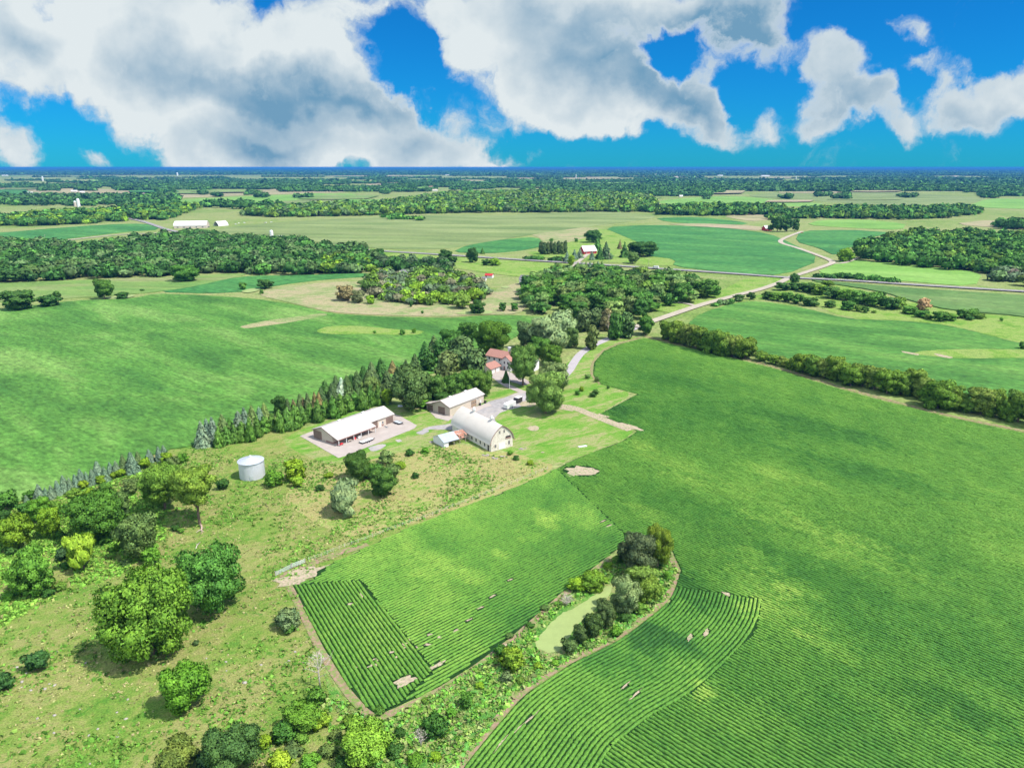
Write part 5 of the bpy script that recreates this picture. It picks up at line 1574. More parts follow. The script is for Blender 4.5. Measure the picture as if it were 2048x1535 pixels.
ALL += scatter([(0, 452), (80, 452), (180, 448), (280, 440), (330, 440), (400, 415), (300, 415), (200, 425), (100, 430), (0, 438), (-300, 445), (-300, 470)], 15, 10, [(.085, .15, .02), MI, YE, MI, D], 'green tree in the hedged woods beyond the left green field', .9, 9)
ALL += scatter([(325, 436), (345, 436), (345, 430), (325, 430)], 12, 10, [D], 'dark tree by the white farm hall', .9, 10)
ALL += scatter([(400, 415), (560, 421), (560, 412), (470, 408), (400, 406)], 22, 11, [D, MI], 'distant dark tree above the white farm hall', .45, 11)
MW = [(485, 431), (560, 435), (700, 432), (850, 428), (900, 427), (1000, 425), (1100, 426), (1200, 424), (1310, 425), (1310, 408), (1300, 396), (1200, 388), (1050, 386), (900, 390), (830, 400), (740, 412), (640, 414), (520, 422)]
ALL += scatter(MW, 15, 12, [(.085, .155, .02), MI, (.10, .165, .02), (.06, .125, .025), SG], 'green tree in the long central wood', .93, 12)
ALL += scatter([(1315, 430), (1400, 432), (1540, 430), (1570, 424), (1540, 417), (1400, 416), (1310, 420)], 14, 12, [D, MI, (.075, .14, .02)], 'green tree in the belt right of the central wood', .93, 13)
ALL += scatter([(1530, 442), (1600, 437), (1640, 437), (1800, 440), (1900, 436), (1960, 428), (1940, 418), (1840, 420), (1700, 420), (1620, 421), (1570, 430)], 14, 11, [D, MI, (.075, .14, .02)], 'green tree in the belt beyond the mown right field', .9, 14)
ALL += scatter([(2000, 458), (2100, 462), (2300, 470), (2300, 458), (2048, 450), (1990, 452)], 14, 11, [D, MI], 'dark tree at the far right edge', .8, 15)
# hedges and singles along field borders
ALL += scatter([(1000, 519), (1100, 524), (1180, 528), (1180, 525), (1100, 520), (1000, 515)], 13, 3.5, [MI, D], 'low bush along the highway', .5, 16, kind='low')
ALL += scatter([(1625, 553), (1800, 566), (1800, 562), (1625, 550)], 9, 3.0, [D, MI], 'low hedge bush along the mown right field', .8, 17, kind='low')
ALL += scatter([(1330, 636), (1400, 616), (1480, 600), (1480, 604), (1400, 622), (1340, 641)], 5, 3.0, [MI, SG], 'low bush along the gravel road ditch', .85, 18, kind='low')
ALL += scatter([(770, 438), (840, 442), (850, 436), (770, 433)], 18, 6, [BR, MI], 'light bush strip in the olive field', .7, 19, kind='low')
FAR = []


def belt(x0, x1, y0, y1, sp, h, tones, dens=.9, seed=0):
    global FAR
    FAR += scatter([(x0, y1), ((x0 + x1) / 2, y1 + rnd.uniform(-1, 1)), (x1, y1), (x1, y0), ((x0 + x1) / 2, y0), (x0, y0)], sp, h, tones, 'far', dens, seed, kind='far', indiv=False)


FT1 = [D, (.035, .09, .028), MI, (.045, .10, .03)]
belt(-200, 360, 392, 412, 20, 10, FT1, .38, 30)
belt(-300, 200, 377, 372, 16, 12, FT1, .9, 31)
belt(200, 700, 362, 369, 20, 12, FT1, .9, 32)
belt(330, 640, 369, 378, 22, 11, FT1, .85, 33)
belt(560, 830, 376, 384, 20, 11, FT1, .7, 34)
belt(230, 420, 372, 381, 20, 11, FT1, .7, 35)
belt(800, 950, 367, 375, 20, 12, FT1, .9, 36)
belt(930, 1090, 368, 376, 22, 12, FT1, .7, 37)
belt(980, 1330, 362, 366, 24, 12, FT1, .8, 38)
belt(1090, 1330, 371, 388, 22, 12, FT1, .95, 39)
belt(1280, 1420, 375, 392, 20, 12, FT1, .95, 40)
belt(1300, 1700, 365, 379, 22, 12, FT1, .95, 41)
belt(1400, 2300, 373, 383, 24, 12, FT1, .9, 42)
belt(1960, 2300, 378, 393, 20, 12, FT1, .95, 43)
belt(1600, 2300, 360, 371, 28, 12, FT1, .75, 44)
belt(-300, 2400, 343, 346.5, 100, 16, FT1, .85, 48)
belt(-300, 900, 347.5, 350, 60, 14, FT1, .8, 53)
belt(900, 2400, 347.5, 352.5, 60, 14, FT1, .75, 54)
belt(-300, 2400, 340.5, 342.5, 150, 18, FT1, .75, 49)
belt(-300, 2400, 337.6, 339.6, 300, 22, FT1, .8, 50)
belt(-300, 2400, 336.2, 337.2, 900, 24, FT1, .9, 52)
for k in range(210):
    y = 344 + 52 * rnd.random() ** 1.5
    x = rnd.uniform(-150, 2150)
    wdt = rnd.uniform(12, 40) + (rnd.uniform(0, 160) if y < 366 else 0)
    belt(x, x + wdt, y, y + (y - 334) * rnd.uniform(.02, .09), 17 if y > 370 else 24, 11, FT1, .85, 100 + k)

ROADS = [(P(*a), P(*b_)) for lst in (HWY, [(1300, 645), (1400, 611), (1470, 592), (1560, 566), (1600, 549), (1668, 526), (1655, 518), (1560, 481), (1605, 463)], [(1285, 652), (1215, 678), (1160, 708), (1138, 742)]) for a, b_ in zip(lst[:-1], lst[1:])]


def near_road(x, y, d=9):
    q = Vector((x, y, 0))
    for a, b_ in ROADS:
        ab = b_ - a
        t = max(0, min(1, (q - a).dot(ab) / ab.length_squared))
        if (a + ab * t - q).length < d:
            return True
    return False


KEEP = [P(1047, 566), P(1068, 560), P(968, 560), P(978, 553), P(806, 556), P(843, 545), P(216, 497), P(270, 490), P(310, 495)]
cand = []
for t in ALL:
    x, y = t[0], t[1]
    if near_road(x, y) or any((x - q.x) ** 2 + (y - q.y) ** 2 < 13 ** 2 for q in KEEP):
        continue
    if any((x - a) ** 2 + (y - b_) ** 2 < (c_ * .7) ** 2 for a, b_, c_ in PLACED[:260]):
        continue
    f = y * CP + H * SP
    inframe = abs(x / f * F) < 1050
    cand.append((t[2] * t[3] / (y * y) * (1 if inframe and t[7] else 0), t))
cand.sort(key=lambda q: -q[0])
n_dec = len([o for o in COL.objects if o.name.startswith('deciduous_tree')])
room = max(0, 292 - n_dec)
single, mass = [c_[1] for c_ in cand[:room]], [c_[1] for c_ in cand[room:]]
print('single wood trees', len(single), 'mass', len(mass), 'far', len(FAR), 'placed deciduous', n_dec)
for t in single:
    x, y, rx, hh, tone, lab, kind, _ = t
    rz = hh * .46
    tw_ = 'dark ' if tone[1] < .10 else 'yellowish ' if tone[0] > .08 and tone[2] < .05 else 'pale ' if tone[1] > .16 else 'greyish ' if tone[2] > .045 else 'mid green '
    sz_ = 'tall ' if hh > 13 else 'low ' if hh < 8 else ''
    lb_ = sz_ + tw_ + re.sub(r'^(dark green|dark|pale green|green|light green|yellowish|grey thin|distant dark|light|low) ', '', lab)
    make_tree(x, y, rx, rz, hh - rz, 'mid' if kind != 'low' else 'low', tone, lb_, 'tree', name='deciduous_tree', group=lab.replace(' tree ', ' trees ').replace(' bush ', ' bushes '), parts=False)


def tree_mass(name, lst, n_leaf, label, size, seed, core_level=0):
    r = np.random.default_rng(seed)
    n = len(lst)
    A = np.array([(t[0], t[1], t[2], t[3]) for t in lst])
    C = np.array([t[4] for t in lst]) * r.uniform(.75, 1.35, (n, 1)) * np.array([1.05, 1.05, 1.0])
    VV, QQ, TT, CC = [], [], [], []
    # cores: three squashed balls per tree
    CV, CT = ICO1
    base = 0
    for j in range(3 if n_leaf > 12 else 2):
        rad = A[:, 2] * r.uniform(.55, .8, n)
        off = r.normal(0, .28, (n, 2)) * A[:, 2:3]
        zc = A[:, 3] * r.uniform(.42, .68, n)
        rz = A[:, 3] * r.uniform(.28, .36, n)
        cen = np.stack([A[:, 0] + off[:, 0], A[:, 1] + off[:, 1], zc], 1)
        wob = r.uniform(.85, 1.12, (n, len(CV), 1))
        v = CV[None] * np.stack([rad, rad, rz], 1)[:, None, :] * wob + cen[:, None, :]
        VV.append(v.reshape(-1, 3))
        TT.append((CT[None] + (np.arange(n) * len(CV))[:, None, None] + base).reshape(-1, 3))
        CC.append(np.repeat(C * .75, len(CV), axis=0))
        base += n * len(CV)
    # leaf sprays
    m = n * n_leaf
    A[:, 2] = np.minimum(A[:, 2], 25) if n_leaf < 1 else A[:, 2]
    n_leaf = max(n_leaf, 1)
    m = n * n_leaf
    d = unit(r.normal(0, 1, (m, 3)) + np.array([0, -.2, .5]))
    ti = np.repeat(np.arange(n), n_leaf)
    rr = A[ti, 2] * r.uniform(.7, 1.05, m)
    pos = np.stack([A[ti, 0] + d[:, 0] * rr, A[ti, 1] + d[:, 1] * rr, A[ti, 3] * (.55 + .48 * d[:, 2] * r.uniform(.75, 1.05, m))], 1)
    V, Q = leaf_quads(pos, d, 1.0, r, 1.2, None, .4)
    V = (V.reshape(-1, 4, 3) - pos[:, None, :]) * (A[ti, 2] * size)[:, None, None] + pos[:, None, :]
    VV.append(V.reshape(-1, 3))
    QQ = Q + base
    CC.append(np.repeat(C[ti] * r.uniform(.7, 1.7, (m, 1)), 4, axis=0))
    me = np_mesh(name, np.concatenate(VV), QQ, np.concatenate(TT), None, [M['woods']])
    ca = me.attributes.new('tree_colour', 'FLOAT_COLOR', 'POINT')
    c4 = np.concatenate([np.concatenate(CC), np.ones((len(me.vertices), 1))], 1).astype(np.float32)
    ca.data.foreach_set('color', c4.ravel())
    o = link(name, me)
    print(name, len(me.vertices))
    return tag(o, label, 'woodland', None, 'stuff')


nearm = [t for t in mass if t[1] < 1400]
farm_ = [t for t in mass if t[1] >= 1400] + [t for t in FAR if t[1] < 4200]
vfar = [t for t in FAR if t[1] >= 4200]
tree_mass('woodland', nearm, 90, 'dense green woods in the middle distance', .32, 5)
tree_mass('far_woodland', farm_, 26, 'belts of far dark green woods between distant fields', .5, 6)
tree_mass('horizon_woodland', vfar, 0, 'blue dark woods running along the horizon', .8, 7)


# ------------------------------------------------------------------ buildings
def root_at(name, px, py, ang, label, cat, group=None):
    p = P(px, py)
    return empty(name, (p.x, p.y, 0), R(ang), label, cat, group)


def panel_door(root, name, x0, x1, y, z1, mat, face='y-', lines=4, windows=0, label=None, z0=0.02):
    """a sectional door lying on a wall; x0..x1 along the wall, y the wall plane, face the way it looks"""
    m = MB()
    n = lines
    hh = (z1 - z0) / n
    for k in range(n):
        a, b_ = z0 + k * hh + .02, z0 + (k + 1) * hh - .02
        if face == 'y-':
            m.box(x0, x1, y - .09, y + .02, a, b_)
        else:
            m.box(y - .09, y + .02, x0, x1, a, b_)
    if face == 'y-':
        m.box(x0, x1, y - .06, y + .02, z0, z1)
    else:
        m.box(y - .06, y + .02, x0, x1, z0, z1)
    d = m.build(name, mat, root)
    if label:
        d['label'] = label
    f = MB()
    t = .16
    for (a, b_, c_, e) in ((x0 - t, x0, z0, z1 + t), (x1, x1 + t, z0, z1 + t), (x0, x1, z1, z1 + t)):
        if face == 'y-':
            f.box(a, b_, y - .12, y + .03, c_, e)
        else:
            f.box(y - .12, y + .03, a, b_, c_, e)
    f.build('frame', M['white'] if mat is M['door_tan'] else M['trim_brown'], d)
    if windows:
        g = MB()
        for k in range(windows):
            xa = x0 + (x1 - x0) * (k + .2) / windows
            xb = x0 + (x1 - x0) * (k + .8) / windows
            za, zb = z0 + hh * (n * .55), z0 + hh * (n * .55) + .35
            if face == 'y-':
                g.box(xa, xb, y - .11, y, za, zb)
            else:
                g.box(y - .11, y, xa, xb, za, zb)
        g.build('pane', M['glass'], d)
    return d


def window(root, x, y, z, w_, h_, face='y-', frame=None, glass=None, name='window'):
    """face y-: on a wall looking down -y at plane y; x-: wall at plane x=y value"""
    g = MB()
    f = MB()
    t = .07
    if face in ('y-', 'y+'):
        s = -1 if face == 'y-' else 1
        g.box(x - w_ / 2, x + w_ / 2, min(y, y + s * .03), max(y, y + s * .03), z, z + h_)
        a, b_ = min(y, y + s * .07), max(y, y + s * .07)
        for q in ((x - w_ / 2 - t, x - w_ / 2, z - t, z + h_ + t), (x + w_ / 2, x + w_ / 2 + t, z - t, z + h_ + t), (x - w_ / 2, x + w_ / 2, z - t, z), (x - w_ / 2, x + w_ / 2, z + h_, z + h_ + t)):
            f.box(q[0], q[1], a, b_, q[2], q[3])
    else:
        s = -1 if face == 'x-' else 1
        g.box(min(y, y + s * .03), max(y, y + s * .03), x - w_ / 2, x + w_ / 2, z, z + h_)
        a, b_ = min(y, y + s * .07), max(y, y + s * .07)
        for q in ((x - w_ / 2 - t, x - w_ / 2, z - t, z + h_ + t), (x + w_ / 2, x + w_ / 2 + t, z - t, z + h_ + t), (x - w_ / 2, x + w_ / 2, z - t, z), (x - w_ / 2, x + w_ / 2, z + h_, z + h_ + t)):
            f.box(a, b_, q[0], q[1], q[2], q[3])
    o = g.build(name, glass or M['glass'], root)
    f.build('frame', frame or M['white'], o)
    return o


def gable_shell(root, L, W, hw, hr, wmat, y0=None):
    """walls of a gabled house: x from 0 to L, y from -W/2 to W/2"""
    m = MB()
    m.prism([(-W / 2, 0), (W / 2, 0), (W / 2, hw), (0, hr - .12), (-W / 2, hw)], 0, L, 'x')
    return m.build('wall', wmat, root)


def gable_roof(root, L, W, hw, hr, rmat, over=.5, th=.14, name='roof', x0=0.0):
    m = MB()
    s = (hr - hw) / (W / 2)
    ye = W / 2 + over
    ze = hw - s * over
    m.prism([(-ye, ze), (0, hr), (ye, ze), (ye, ze + th), (0, hr + th * 1.15), (-ye, ze + th)], x0 - over * .8, L + over * .8, 'x')
    return m.build(name, rmat, root)


# --- the round roofed dairy barn.  x runs along the ridge away from the near gable, +y is its left side
BL, BWD, BH, BZ = 27.0, 9.8, 3.2, 9.0
A0 = P(982, 903.5)
ang = R(126)
n_ = Vector((math.cos(ang + math.pi / 2), math.sin(ang + math.pi / 2), 0))
mid = A0 - n_ * (BWD / 2)
barn = empty('dairy_barn', (mid.x, mid.y, 0), ang, 'tall cream barn with an arched roof and two white roof ventilators', 'barn')


def arch(half, z0, z1, n=12, grow=0.0):
    """pointed arch profile from the right eave over the ridge to the left eave"""
    out = []
    for i in range(n + 1):
        t = i / n
        out.append(((half + grow) * (1 - t ** 1.75) ** .92, z0 + (z1 - z0 + grow) * t ** .92))
    return out


ap = arch(BWD / 2, BH, BZ)
prof = [(-BWD / 2, 0), (BWD / 2, 0)] + ap + [(-y, z) for (y, z) in reversed(ap[:-1])]
m = MB()
m.prism(prof, 0, BL, 'x')
m.build('wall', M['wall_cream'], barn)
ro = arch(BWD / 2, BH, BZ, 12, .42)
ro[0] = (BWD / 2 + .75, BH - .35)
ri = arch(BWD / 2, BH, BZ, 12, .2)
ri[0] = (BWD / 2 + .68, BH - .47)
outer = ro + [(-y, z) for (y, z) in reversed(ro[:-1])]
inner = ri + [(-y, z) for (y, z) in reversed(ri[:-1])]
m = MB()
n = len(outer)
vs = [(x, y, z) for x in (-.35, BL + .35) for (y, z) in outer + inner]
fs = []
for i in range(n - 1):
    fs.append((i, i + 1, 2 * n + i + 1, 2 * n + i))
    fs.append((n + i, 3 * n + i, 3 * n + i + 1, n + i + 1))
    fs.append((i, n + i, n + i + 1, i + 1))
    fs.append((2 * n + i, 2 * n + i + 1, 3 * n + i + 1, 3 * n + i))
for i in (0, n - 1):
    fs.append((i, 2 * n + i, 3 * n + i, n + i))
m.add(vs, fs)
roof = m.build('roof', M['roof_barn'], barn, smooth=False)
m = MB()
for i in range(n - 1):
    (ya, za), (yb, zb) = outer[i], outer[i + 1]
    m.add([(-.42, ya, za + .03), (-.42, yb, zb + .03), (-.36, yb, zb + .03), (-.36, ya, za + .03), (-.42, ya * .975, za - .22), (-.42, yb * .975, zb - .22), (-.36, yb * .975, zb - .22), (-.36, ya * .975, za - .22)],
          [(0, 1, 2, 3), (4, 7, 6, 5), (0, 4, 5, 1), (3, 2, 6, 7), (0, 3, 7, 4), (1, 5, 6, 2)])
m.build('rake_trim', M['trim_brown'], roof)
for xv in (6.4, 18.6):
    v = MB()
    v.lathe([(.42, BZ + .2), (.42, BZ + 1.25), (.75, BZ + 1.3), (.78, BZ + 1.42), (.40, BZ + 1.75), (.42, BZ + 2.0), (.28, BZ + 2.25), (.05, BZ + 2.35), (.03, BZ + 2.7), (0, BZ + 2.7)], 16, xv, 0)
    o = v.build('roof_ventilator', M['white'], barn, smooth=True)
for k in range(7):
    window(barn, 4.1 + k * 2.9, BWD / 2, 1.0, .75, 1.25, 'y+', M['wood'])
d = MB().box(1.2, 2.1, BWD / 2, BWD / 2 + .05, 0.02, 2.2).build('door', M['dark'], barn)
d['label'] = 'open dark side door'
MB().box(1.08, 1.2, BWD / 2, BWD / 2 + .1, .02, 2.3).box(2.1, 2.22, BWD / 2, BWD / 2 + .1, .02, 2.3).box(1.2, 2.1, BWD / 2, BWD / 2 + .1, 2.2, 2.3).build('frame', M['wood'], d)
for (y, z, w_, h_) in ((1.0, 6.3, .6, 1.05), (-1.0, 6.3, .6, 1.05), (2.9, 1.2, .7, 1.2), (-3.3, 1.3, .7, 1.3)):
    window(barn, y, 0, z, w_, h_, 'x-', M['wood'])
d = MB()
d.box(-.06, 0, -1.5, 1.5, .05, 2.5)
for k in range(5):
    d.box(-.09, -.06, -1.5 + k * .6 + .05, -1.5 + k * .6 + .5, .1, 2.4)
d = d.build('door', M['white'], barn)
MB().box(-.12, 0, -1.7, -1.5, .02, 2.7).box(-.12, 0, 1.5, 1.7, .02, 2.7).box(-.12, 0, -1.5, 1.5, 2.5, 2.7).build('frame', M['wall_cream'], d)
d = MB().box(-.05, 0, -4.0, -1.7, 3.9, 4.7).build('loft_opening', M['dark'], barn)
d['label'] = 'broken dark hay door opening with a brown sill'
MB().box(-.11, -.05, -4.1, -1.6, 3.6, 4.1).build('sill', M['trim_brown'], d)
bb = MB()
for k in range(11):
    y = -4.5 + k * .9
    zt = BH + (BZ - BH) * max(0.05, 1 - (abs(y) / (BWD / 2)) ** 2.4) - .3
    bb.box(-.035, 0, y - .05, y + .05, 0.05, zt)
bb.build('batten', M['wall_cream'], barn)

# --- the low rusting shed built against the barn
S0 = P(888.4, 895.5)
shed = empty('lean_to_shed', (S0.x, S0.y, 0), R(38), 'low white shed with a grey metal roof rusting where it meets the barn', 'shed')
SL, SW, shw, shr = 10.6, 7.6, 2.3, 3.9
m = MB()
m.prism([(0, 0), (SW, 0), (SW, shw), (SW * .5, shr - .1), (0, shw)], 0, .12, 'x')
m.box(.12, SL - .1, SW - .12, SW, 0, shw)
m.box(.12, 2.0, 0, .12, 0, shw)
m.build('wall', M['white'], shed)
for k, xx in enumerate((4.4, 7.0, 9.6)):
    MB().box(xx, xx + .16, .02, .18, 0, shw).build('post', M['wood'], shed)
MB().box(.4, SL - .4, SW * .45, SW * .5, 0, shw).build('inner_wall', M['wood'], shed)
m = MB()
m.prism([(-.4, shw - .17), (SW / 2, shr), (SW + .4, shw - .17), (SW + .4, shw - .1), (SW / 2, shr + .09), (-.4, shw - .1)], -.35, 6.6, 'x')
m.prism([(SW / 2, shr), (SW + .4, shw - .17), (SW + .4, shw - .1), (SW / 2, shr + .09)], 6.6, SL + .4, 'x')
rf = m.build('roof', M['metal_shed'], shed)
m = MB()
r_ = random.Random(4)
sl = (shr - shw) / (SW / 2)
for i in range(7):
    for j in range(4):
        if r_.random() < .12 or (i > 3 and j == 0 and r_.random() < .6):
            continue
        xa, xb = 6.62 + i * .62, 6.62 + i * .62 + r_.uniform(.5, .61)
        ya, yb = -.3 + j * 1.03, -.3 + j * 1.03 + r_.uniform(.85, 1.02)
        dz = r_.uniform(-.03, .05)
        za, zb = shw - .17 + (ya + .4) * sl + dz, shw - .17 + (yb + .4) * sl + dz
        m.add([(xa, ya, za), (xb, ya, za), (xb, yb, zb), (xa, yb, zb), (xa, ya, za + .04), (xb, ya, za + .04), (xb, yb, zb + .04), (xa, yb, zb + .04)],
              [(0, 3, 2, 1), (4, 5, 6, 7), (0, 1, 5, 4), (1, 2, 6, 5), (2, 3, 7, 6), (3, 0, 4, 7)])
o = m.build('rusted_sheeting', M['rust'], rf)
o['label'] = 'loose rusted sheets with gaps'
m = MB()
for k in range(7):
    m.prism([(-.35, shw - .3), (SW / 2, shr - .13), (SW / 2, shr - .03), (-.35, shw - .2)], 6.7 + k * .65, 6.78 + k * .65, 'x')
m.build('rafters', M['wood'], rf)

# --- the long machine shed with a porch
C0 = P(666, 888.8)
msh = empty('machine_shed', (C0.x, C0.y, 0), R(52.5), 'long low tan machine shed with a pale metal roof and open porch', 'machine shed')
ML, MW_, MH_, MR = 31.0, 11.5, 3.7, 5.7
m = MB()
m.prism([(0, 0), (MW_, 0), (MW_, MH_), (MW_ / 2, MR - .12), (0, MH_)], 0, ML, 'x')
m.build('wall', M['wall_tan'], msh)
m = MB()
m.box(-.04, 0, -.02, 3.6, 0.02, .95).box(-.05, 0, 3.6, 3.9, .02, .95)
m.box(24.6, 25.6, -.05, 0, .02, .95).box(.02, 18.5, -.04, 0, .02, .95)
m.build('wainscot', M['trim_brown'], msh)
s_ = (MR - MH_) / (MW_ / 2)
PD = 3.6
m = MB()
m.prism([(-.5, MH_ - s_ * .5), (MW_ / 2, MR), (MW_ + .5, MH_ - s_ * .5), (MW_ + .5, MH_ - s_ * .5 + .14), (MW_ / 2, MR + .16), (-.5, MH_ - s_ * .5 + .14)], -.45, ML + .45, 'x')
rf = m.build('roof', M['roof_cream'], msh)
m = MB()
m.prism([(-PD, MH_ - s_ * .5 - .95), (-.48, MH_ - s_ * .5), (-.48, MH_ - s_ * .5 + .145), (-PD, MH_ - s_ * .5 - .80)], -.45, 18.6, 'x')
pr = m.build('porch_roof', M['roof_cream'], msh)
MB().box(-.45, 18.6, -PD - .06, -PD, MH_ - s_ * .5 - 1.1, MH_ - s_ * .5 - .78).build('fascia', M['trim_brown'], pr)
for k in range(6):
    xx = .0 + k * 3.62
    MB().box(xx, xx + .2, -PD + .1, -PD + .3, 0.02, MH_ - s_ * .5 - .93).build('post', M['white'], msh)
for xx in (8.0, 20.0):
    v = MB()
    v.box(xx - .45, xx + .45, MW_ / 2 - .3, MW_ / 2 + .3, MR + .05, MR + .55).prism([(MW_ / 2 - .5, MR + .55), (MW_ / 2 + .5, MR + .55), (MW_ / 2, MR + .8)], xx - .6, xx + .6, 'x')
    v.build('roof_vent', M['white'], rf)
panel_door(msh, 'door', 6.6, 11.0, 0, 3.5, M['door_brown'], 'x-', 5)
panel_door(msh, 'door', 19.3, 22.3, 0, 3.4, M['door_brown'], 'y-', 5)
panel_door(msh, 'door', 27.2, 30.6, 0, 2.7, M['door_brown'], 'y-', 4)
d = MB().box(23.4, 24.3, -.06, 0, .02, 2.15).build('door', M['white'], msh)
window(msh, 25.2, 0, 1.2, .7, .9, 'y-')
window(msh, 24.6, 0, 1.25, .001, .001, 'y-') if False else None
for xx in (3.2, 8.0, 12.2):
    o = MB().box(xx, xx + 1.8, -.07, 0, .95, 2.3).build('window', M['dark'], msh)
m = MB()
m.prism([(-.52, MH_ - s_ * .5), (MW_ / 2, MR + .02), (MW_ / 2, MR - .2), (-.5, MH_ - s_ * .5 - .22)], -.5, -.455, 'x')
m.prism([(MW_ / 2, MR + .02), (MW_ + .52, MH_ - s_ * .5), (MW_ + .5, MH_ - s_ * .5 - .22), (MW_ / 2, MR - .2)], -.5, -.455, 'x')
m.build('rake_trim', M['trim_brown'], rf)

# --- the workshop
C1 = P(899.8, 832.5)
ws = empty('workshop', (C1.x, C1.y, 0), R(53), 'tan workshop with a pale gabled roof and brown garage doors in its end', 'workshop')
WL, WW, WH, WR = 22.5, 9.6, 4.1, 6.0
m = MB()
m.prism([(0, 0), (WW, 0), (WW, WH), (WW / 2, WR - .12), (0, WH)], 0, WL, 'x')
m.prism([(WW, 0), (WW + 4.2, 0), (WW + 4.2, 2.9), (WW, 3.7)], .6, WL - 4, 'x')
m.build('wall', M['wall_tan'], ws)
rf = MB().prism([(-.45, WH - .16), (WW / 2, WR), (WW + .2, WH - .06), (WW + .2, WH + .08), (WW / 2, WR + .16), (-.45, WH - .02)], -.45, WL + .45, 'x').build('roof', M['roof_cream'], ws)
MB().prism([(WW + .0, 3.72), (WW + 4.7, 2.86), (WW + 4.7, 3.0), (WW + .0, 3.86)], .1, WL - 3.6, 'x').build('side_roof', M['roof_cream'], ws)
for xx in (5.5, 15.5):
    MB().box(xx - .5, xx + .5, WW / 2 - .3, WW / 2 + .3, WR + .05, WR + .5).prism([(WW / 2 - .5, WR + .5), (WW / 2 + .5, WR + .5), (WW / 2, WR + .72)], xx - .65, xx + .65, 'x').build('roof_vent', M['white'], rf)
panel_door(ws, 'door', 2.9, 6.3, 0, 3.2, M['door_brown'], 'x-', 5)
panel_door(ws, 'door', WW + .8, WW + 3.5, .6, 2.5, M['door_brown'], 'x-', 4, label='lower door in the side bay')
panel_door(ws, 'door', 13.6, 17.4, 0, 3.3, M['door_tan'], 'y-', 5, windows=3)
MB().box(19.8, 20.7, -.06, 0, .02, 2.1).build('door', M['white'], ws)
window(ws, 18.4, 0, 2.6, .6, .5, 'y-')
MB().prism([(-.5, WH - .2), (WW / 2, WR + .02), (WW / 2, WR - .2), (-.5, WH - .4)], -.5, -.455, 'x').prism([(WW / 2, WR + .02), (WW + .25, WH - .06), (WW + .25, WH - .26), (WW / 2, WR - .2)], -.5, -.455, 'x').build(
    'rake_trim', M['trim_brown'], rf)
bld = {}

# --- the house with red roofs: x runs along its long front, -y is the front
H0 = P(973, 730)
hs = empty('house', (H0.x, H0.y, 0), R(-36), 'cream two storey house with brick red roofs and a white chimney', 'house')
m = MB()
m.prism([(0, 0), (8.5, 0), (8.5, 5.6), (4.25, 8.0), (0, 5.6)], 0, 13, 'x')
m.prism([(0.5, 0), (9.5, 0), (9.5, 5.4), (5.0, 7.8), (.5, 5.4)], 13.3, 27, 'x')
m.prism([(11.8, 0), (17.2, 0), (17.2, 5.5), (14.5, 7.4), (11.8, 5.5)], -2.2, 4.2, 'y')
m.build('wall', M['white'], hs)
rf = MB().prism([(-.6, 5.28), (4.25, 8.02), (9.1, 5.28), (9.1, 5.48), (4.25, 8.27), (-.6, 5.48)], -.6, 13.2, 'x').build('roof', M['shingle_red'], hs)
MB().prism([(-.1, 5.1), (5.0, 7.82), (10.1, 5.1), (10.1, 5.3), (5.0, 8.07), (-.1, 5.3)], 13.4, 27.6, 'x').build('wing_roof', M['shingle_red'], hs)
MB().prism([(11.2, 5.12), (14.5, 7.44), (17.8, 5.12), (17.8, 5.32), (14.5, 7.69), (11.2, 5.32)], -2.8, 4.2, 'y').build('porch_roof', M['shingle_red'], hs)
MB().box(10.2, 11.4, 5.2, 6.3, 6.8, 9.9).box(10.05, 11.55, 5.05, 6.45, 9.9, 10.2).build('chimney', M['white'], rf)
for (x, z) in ((2, 3.6), (5.2, 3.6), (8.6, 3.6), (5.2, 1.0), (9.2, 1.0), (19.5, 3.4), (22.5, 3.4), (25.3, 3.4), (19.5, 1.0), (23.5, 1.0)):
    window(hs, x, 0 if x < 13 else .5, z, 1.0, 1.3, 'y-')
for (x, z) in ((13.4, 3.4), (15.6, 3.4), (15.6, 1.0)):
    window(hs, x, -2.2, z, .9, 1.3, 'y-')
MB().box(12.9, 13.9, -2.27, -2.2, .02, 2.2).build('door', M['trim_brown'], hs)
G0 = P(981, 748.5)
gr = empty('garage', (G0.x, G0.y, 0), R(54), 'low cream garage with a brick red roof beside the house', 'garage')
MB().prism([(0, 0), (7.5, 0), (7.5, 2.9), (3.75, 4.6), (0, 2.9)], 0, 8, 'x').build('wall', M['wall_cream'], gr)
MB().prism([(-.6, 2.6), (3.75, 4.66), (8.1, 2.6), (8.1, 2.8), (3.75, 4.9), (-.6, 2.8)], -.6, 8.6, 'x').build('roof', M['shingle_red'], gr)
panel_door(gr, 'door', .6, 3.6, 0, 2.4, M['white'], 'y-', 4)
panel_door(gr, 'door', 4.4, 7.4, 0, 2.4, M['white'], 'y-', 4)

# --- the grain bin
bp = P(505, 952)
gb = empty('grain_bin', (bp.x, bp.y, 0), .3, 'short galvanised steel grain bin with a conical roof', 'grain bin')
RB = 4.05
prof_ = []
for k in range(29):
    prof_.append((RB + (.03 if k % 2 else -.01), 5.9 * k / 28))
MB().lathe(prof_, 48).build('wall', M['bin'], gb, smooth=True)
m = MB()
n = 48
vs = [(0, 0, 7.35)] + [((RB + .28) * math.cos(2 * math.pi * k / n), (RB + .28) * math.sin(2 * math.pi * k / n), 5.86 + (.05 if k % 2 else 0)) for k in range(n)] + \
     [((RB + .25) * math.cos(2 * math.pi * k / n), (RB + .25) * math.sin(2 * math.pi * k / n), 5.76) for k in range(n)]
fs = [(0, 1 + k, 1 + (k + 1) % n) for k in range(n)] + [(1 + k, 1 + n + k, 1 + n + (k + 1) % n, 1 + (k + 1) % n) for k in range(n)]
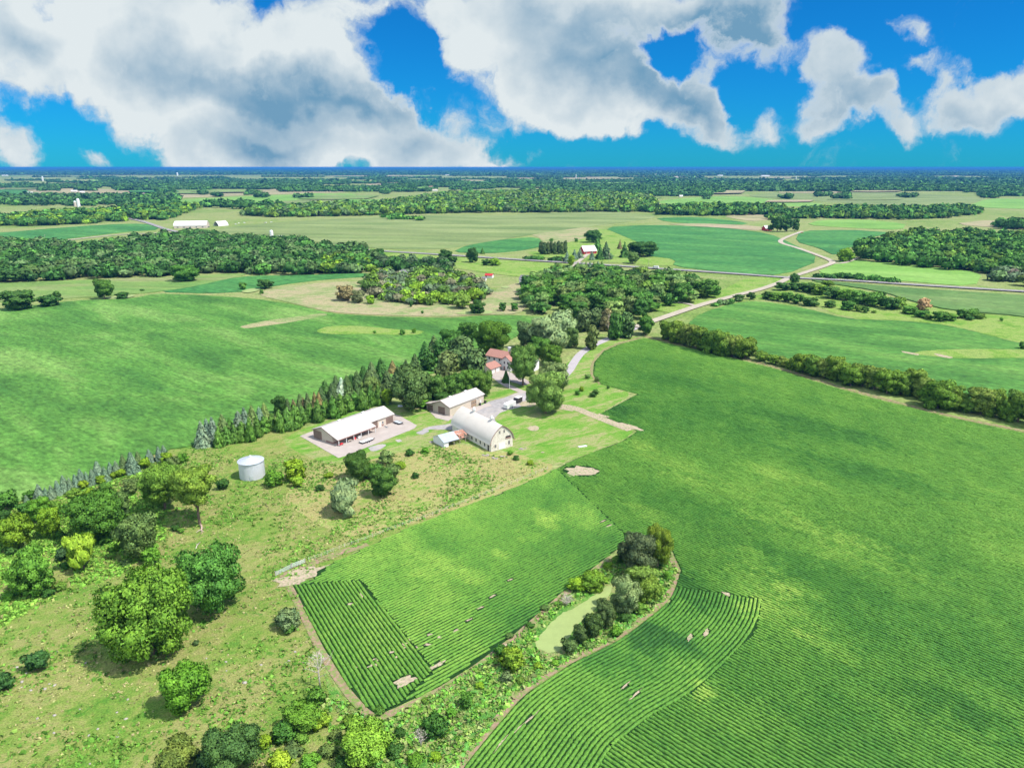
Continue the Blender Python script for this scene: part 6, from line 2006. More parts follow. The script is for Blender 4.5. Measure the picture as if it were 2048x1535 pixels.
m.add(vs, fs)
rf = m.build('roof', M['bin_roof'], gb)
MB().lathe([(.42, 7.15), (.42, 7.5), (.5, 7.52), (.0, 7.72)], 16).build('cap', M['bin'], rf)
MB().box(-.5, .5, -RB - .12, -RB + .1, .4, 1.9).build('door', M['metal'], gb)
m = MB()
for s in (-.25, .25):
    m.tube([(RB + .12, s, .3), (RB + .12, s, 5.9)], [.03, .03], 5)
for k in range(12):
    m.tube([(RB + .12, -.25, .6 + k * .44), (RB + .12, .25, .6 + k * .44)], [.02, .02], 5)
m.build('ladder', M['metal'], gb)


# --- small sheds, vehicles and yard things
def wheel(root, x, y, r=.36, w_=.24, name='wheel'):
    m = MB()
    n = 16
    vs, fs = [], []
    for s in (-1, 1):
        for k in range(n):
            t = 2 * math.pi * k / n
            vs.append((x + r * math.cos(t), y + s * w_ / 2, r + r * math.sin(t)))
    for k in range(n):
        fs.append((k, (k + 1) % n, n + (k + 1) % n, n + k))
    fs += [tuple(range(n)), tuple(range(2 * n - 1, n - 1, -1))]
    m.add(vs, fs)
    o = m.build(name, M['rubber'], root)
    m = MB()
    vs = []
    for s in (-1, 1):
        for k in range(10):
            t = 2 * math.pi * k / 10
            vs.append((x + r * .55 * math.cos(t), y + s * (w_ / 2 + .015), r + r * .55 * math.sin(t)))
    m.add(vs, [tuple(range(10)), tuple(range(19, 9, -1))] + [(k, (k + 1) % 10, 10 + (k + 1) % 10, 10 + k) for k in range(10)])
    m.build('rim', M['metal'], o)
    return o


def box_trailer(px, py, ang, L, body, label, dark=False, name='cargo_trailer'):
    t = root_at(name, px, py, ang, label, 'trailer')
    m = MB()
    m.prism([(0, .5), (L, .5), (L + .7, .62), (L + .7, 2.3), (L + .1, 2.55), (0, 2.6)], -1.1, 1.1, 'y')
    m.build('body', body, t)
    MB().prism([(-.05, 2.6), (L + .1, 2.6), (L + .05, 2.68), (-.05, 2.68)], -1.14, 1.14, 'y').build('roof', M['white'], t)
    for s in (-1.16, 1.16):
        for x in ((L * .42, L * .62) if L > 3.5 else (L * .5,)):
            wheel(t, x, s, .34, .2)
    m = MB()
    for s in (-.7, .7):
        m.tube([(L + .5, s, .5), (L + 1.9, 0, .5)], [.05, .05], 6)
    m.tube([(L + 1.7, 0, 0.05), (L + 1.7, 0, .6)], [.04, .04], 6)
    m.build('tongue', M['black'], t)
    if not dark:
        m = MB()
        m.box(-.03, 0, -1.0, -.02, .6, 2.45).box(-.03, 0, .02, 1.0, .6, 2.45)
        m.build('rear_door', body, t)
    return t


box_trailer(1028, 812, 232, 5.4, M['white'], 'long white enclosed trailer parked on the gravel yard')
box_trailer(1041, 803, 232, 3.0, M['black'], 'short black trailer with a pale roof behind the white one', dark=True)


def car(px, py, ang, body, label, name='parked_car', cat='car', van=False, group=None):
    t = root_at(name, px, py, ang, label, cat, group)
    m = MB()
    if van:
        pr_ = [(-2.5, .4), (2.5, .4), (2.55, 1.0), (2.1, 1.15), (1.6, 2.0), (-2.4, 2.1), (-2.5, 1.0)]
    else:
        pr_ = [(-2.2, .35), (2.2, .35), (2.25, .8), (1.2, .95), (.6, 1.45), (-1.1, 1.5), (-1.8, 1.0), (-2.25, .95)]
    m.prism(pr_, -.88, .88, 'y')
    m.build('body', body, t)
    w_ = MB()
    if van:
        w_.prism([(1.2, 1.25), (1.95, 1.25), (1.6, 1.85), (1.1, 1.85)], -.895, .895, 'y')
        w_.prism([(2.12, 1.2), (2.14, 1.2), (1.64, 1.96), (1.62, 1.96)], -.75, .75, 'y')
    else:
        w_.prism([(-1.6, 1.02), (1.0, 1.0), (.55, 1.38), (-1.05, 1.42)], -.895, .895, 'y')
    w_.build('window', M['glass'], t)
    for x in (-1.45, 1.45):
        for s in (-.82, .82):
            wheel(t, x, s, .33, .22)
    return t


car(1091, 809, 20, M['white'], 'white car half hidden under the big maple')
van = car(1311, 538.5, 152, M['white'], 'white van driving on the highway', 'van', 'van', van=True)
van.location.z = 0.96
van.scale = (1.25, 1.25, 1.25)
for (x, y, a, c_, l_) in ((1597, 467, 30, 'white', 'white car parked at the distant red farm'), (1604, 466, 10, 'red', 'dark red car parked at the distant red farm')):
    car(x, y, a, M[c_], l_)


def flatbed(px, py, ang, L, W, label, bed, h=.75):
    t = root_at('flatbed_trailer', px, py, ang, label, 'trailer')
    m = MB().box(0, L, -W / 2, W / 2, h, h + .09)
    m.build('bed', bed, t)
    MB().box(-.04, L + .04, -W / 2 - .05, -W / 2, h - .18, h + .16).box(-.04, L + .04, W / 2, W / 2 + .05, h - .18, h + .16).box(-.04, 0, -W / 2, W / 2, h - .18, h + .12).box(L, L + .04, -W / 2, W / 2, h - .18, h + .12).build('frame', M['black'], t)
    for s in (-W / 2 - .18, W / 2 + .18):
        for x in (L * .42, L * .6):
            wheel(t, x, s, .33, .2)
    MB().tube([(L, -.6, h - .1), (L + 1.4, 0, .55)], [.05, .05], 6).tube([(L, .6, h - .1), (L + 1.4, 0, .55)], [.05, .05], 6).build('tongue', M['black'], t)
    return t


flatbed(722, 888, 52, 5.6, 2.2, 'pale flatbed trailer standing before the shed porch', M['white'])
flatbed(790, 845, -40, 3.8, 2.0, 'small grey utility trailer at the far end of the concrete', M['metal'])
o = root_at('snow_plough', 771, 855.5, 40, 'small grey plough blade lying on the concrete', 'plough')
MB().prism([(0, .02), (.25, .1), (.35, .4), (.28, .75), (.22, .75), (.28, .4), (.18, .16), (0, .08)], -1.1, 1.1, 'y').build('blade', M['metal'], o)
MB().tube([(.3, -.4, .3), (1.2, 0, .3)], [.05, .05], 6).tube([(.3, .4, .3), (1.2, 0, .3)], [.05, .05], 6).build('frame', M['black'], o)
o = root_at('garden_tractor', 681, 891, 52, 'small red garden tractor by the porch corner', 'tractor')
MB().prism([(0, .45), (1.1, .45), (1.15, .85), (.1, .95)], -.28, .28, 'y').build('hood', M['redp'], o)
MB().prism([(-.9, .4), (0, .4), (0, .6), (-.35, .62), (-.4, .75), (-.85, .8)], -.45, .45, 'y').build('fender', M['redp'], o)
MB().box(-.75, -.3, -.25, .25, .8, .92).box(-.85, -.72, -.25, .25, .92, 1.3).build('seat', M['black'], o)
for (x, s, r_) in ((-.6, -.5, .32), (-.6, .5, .32), (.85, -.38, .2), (.85, .38, .2)):
    wheel(o, x, s, r_, .18)
# things kept under the porch
for k, (x, y, mt, nm, lb, sx, sy, sz) in enumerate([(700, 884, 'metal', 'workbench', 'grey workbench under the porch', 1.8, .7, .9), (709, 879, 'redp', 'tool_chest', 'red tool chest under the porch', 1.0, .6, 1.1),
                                                     (719, 876, 'white', 'freezer', 'white chest freezer under the porch', 1.6, .75, .9)]):
    o = root_at(nm, x, y, 52.5, lb, nm.replace('_', ' '))
    if nm == 'workbench':
        MB().box(-sx / 2, sx / 2, -sy / 2, sy / 2, sz - .08, sz).build('top', M['wood'], o)
        for a in (-1, 1):
            for b_ in (-1, 1):
                MB().box(a * (sx / 2 - .1) - .05, a * (sx / 2 - .1) + .05, b_ * (sy / 2 - .1) - .05, b_ * (sy / 2 - .1) + .05, 0.02, sz - .08).build('leg', M[mt], o)
    elif nm == 'tool_chest':
        MB().box(-sx / 2, sx / 2, -sy / 2, sy / 2, .1, sz).build('body', M[mt], o)
        for q in range(4):
            MB().box(-sx / 2 + .05, sx / 2 - .05, -sy / 2 - .03, -sy / 2, .16 + q * .23, .34 + q * .23).build('drawer', M[mt], o)
    else:
        MB().box(-sx / 2, sx / 2, -sy / 2, sy / 2, .02, sz - .1).build('body', M[mt], o)
        MB().box(-sx / 2 - .02, sx / 2 + .02, -sy / 2 - .02, sy / 2 + .02, sz - .1, sz).build('lid', M['white'], o)
for (x, y, lb) in ((960, 811, 'dark rubbish bin by the tan workshop door'), (970.5, 806.5, 'dark rubbish bin at the far corner of the workshop')):
    o = root_at('rubbish_bin', x, y, 53, lb, 'bin')
    MB().prism([(-.35, .1), (.35, .1), (.42, 1.15), (-.42, 1.15)], -.38, .38, 'y').build('body', M['black'], o)
    MB().box(-.46, .48, -.42, .42, 1.15, 1.24).build('lid', M['black'], o)
for (x, y, w_, l_, lb) in ((969, 911, 2.8, 1.2, 'pale stone slab nearest the barn corner'), (1008, 914, 2.4, 1.4, 'pale concrete rubble heap beside the barn'), (990, 917, 1.4, 1.0, 'small rubble pile left of the bigger heap'),
                           (1046, 898, 2.2, .8, 'grey slab on the grass right of the barn'), (862, 885, 1.4, 1.0, 'grey sheet lying at the rusty shed corner')):
    p = P(x, y)
    m = MB()
    r_ = random.Random(int(x))
    for k in range(7):
        a, b_ = r_.uniform(-w_ / 2, w_ / 2), r_.uniform(-l_ / 2, l_ / 2)
        s = r_.uniform(.25, .55)
        h_ = r_.uniform(.12, .4)
        pts = [(a + s * (1 + r_.uniform(-.3, .3)) * math.cos(t), b_ + s * .7 * (1 + r_.uniform(-.3, .3)) * math.sin(t)) for t in [2 * math.pi * q / 6 for q in range(6)]]
        n = 6
        m.add([(q[0], q[1], 0.0) for q in pts] + [(q[0] * .9 + a * .1, q[1] * .9 + b_ * .1, h_ * r_.uniform(.8, 1.1)) for q in pts], [tuple(range(5, -1, -1)), tuple(range(6, 12))] + [(q, (q + 1) % 6, 6 + (q + 1) % 6, 6 + q) for q in range(6)])
    o = m.build('rubble', M['concrete'])
    o.location = (p.x, p.y, .05)
    tag(o, lb, 'rubble')
p = P(1108, 862)
o = empty('culvert', P(1165, 893), R(20), 'short pale culvert slab in the lawn drain', 'culvert')
MB().box(-1.6, 1.6, -.5, .5, 0, .35).build('slab', M['white'], o)
MB().tube([(-1.9, 0, .1), (1.9, 0, .1)], [.28, .28], 12).build('pipe', M['concrete'], o)
o = empty('dock_table', P(665, 813), R(30), 'pale blue covered boat lying at the grove edge', 'boat')
bpy.data.objects.remove(o)
o = empty('rowing_boat', P(803, 812), R(10), 'small pale upturned boat lying at the foot of the grove', 'boat')
MB().prism([(-.7, 0), (.7, 0), (.55, .3), (.2, .5), (-.2, .5), (-.55, .3)], -1.6, 1.4, 'x').build('hull', M['metal'], o)
MB().box(-1.62, 1.42, -.05, .05, .5, .56).build('keel', M['white'], o)

# utility poles
for (x, y, hh, lb, arm) in ((1019, 777, 8.5, 'pale lamp post beside the concrete path', False), (92, 487, 12, 'pale utility pole at the left green field', True), (1218, 524, 10, 'pale utility pole at the farm on the highway', True),
                            (1297, 537, 11, 'utility pole left of the white van', True), (1681, 520, 11, 'utility pole at the mouth of the right wood', True), (1808, 530, 10, 'utility pole on the mown right field edge', True)):
    o = root_at('utility_pole' if arm else 'lamp_post', x, y, 40, lb, 'pole')
    MB().tube([(0, 0, 0), (0, 0, hh * .5), (0, 0, hh)], [.17, .15, .11], 8).build('pole', M['wood'] if arm else M['white'], o)
    if arm:
        MB().box(-1.2, 1.2, -.06, .06, hh - .9, hh - .75).build('crossarm', M['wood'], o)
    else:
        MB().tube([(0, 0, hh - .3), (.6, 0, hh - .1), (1.0, 0, hh - .1)], [.05, .04, .04], 6).build('arm', M['metal'], o)
        MB().lathe([(.05, hh - .2), (.25, hh - .25), (.22, hh - .45), (.05, hh - .45)], 12, 1.0, 0).build('lamp', M['white'], o)

# the farm gate and the pasture fence
def gate(px0, px1, label):
    a, b_ = P(*px0), P(*px1)
    d_ = b_ - a
    o = empty('farm_gate', a, math.atan2(d_.y, d_.x), label, 'gate', 'metal farm gates at the field corner')
    L = d_.length
    m = MB()
    for k in range(5):
        m.tube([(0, 0, .35 + k * .24), (L, 0, .35 + k * .24)], [.028, .028], 6)
    for x in (0, L * .33, L * .66, L):
        m.tube([(x, 0, .3), (x, 0, 1.36)], [.03, .03], 6)
    m.build('bars', M['metal'], o)
    for x in (-.15, L + .12):
        MB().tube([(x, 0, -.1), (x, 0, 1.6)], [.08, .08], 8).build('post', M['wood'], o)


gate((552, 1152), (583, 1137), 'left half of the pale metal farm gate')
gate((584, 1136), (610, 1126), 'right half of the pale metal farm gate')
FP = [(618, 1122), (655, 1108), (690, 1094), (730, 1080), (775, 1062), (820, 1046), (865, 1030), (905, 1014), (945, 1000), (985, 983), (1022, 968), (1060, 953), (1095, 938)]
fo = empty('wire_fence', P(*FP[0]), 0, 'wire fence with thin wooden posts between meadow and crop rows', 'fence')
o0 = P(*FP[0])
fp = [P(*q) - o0 for q in FP]
pts = []
for a, b_ in zip(fp[:-1], fp[1:]):
    for k in range(3):
        pts.append(a.lerp(b_, k / 3))
pts.append(fp[-1])
for q in pts:
    MB().tube([(q.x, q.y, -.1), (q.x + rnd.uniform(-.06, .06), q.y, 1.25)], [.06, .05], 6).build('post', M['dead'], fo)
m = MB()
for zz in (.5, 1.0):
    m.tube([(q.x, q.y, zz) for q in pts], [.008] * len(pts), 3)
m.build('wires', M['metal'], fo)


# dead trees and the fallen log
def dead_tree(px, py, hh, spread, seed, label, name='dead_tree', twigs=26, r0=.22, cat='tree', lean=0.0, multi=1):
    p = P(px, py)
    o = empty(name, (p.x, p.y, 0), 0, label, cat)
    r_ = random.Random(seed)
    t, br = MB(), MB()
    for s in range(multi):
        lx, ly = (r_.uniform(-.3, .3) * hh, r_.uniform(-.3, .3) * hh) if multi > 1 else (lean * hh, 0)
        t.tube([(0, 0, -.2), (lx * .2, ly * .2, hh * .3), (lx * .6, ly * .6, hh * .65), (lx, ly, hh)], [r0, r0 * .75, r0 * .4, r0 * .08], 7)
        for k in range(twigs):
            f = r_.uniform(.25, .92)
            a = r_.uniform(0, 6.28)
            L = spread * (1.15 - f) * r_.uniform(.5, 1.1)
            b0 = Vector((lx * f, ly * f, hh * f))
            b1 = b0 + Vector((math.cos(a) * L * .5, math.sin(a) * L * .5, L * .35))
            b2 = b0 + Vector((math.cos(a + .3) * L, math.sin(a + .3) * L, L * r_.uniform(.6, 1.0)))
            br.tube([b0, b1, b2], [r0 * .35 * (1.2 - f), r0 * .2, .015], 5)
            for q in range(3):
                c0 = b1.lerp(b2, r_.uniform(0, .8))
                c1 = c0 + Vector((r_.uniform(-1, 1), r_.uniform(-1, 1), r_.uniform(.2, 1))) * L * .3
                br.tube([c0, c1], [.04, .01], 4)
    t.build('trunk', M['dead'], o, True)
    br.build('branches', M['dead'], o)
    return o


dead_tree(640, 1374, 8.5, 5.0, 3, 'bare grey dead tree at the left edge of the crop rows', twigs=30, r0=.2)
dead_tree(1133, 1212, 2.6, 2.6, 5, 'bare grey dead shrub on the left bank of the pond', 'dead_shrub', 9, .07, 'shrub', multi=6)
dead_tree(842, 1492, 3.2, 1.8, 8, 'thin bare grey shrub in the lower strip', 'dead_shrub', 10, .06, 'shrub', multi=4)
dead_tree(1216, 664, 12, 4, 9, 'thin bare dead tree by the drive pines', twigs=24)
dead_tree(720, 604, 12, 6, 10, 'thin pale dead tree in front of the scrub wood', twigs=24)
lp = P(401, 1050)
o = empty('fallen_log', (lp.x, lp.y, .2), R(-62), 'pale forked fallen log on the grass below the tall maple', 'log')
MB().tube([(0, 0, .15), (2.0, .2, .25), (4.0, -.1, .2), (5.4, .5, .2)], [.34, .27, .18, .06], 8).build('trunk', M['bark_pale'], o, True)
MB().tube([(3.6, 0, .2), (4.6, -.9, .5), (5.2, -1.6, .4)], [.13, .09, .03], 6).tube([(3.2, 0, .25), (3.9, 1.0, .7)], [.1, .03], 6).tube([(4.4, .1, .2), (5.6, -.3, .3)], [.1, .03], 6).build('branch', M['dead'], o)
lp = P(396, 1092)
o = empty('fallen_log', (lp.x, lp.y, .1), R(95), 'thin pale broken branch lying above the big dark oak', 'log')
MB().tube([(-1.8, 0, .1), (0, .2, .25), (2.0, 0, .2)], [.13, .12, .05], 7).build('trunk', M['dead'], o, True)
MB().tube([(.3, .1, .2), (.9, 1.0, .5)], [.06, .02], 5).build('branch', M['dead'], o)
# the tall maple's trunk shows: a real one
p = P(392, 1044)
p2 = P(386, 975, 9)
o = empty('bare_trunk', (p.x, p.y, 0), 0, 'tall pale forked trunk carrying the yellow green maple crown', 'tree')
bpy.data.objects.remove(o)

# stones in the pasture
ST = [(490, 1365, 'white stone right of the alone round tree'), (452, 1323, ''), (413, 1316, ''), (453, 1341, ''), (573, 1326, ''), (578, 1321, ''), (522, 1329, ''), (172, 1325, ''), (113, 1303, ''), (52, 1346, ''), (44, 1363, ''),
      (43, 1374, ''), (99, 1367, ''), (109, 1370, ''), (90, 1377, ''), (62, 1380, ''), (75, 1436, ''), (109, 1430, ''), (108, 1465, ''), (256, 1398, ''), (234, 1424, ''), (252, 1437, ''), (196, 1457, ''), (240, 1463, ''), (235, 1473, ''),
      (180, 1527, ''), (178, 1470, ''), (590, 1303, ''), (34, 1334, ''), (160, 1418, '')]
for i, (x, y, lb) in enumerate(ST):
    p = P(x, y)
    V_, T_ = ICO1
    r2 = np.random.default_rng(i)
    s = r2.uniform(.18, .36) * (1.6 if i == 0 else 1)
    vv = V_ * np.array([s * 1.3, s, s * .6]) * r2.uniform(.8, 1.2, (len(V_), 1))
    o = link('stone', np_mesh('stone', vv, None, T_, None, [M['stone']]))
    o.location = (p.x, p.y, .05)
    o.rotation_euler = (0, 0, r2.uniform(0, 3))
    tag(o, lb or 'small pale stone lying in the pasture grass', 'stone', 'stones in the pasture')


# ------------------------------------------------------------------ buildings farther off
def simple_house(px, py, ang, L, W, hw, hr, wall, roof, label, cat='house', name='farmhouse', wins=3, z=0.0, door=True):
    t = root_at(name, px, py, ang, label, cat)
    gable_shell(t, L, W, hw, hr, wall)
    gable_roof(t, L, W, hw, hr, roof, .5)
    if wins:
        for k in range(wins):
            x = L * (k + .7) / (wins + .4)
            window(t, x, -W / 2, hw * .4, 1.1, 1.2, 'y-')
            if hw > 4.5:
                window(t, x, -W / 2, hw * .72, 1.1, 1.1, 'y-')
    if door:
        MB().box(L * .08, L * .08 + 1.1, -W / 2 - .06, -W / 2, 0.02, 2.1).build('door', M['dark'], t)
    return t


simple_house(1163, 508, 28, 18, 11, 4, 9.5, M['red'], M['white'], 'red barn with a white metal roof beside the highway farm', 'barn', 'barn', 3)
simple_house(1178, 500, 28, 10, 7, 3, 5, M['red'], M['white'], 'small shed with a white roof behind the red barn', 'shed', 'shed', 0)
simple_house(1262, 507, -20, 12, 9, 5.5, 8.5, M['wall_cream'], M['shingle_red'], 'cream farmhouse half hidden among the farm trees')
simple_house(1042, 569, -25, 10, 8, 5.5, 8.5, M['white'], M['shingle_grey'], 'white two storey house at the edge of the road wood')
simple_house(1078, 557, -25, 9, 7, 3.5, 5.5, M['white'], M['shingle_grey'], 'white cottage behind trees left of the road wood')
simple_house(972, 555, -20, 7, 5, 2.6, 4, M['white'], M['red'], 'small white shed with a dark red roof', 'shed', 'shed', 0)
simple_house(965, 561, -20, 3.5, 3, 2.6, 3.6, M['white'], M['shingle_grey'], 'tiny white shed in front of the red roofed one', 'shed', 'shed', 0)
simple_house(800, 557, 60, 7, 7, 5, 7.5, M['white'], M['shingle_grey'], 'narrow white house with a grey roof above the scrub wood')
simple_house(850, 544, -15, 12, 6, 3, 4.6, M['metal'], M['shingle_grey'], 'long low building with a blue grey roof behind the scrub wood', 'shed', 'shed', 0)
simple_house(205, 503, 40, 13, 9, 3.5, 7.5, M['white'], M['shingle_grey'], 'house with a lilac grey roof inside the left wood')
simple_house(262, 494, -10, 8, 5, 3, 4.5, M['white'], M['metal'], 'small pale roofed shed in the left wood', 'shed', 'shed', 0)
simple_house(555, 481, 10, 9, 7, 4.5, 7, M['white'], M['white'], 'white farmhouse at the right end of the left wood')
simple_house(1527, 461, 20, 13, 10, 4, 8, M['red'], M['white'], 'distant red barn with a white roof left of the farm trees', 'barn', 'barn', 2)
# the white farm hall and the round hoop barn
hall = root_at('farm_hall', 352, 456, 10, 'long white farm hall with an arched roof in the distance', 'farm building')
LH, WHh = 52, 24
ap = arch(WHh / 2, 4.5, 11.5, 8)
prof = [(-WHh / 2, 0), (WHh / 2, 0)] + ap + [(-y, z) for (y, z) in reversed(ap[:-1])]
MB().prism(prof, 0, LH, 'x').build('wall', M['wall_tan'], hall)
ap = arch(WHh / 2, 4.5, 11.5, 8, .3)
prof2 = ap + [(-y, z) for (y, z) in reversed(ap[:-1])]
MB().prism(prof2 + [(-y * .97, z - .35) for (y, z) in prof2], -.5, LH + .5, 'x').build('roof', M['white'], hall)
for k in range(6):
    window(hall, 6 + k * 10, -WHh / 2, 1.2, 3, 1.6, 'y-')
hoop = root_at('hoop_barn', 432, 452, 55, 'small round hoop barn open at the front beside the white hall', 'farm building')
ap = arch(7.5, 1.0, 8.2, 8)
pf = [(7.5, 0)] + ap + [(-y, z) for (y, z) in reversed(ap[:-1])] + [(-7.5, 0)]
MB().prism(pf + [(y * .95, z * .95) for (y, z) in reversed(pf)], 0, 20, 'x').build('cover', M['white'], hoop)
MB().prism([(y * .94, z * .94) for (y, z) in pf], 16, 16.3, 'x').build('rear_wall', M['wall_tan'], hoop)
for (x, y) in ((478, 447), (489, 446), (531, 446), (543, 445), (472, 449)):
    car(x, y, rnd.uniform(0, 180), M['white'], 'white vehicle parked at the yard right of the hoop barn', group='vehicles parked beyond the hoop barn')


def silo(px, py, r_, h_, mat, label, name='silo'):
    t = root_at(name, px, py, 0, label, 'silo')
    MB().lathe([(r_, 0), (r_, h_)], 24).build('wall', mat, t, True)
    MB().lathe([(r_ + .05, h_ - .3), (r_ * .9, h_ + r_ * .45), (r_ * .5, h_ + r_ * .85), (0, h_ + r_)], 24).build('dome', M['metal'], t, True)


silo(158, 414, 4, 18, M['white'], 'tall white silo of the far left farm')
silo(151, 413, 3, 12, M['wall_tan'], 'shorter tan silo beside the tall white one')
silo(544, 477, 2.5, 10, M['white'], 'pale silo by the white farmhouse at the wood')
silo(86, 362, 6, 28, M['white'], 'white water tower far away on the left')
silo(355, 352, 9, 30, M['white'], 'pale grain elevator far away left of centre')
silo(1152, 357, 3.5, 32, M['white'], 'thin white tower far away near the centre')
silo(1592, 359, 4, 24, M['white'], 'thin pale silo far away on the right')
FB_ = [(165, 411, 14, 'shed with a dark roof beside the tall silo', 'shingle_grey'), (175, 410, 20, 'grey roofed barn right of the tall silo', 'metal'), (243, 430, 22, 'pale roofed building in the far left woods', 'white'),
       (258, 428, 16, 'second pale roofed building in the far left woods', 'white'), (282, 425, 12, 'third pale roofed building in the far left woods', 'white'), (310, 405, 40, 'long white greenhouse in a tan field', 'white'),
       (60, 388, 30, 'white buildings beside the far left road', 'white'), (150, 384, 26, 'pale roofed farm building far left', 'white'), (165, 386, 22, 'second pale roofed farm building far left', 'white'),
       (222, 396, 18, 'white house in far left fields', 'white'), (234, 396, 18, 'small white barn in far left fields', 'white'), (290, 390, 18, 'pink roofed house in far left fields', 'wall_tan'),
       (100, 425, 12, 'small cream house in the left hedged woods', 'wall_cream'), (790, 412, 26, 'brown roofed house at the wood edge', 'wall_tan'), (820, 383, 18, 'white house with a red roof in the central woods', 'shingle_red'),
       (870, 382, 24, 'large pale house in the central woods', 'wall_tan'), (862, 375, 20, 'red roofed barn behind the pale house', 'shingle_red'), (885, 401, 30, 'tan roofed house in the central wood', 'wall_tan'),
       (825, 362, 24, 'blue grey farm building in a tan field', 'metal'), (955, 373, 26, 'white and grey farm right of the central belt', 'metal'), (1010, 360, 34, 'farm with white roofs by a dark grove', 'white'),
       (1022, 359, 24, 'white barn right of the dark grove', 'white'), (1040, 367, 20, 'white farmhouse in the far middle', 'white'), (1054, 368, 22, 'white roofed shed in the far middle', 'white'),
       (1142, 373, 28, 'white barn left of the long sheds', 'white'), (1160, 374, 60, 'long low white sheds far away', 'white'), (895, 351, 50, 'pale building near the horizon centre', 'white'),
       (985, 349, 70, 'long pale building near the horizon', 'white'), (1085, 350, 60, 'white warehouse near the horizon', 'white'), (1320, 351, 120, 'long pale warehouse near the horizon right', 'wall_cream'),
       (1350, 355, 60, 'pale building below the long warehouse', 'wall_tan'), (1370, 350, 70, 'second warehouse near the horizon right', 'white'), (1440, 352, 60, 'white industrial building far right', 'white'),
       (1398, 379, 18, 'white house at the dark belt', 'white'), (1530, 353, 90, 'long white roofs far right', 'white'), (1632, 371, 14, 'white house in the far right woods', 'white'),
       (1720, 350, 80, 'scattered white roofs near the right horizon', 'white'), (1788, 354, 30, 'white roofed farm near the right horizon', 'white'), (1362, 394, 14, 'small white shed at the belt corner', 'white'),
       (1740, 345, 90, 'pale roofs close to the right horizon', 'wall_tan'), (1910, 354, 60, 'tan roofs far right below the horizon', 'wall_tan'), (576, 363, 26, 'white farmhouse among far central trees', 'white'),
       (598, 362, 40, 'pale farm sheds among far central trees', 'wall_tan'), (655, 344, 60, 'white roof near the horizon left of centre', 'white'), (10, 352, 60, 'pale roof near the left horizon', 'white')]
for (x, y, L, lb, rm) in FB_:
    y_ = P(x, y).y
    L = L * (1 if y_ > 3000 else .8)
    simple_house(x - L / 2 * F / (y_ * CP), y, rnd.uniform(-12, 12), L, L * .42 + 2, 3.5 + L * .04, 5.5 + L * .09, M['white'] if rm != 'white' else M['wall_cream'], M[rm], lb, 'building', 'farm_building', 0, door=False)


# ------------------------------------------------------------------ rank weeds of the pasture, and the air
PONDW = pxw([(1062, 1293), (1085, 1262), (1115, 1222), (1155, 1204), (1185, 1182), (1222, 1163), (1250, 1160), (1240, 1203), (1195, 1245), (1155, 1275), (1130, 1312), (1095, 1310)])


def weeds(name, poly, n, size, cols, label, seed, thr, sc=.12):
    r = np.random.default_rng(seed)
    W = [tuple(P(*q)[:2]) for q in poly]
    xs, ys = [q[0] for q in W], [q[1] for q in W]
    X = r.uniform(min(xs), max(xs), n)
    Y = r.uniform(min(ys), max(ys), n)
    k = inside(W, X, Y) & (waves(X, Y, seed, sc) + r.normal(0, .35, n) > thr) & (family(X, Y) == 0) & ~inside(PONDW, X, Y)
    X, Y = X[k], Y[k]
    n = len(X)
    per = 5
    ti = np.repeat(np.arange(n), per)
    s = size * r.uniform(.5, 1.4, n)
    d = unit(r.normal(0, 1, (n * per, 3)) * np.array([1, 1, .5]) + np.array([0, 0, .9]))
    pos = np.stack([X[ti], Y[ti], np.full(n * per, .05)], 1) + d * s[ti][:, None] * np.array([.9, .9, .6])
    V, Q = leaf_quads(pos, d, 1.0, r, 1.2, None, .4)
    V = (V.reshape(-1, 4, 3) - pos[:, None, :]) * (s[ti] * .9)[:, None, None] + pos[:, None, :]
    me = np_mesh(name, V.reshape(-1, 3), Q, None, None, [M['woods']])
    cc = np.array([cols[i] for i in r.integers(0, len(cols), n)])[ti] * r.uniform(.7, 1.3, (n * per, 1))
    c4 = np.concatenate([np.repeat(cc, 4, axis=0), np.ones((n * per * 4, 1))], 1).astype(np.float32)
    ca = me.attributes.new('tree_colour', 'FLOAT_COLOR', 'POINT')
    ca.data.foreach_set('color', c4.ravel())
    print(name, n)
    tag(link(name, me), label, None, None, 'stuff')


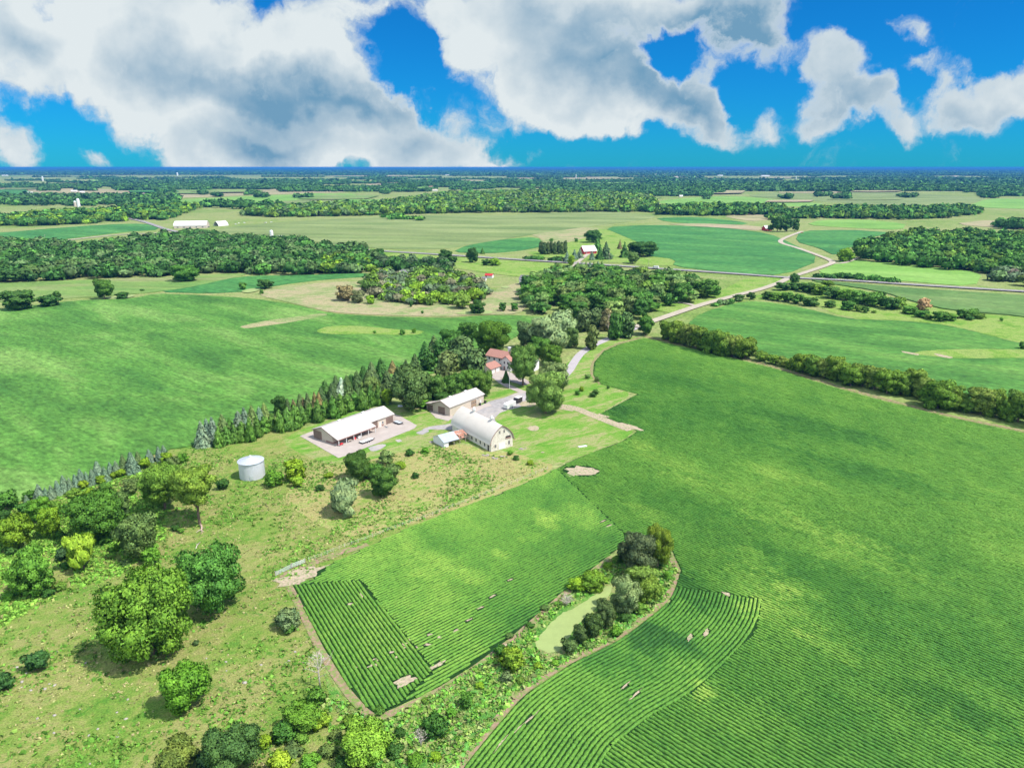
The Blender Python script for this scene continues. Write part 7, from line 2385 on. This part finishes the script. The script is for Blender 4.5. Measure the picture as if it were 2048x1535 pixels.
PASTURE = [(-60, 1030), (60, 1000), (300, 905), (420, 890), (560, 905), (700, 930), (860, 890), (990, 910), (1095, 930), (1090, 945), (900, 1020), (740, 1082), (590, 1160), (605, 1240), (700, 1420), (760, 1445), (780, 1560), (-80, 1560)]
weeds('weeds', PASTURE, 60000, .42, [(.10, .23, .03), (.125, .25, .035), (.085, .20, .025), (.15, .25, .045)], 'scattered green weeds across the pasture', 41, .35)
weeds('dry_grass', PASTURE, 34000, .26, [(.26, .27, .10), (.31, .28, .13), (.21, .24, .07)], 'tufts of dry grass across the pasture', 43, .1, .2)
weeds('thick_weeds', [(-60, 1030), (60, 1000), (230, 950), (340, 940), (330, 1080), (240, 1150), (120, 1190), (-60, 1290)], 30000, .5, [(.15, .31, .04), (.12, .27, .035), (.19, .32, .05)], 'thick bright green weeds between the left pasture trees', 47, .05, .1)
STRIPW = [(760, 1450), (870, 1385), (1000, 1303), (1075, 1235), (1125, 1193), (1225, 1118), (1300, 1080), (1357, 1140), (1330, 1200), (1235, 1275), (1140, 1320), (1040, 1385), (960, 1480), (905, 1560), (690, 1560), (640, 1400), (690, 1400)]
weeds('rank_weeds', STRIPW, 26000, .5, [(.11, .28, .035), (.15, .31, .04), (.10, .26, .05), (.20, .30, .06), (.20, .25, .08)], 'tall rank weeds along the pond strip', 45, -.35, .25)

hz = bpy.data.meshes.new('haze')
hx, hy0, hy1, hz0, hz1 = 50000, -3000, 48000, -1.0, 101.5
hz.from_pydata([(-hx, hy0, hz0), (hx, hy0, hz0), (hx, hy1, hz0), (-hx, hy1, hz0), (-hx, hy0, hz1), (hx, hy0, hz1), (hx, hy1, hz1), (-hx, hy1, hz1)], [],
               [(0, 3, 2, 1), (4, 5, 6, 7), (0, 1, 5, 4), (1, 2, 6, 5), (2, 3, 7, 6), (3, 0, 4, 7)])
hm = bpy.data.materials.new('haze')
hm.use_nodes = True
hm.node_tree.nodes.clear()
ho_ = hm.node_tree.nodes.new('ShaderNodeOutputMaterial')
hv = hm.node_tree.nodes.new('ShaderNodeVolumePrincipled')
hv.inputs['Color'].default_value = (0.05, 0.26, 0.66, 1)
hv.inputs['Density'].default_value = 5.5e-5
hv.inputs['Anisotropy'].default_value = 0.0
hm.node_tree.links.new(hv.outputs[0], ho_.inputs['Volume'])
tag(link('haze', hz, None, hm), 'blue haze thickening towards the horizon', None, None, 'stuff')
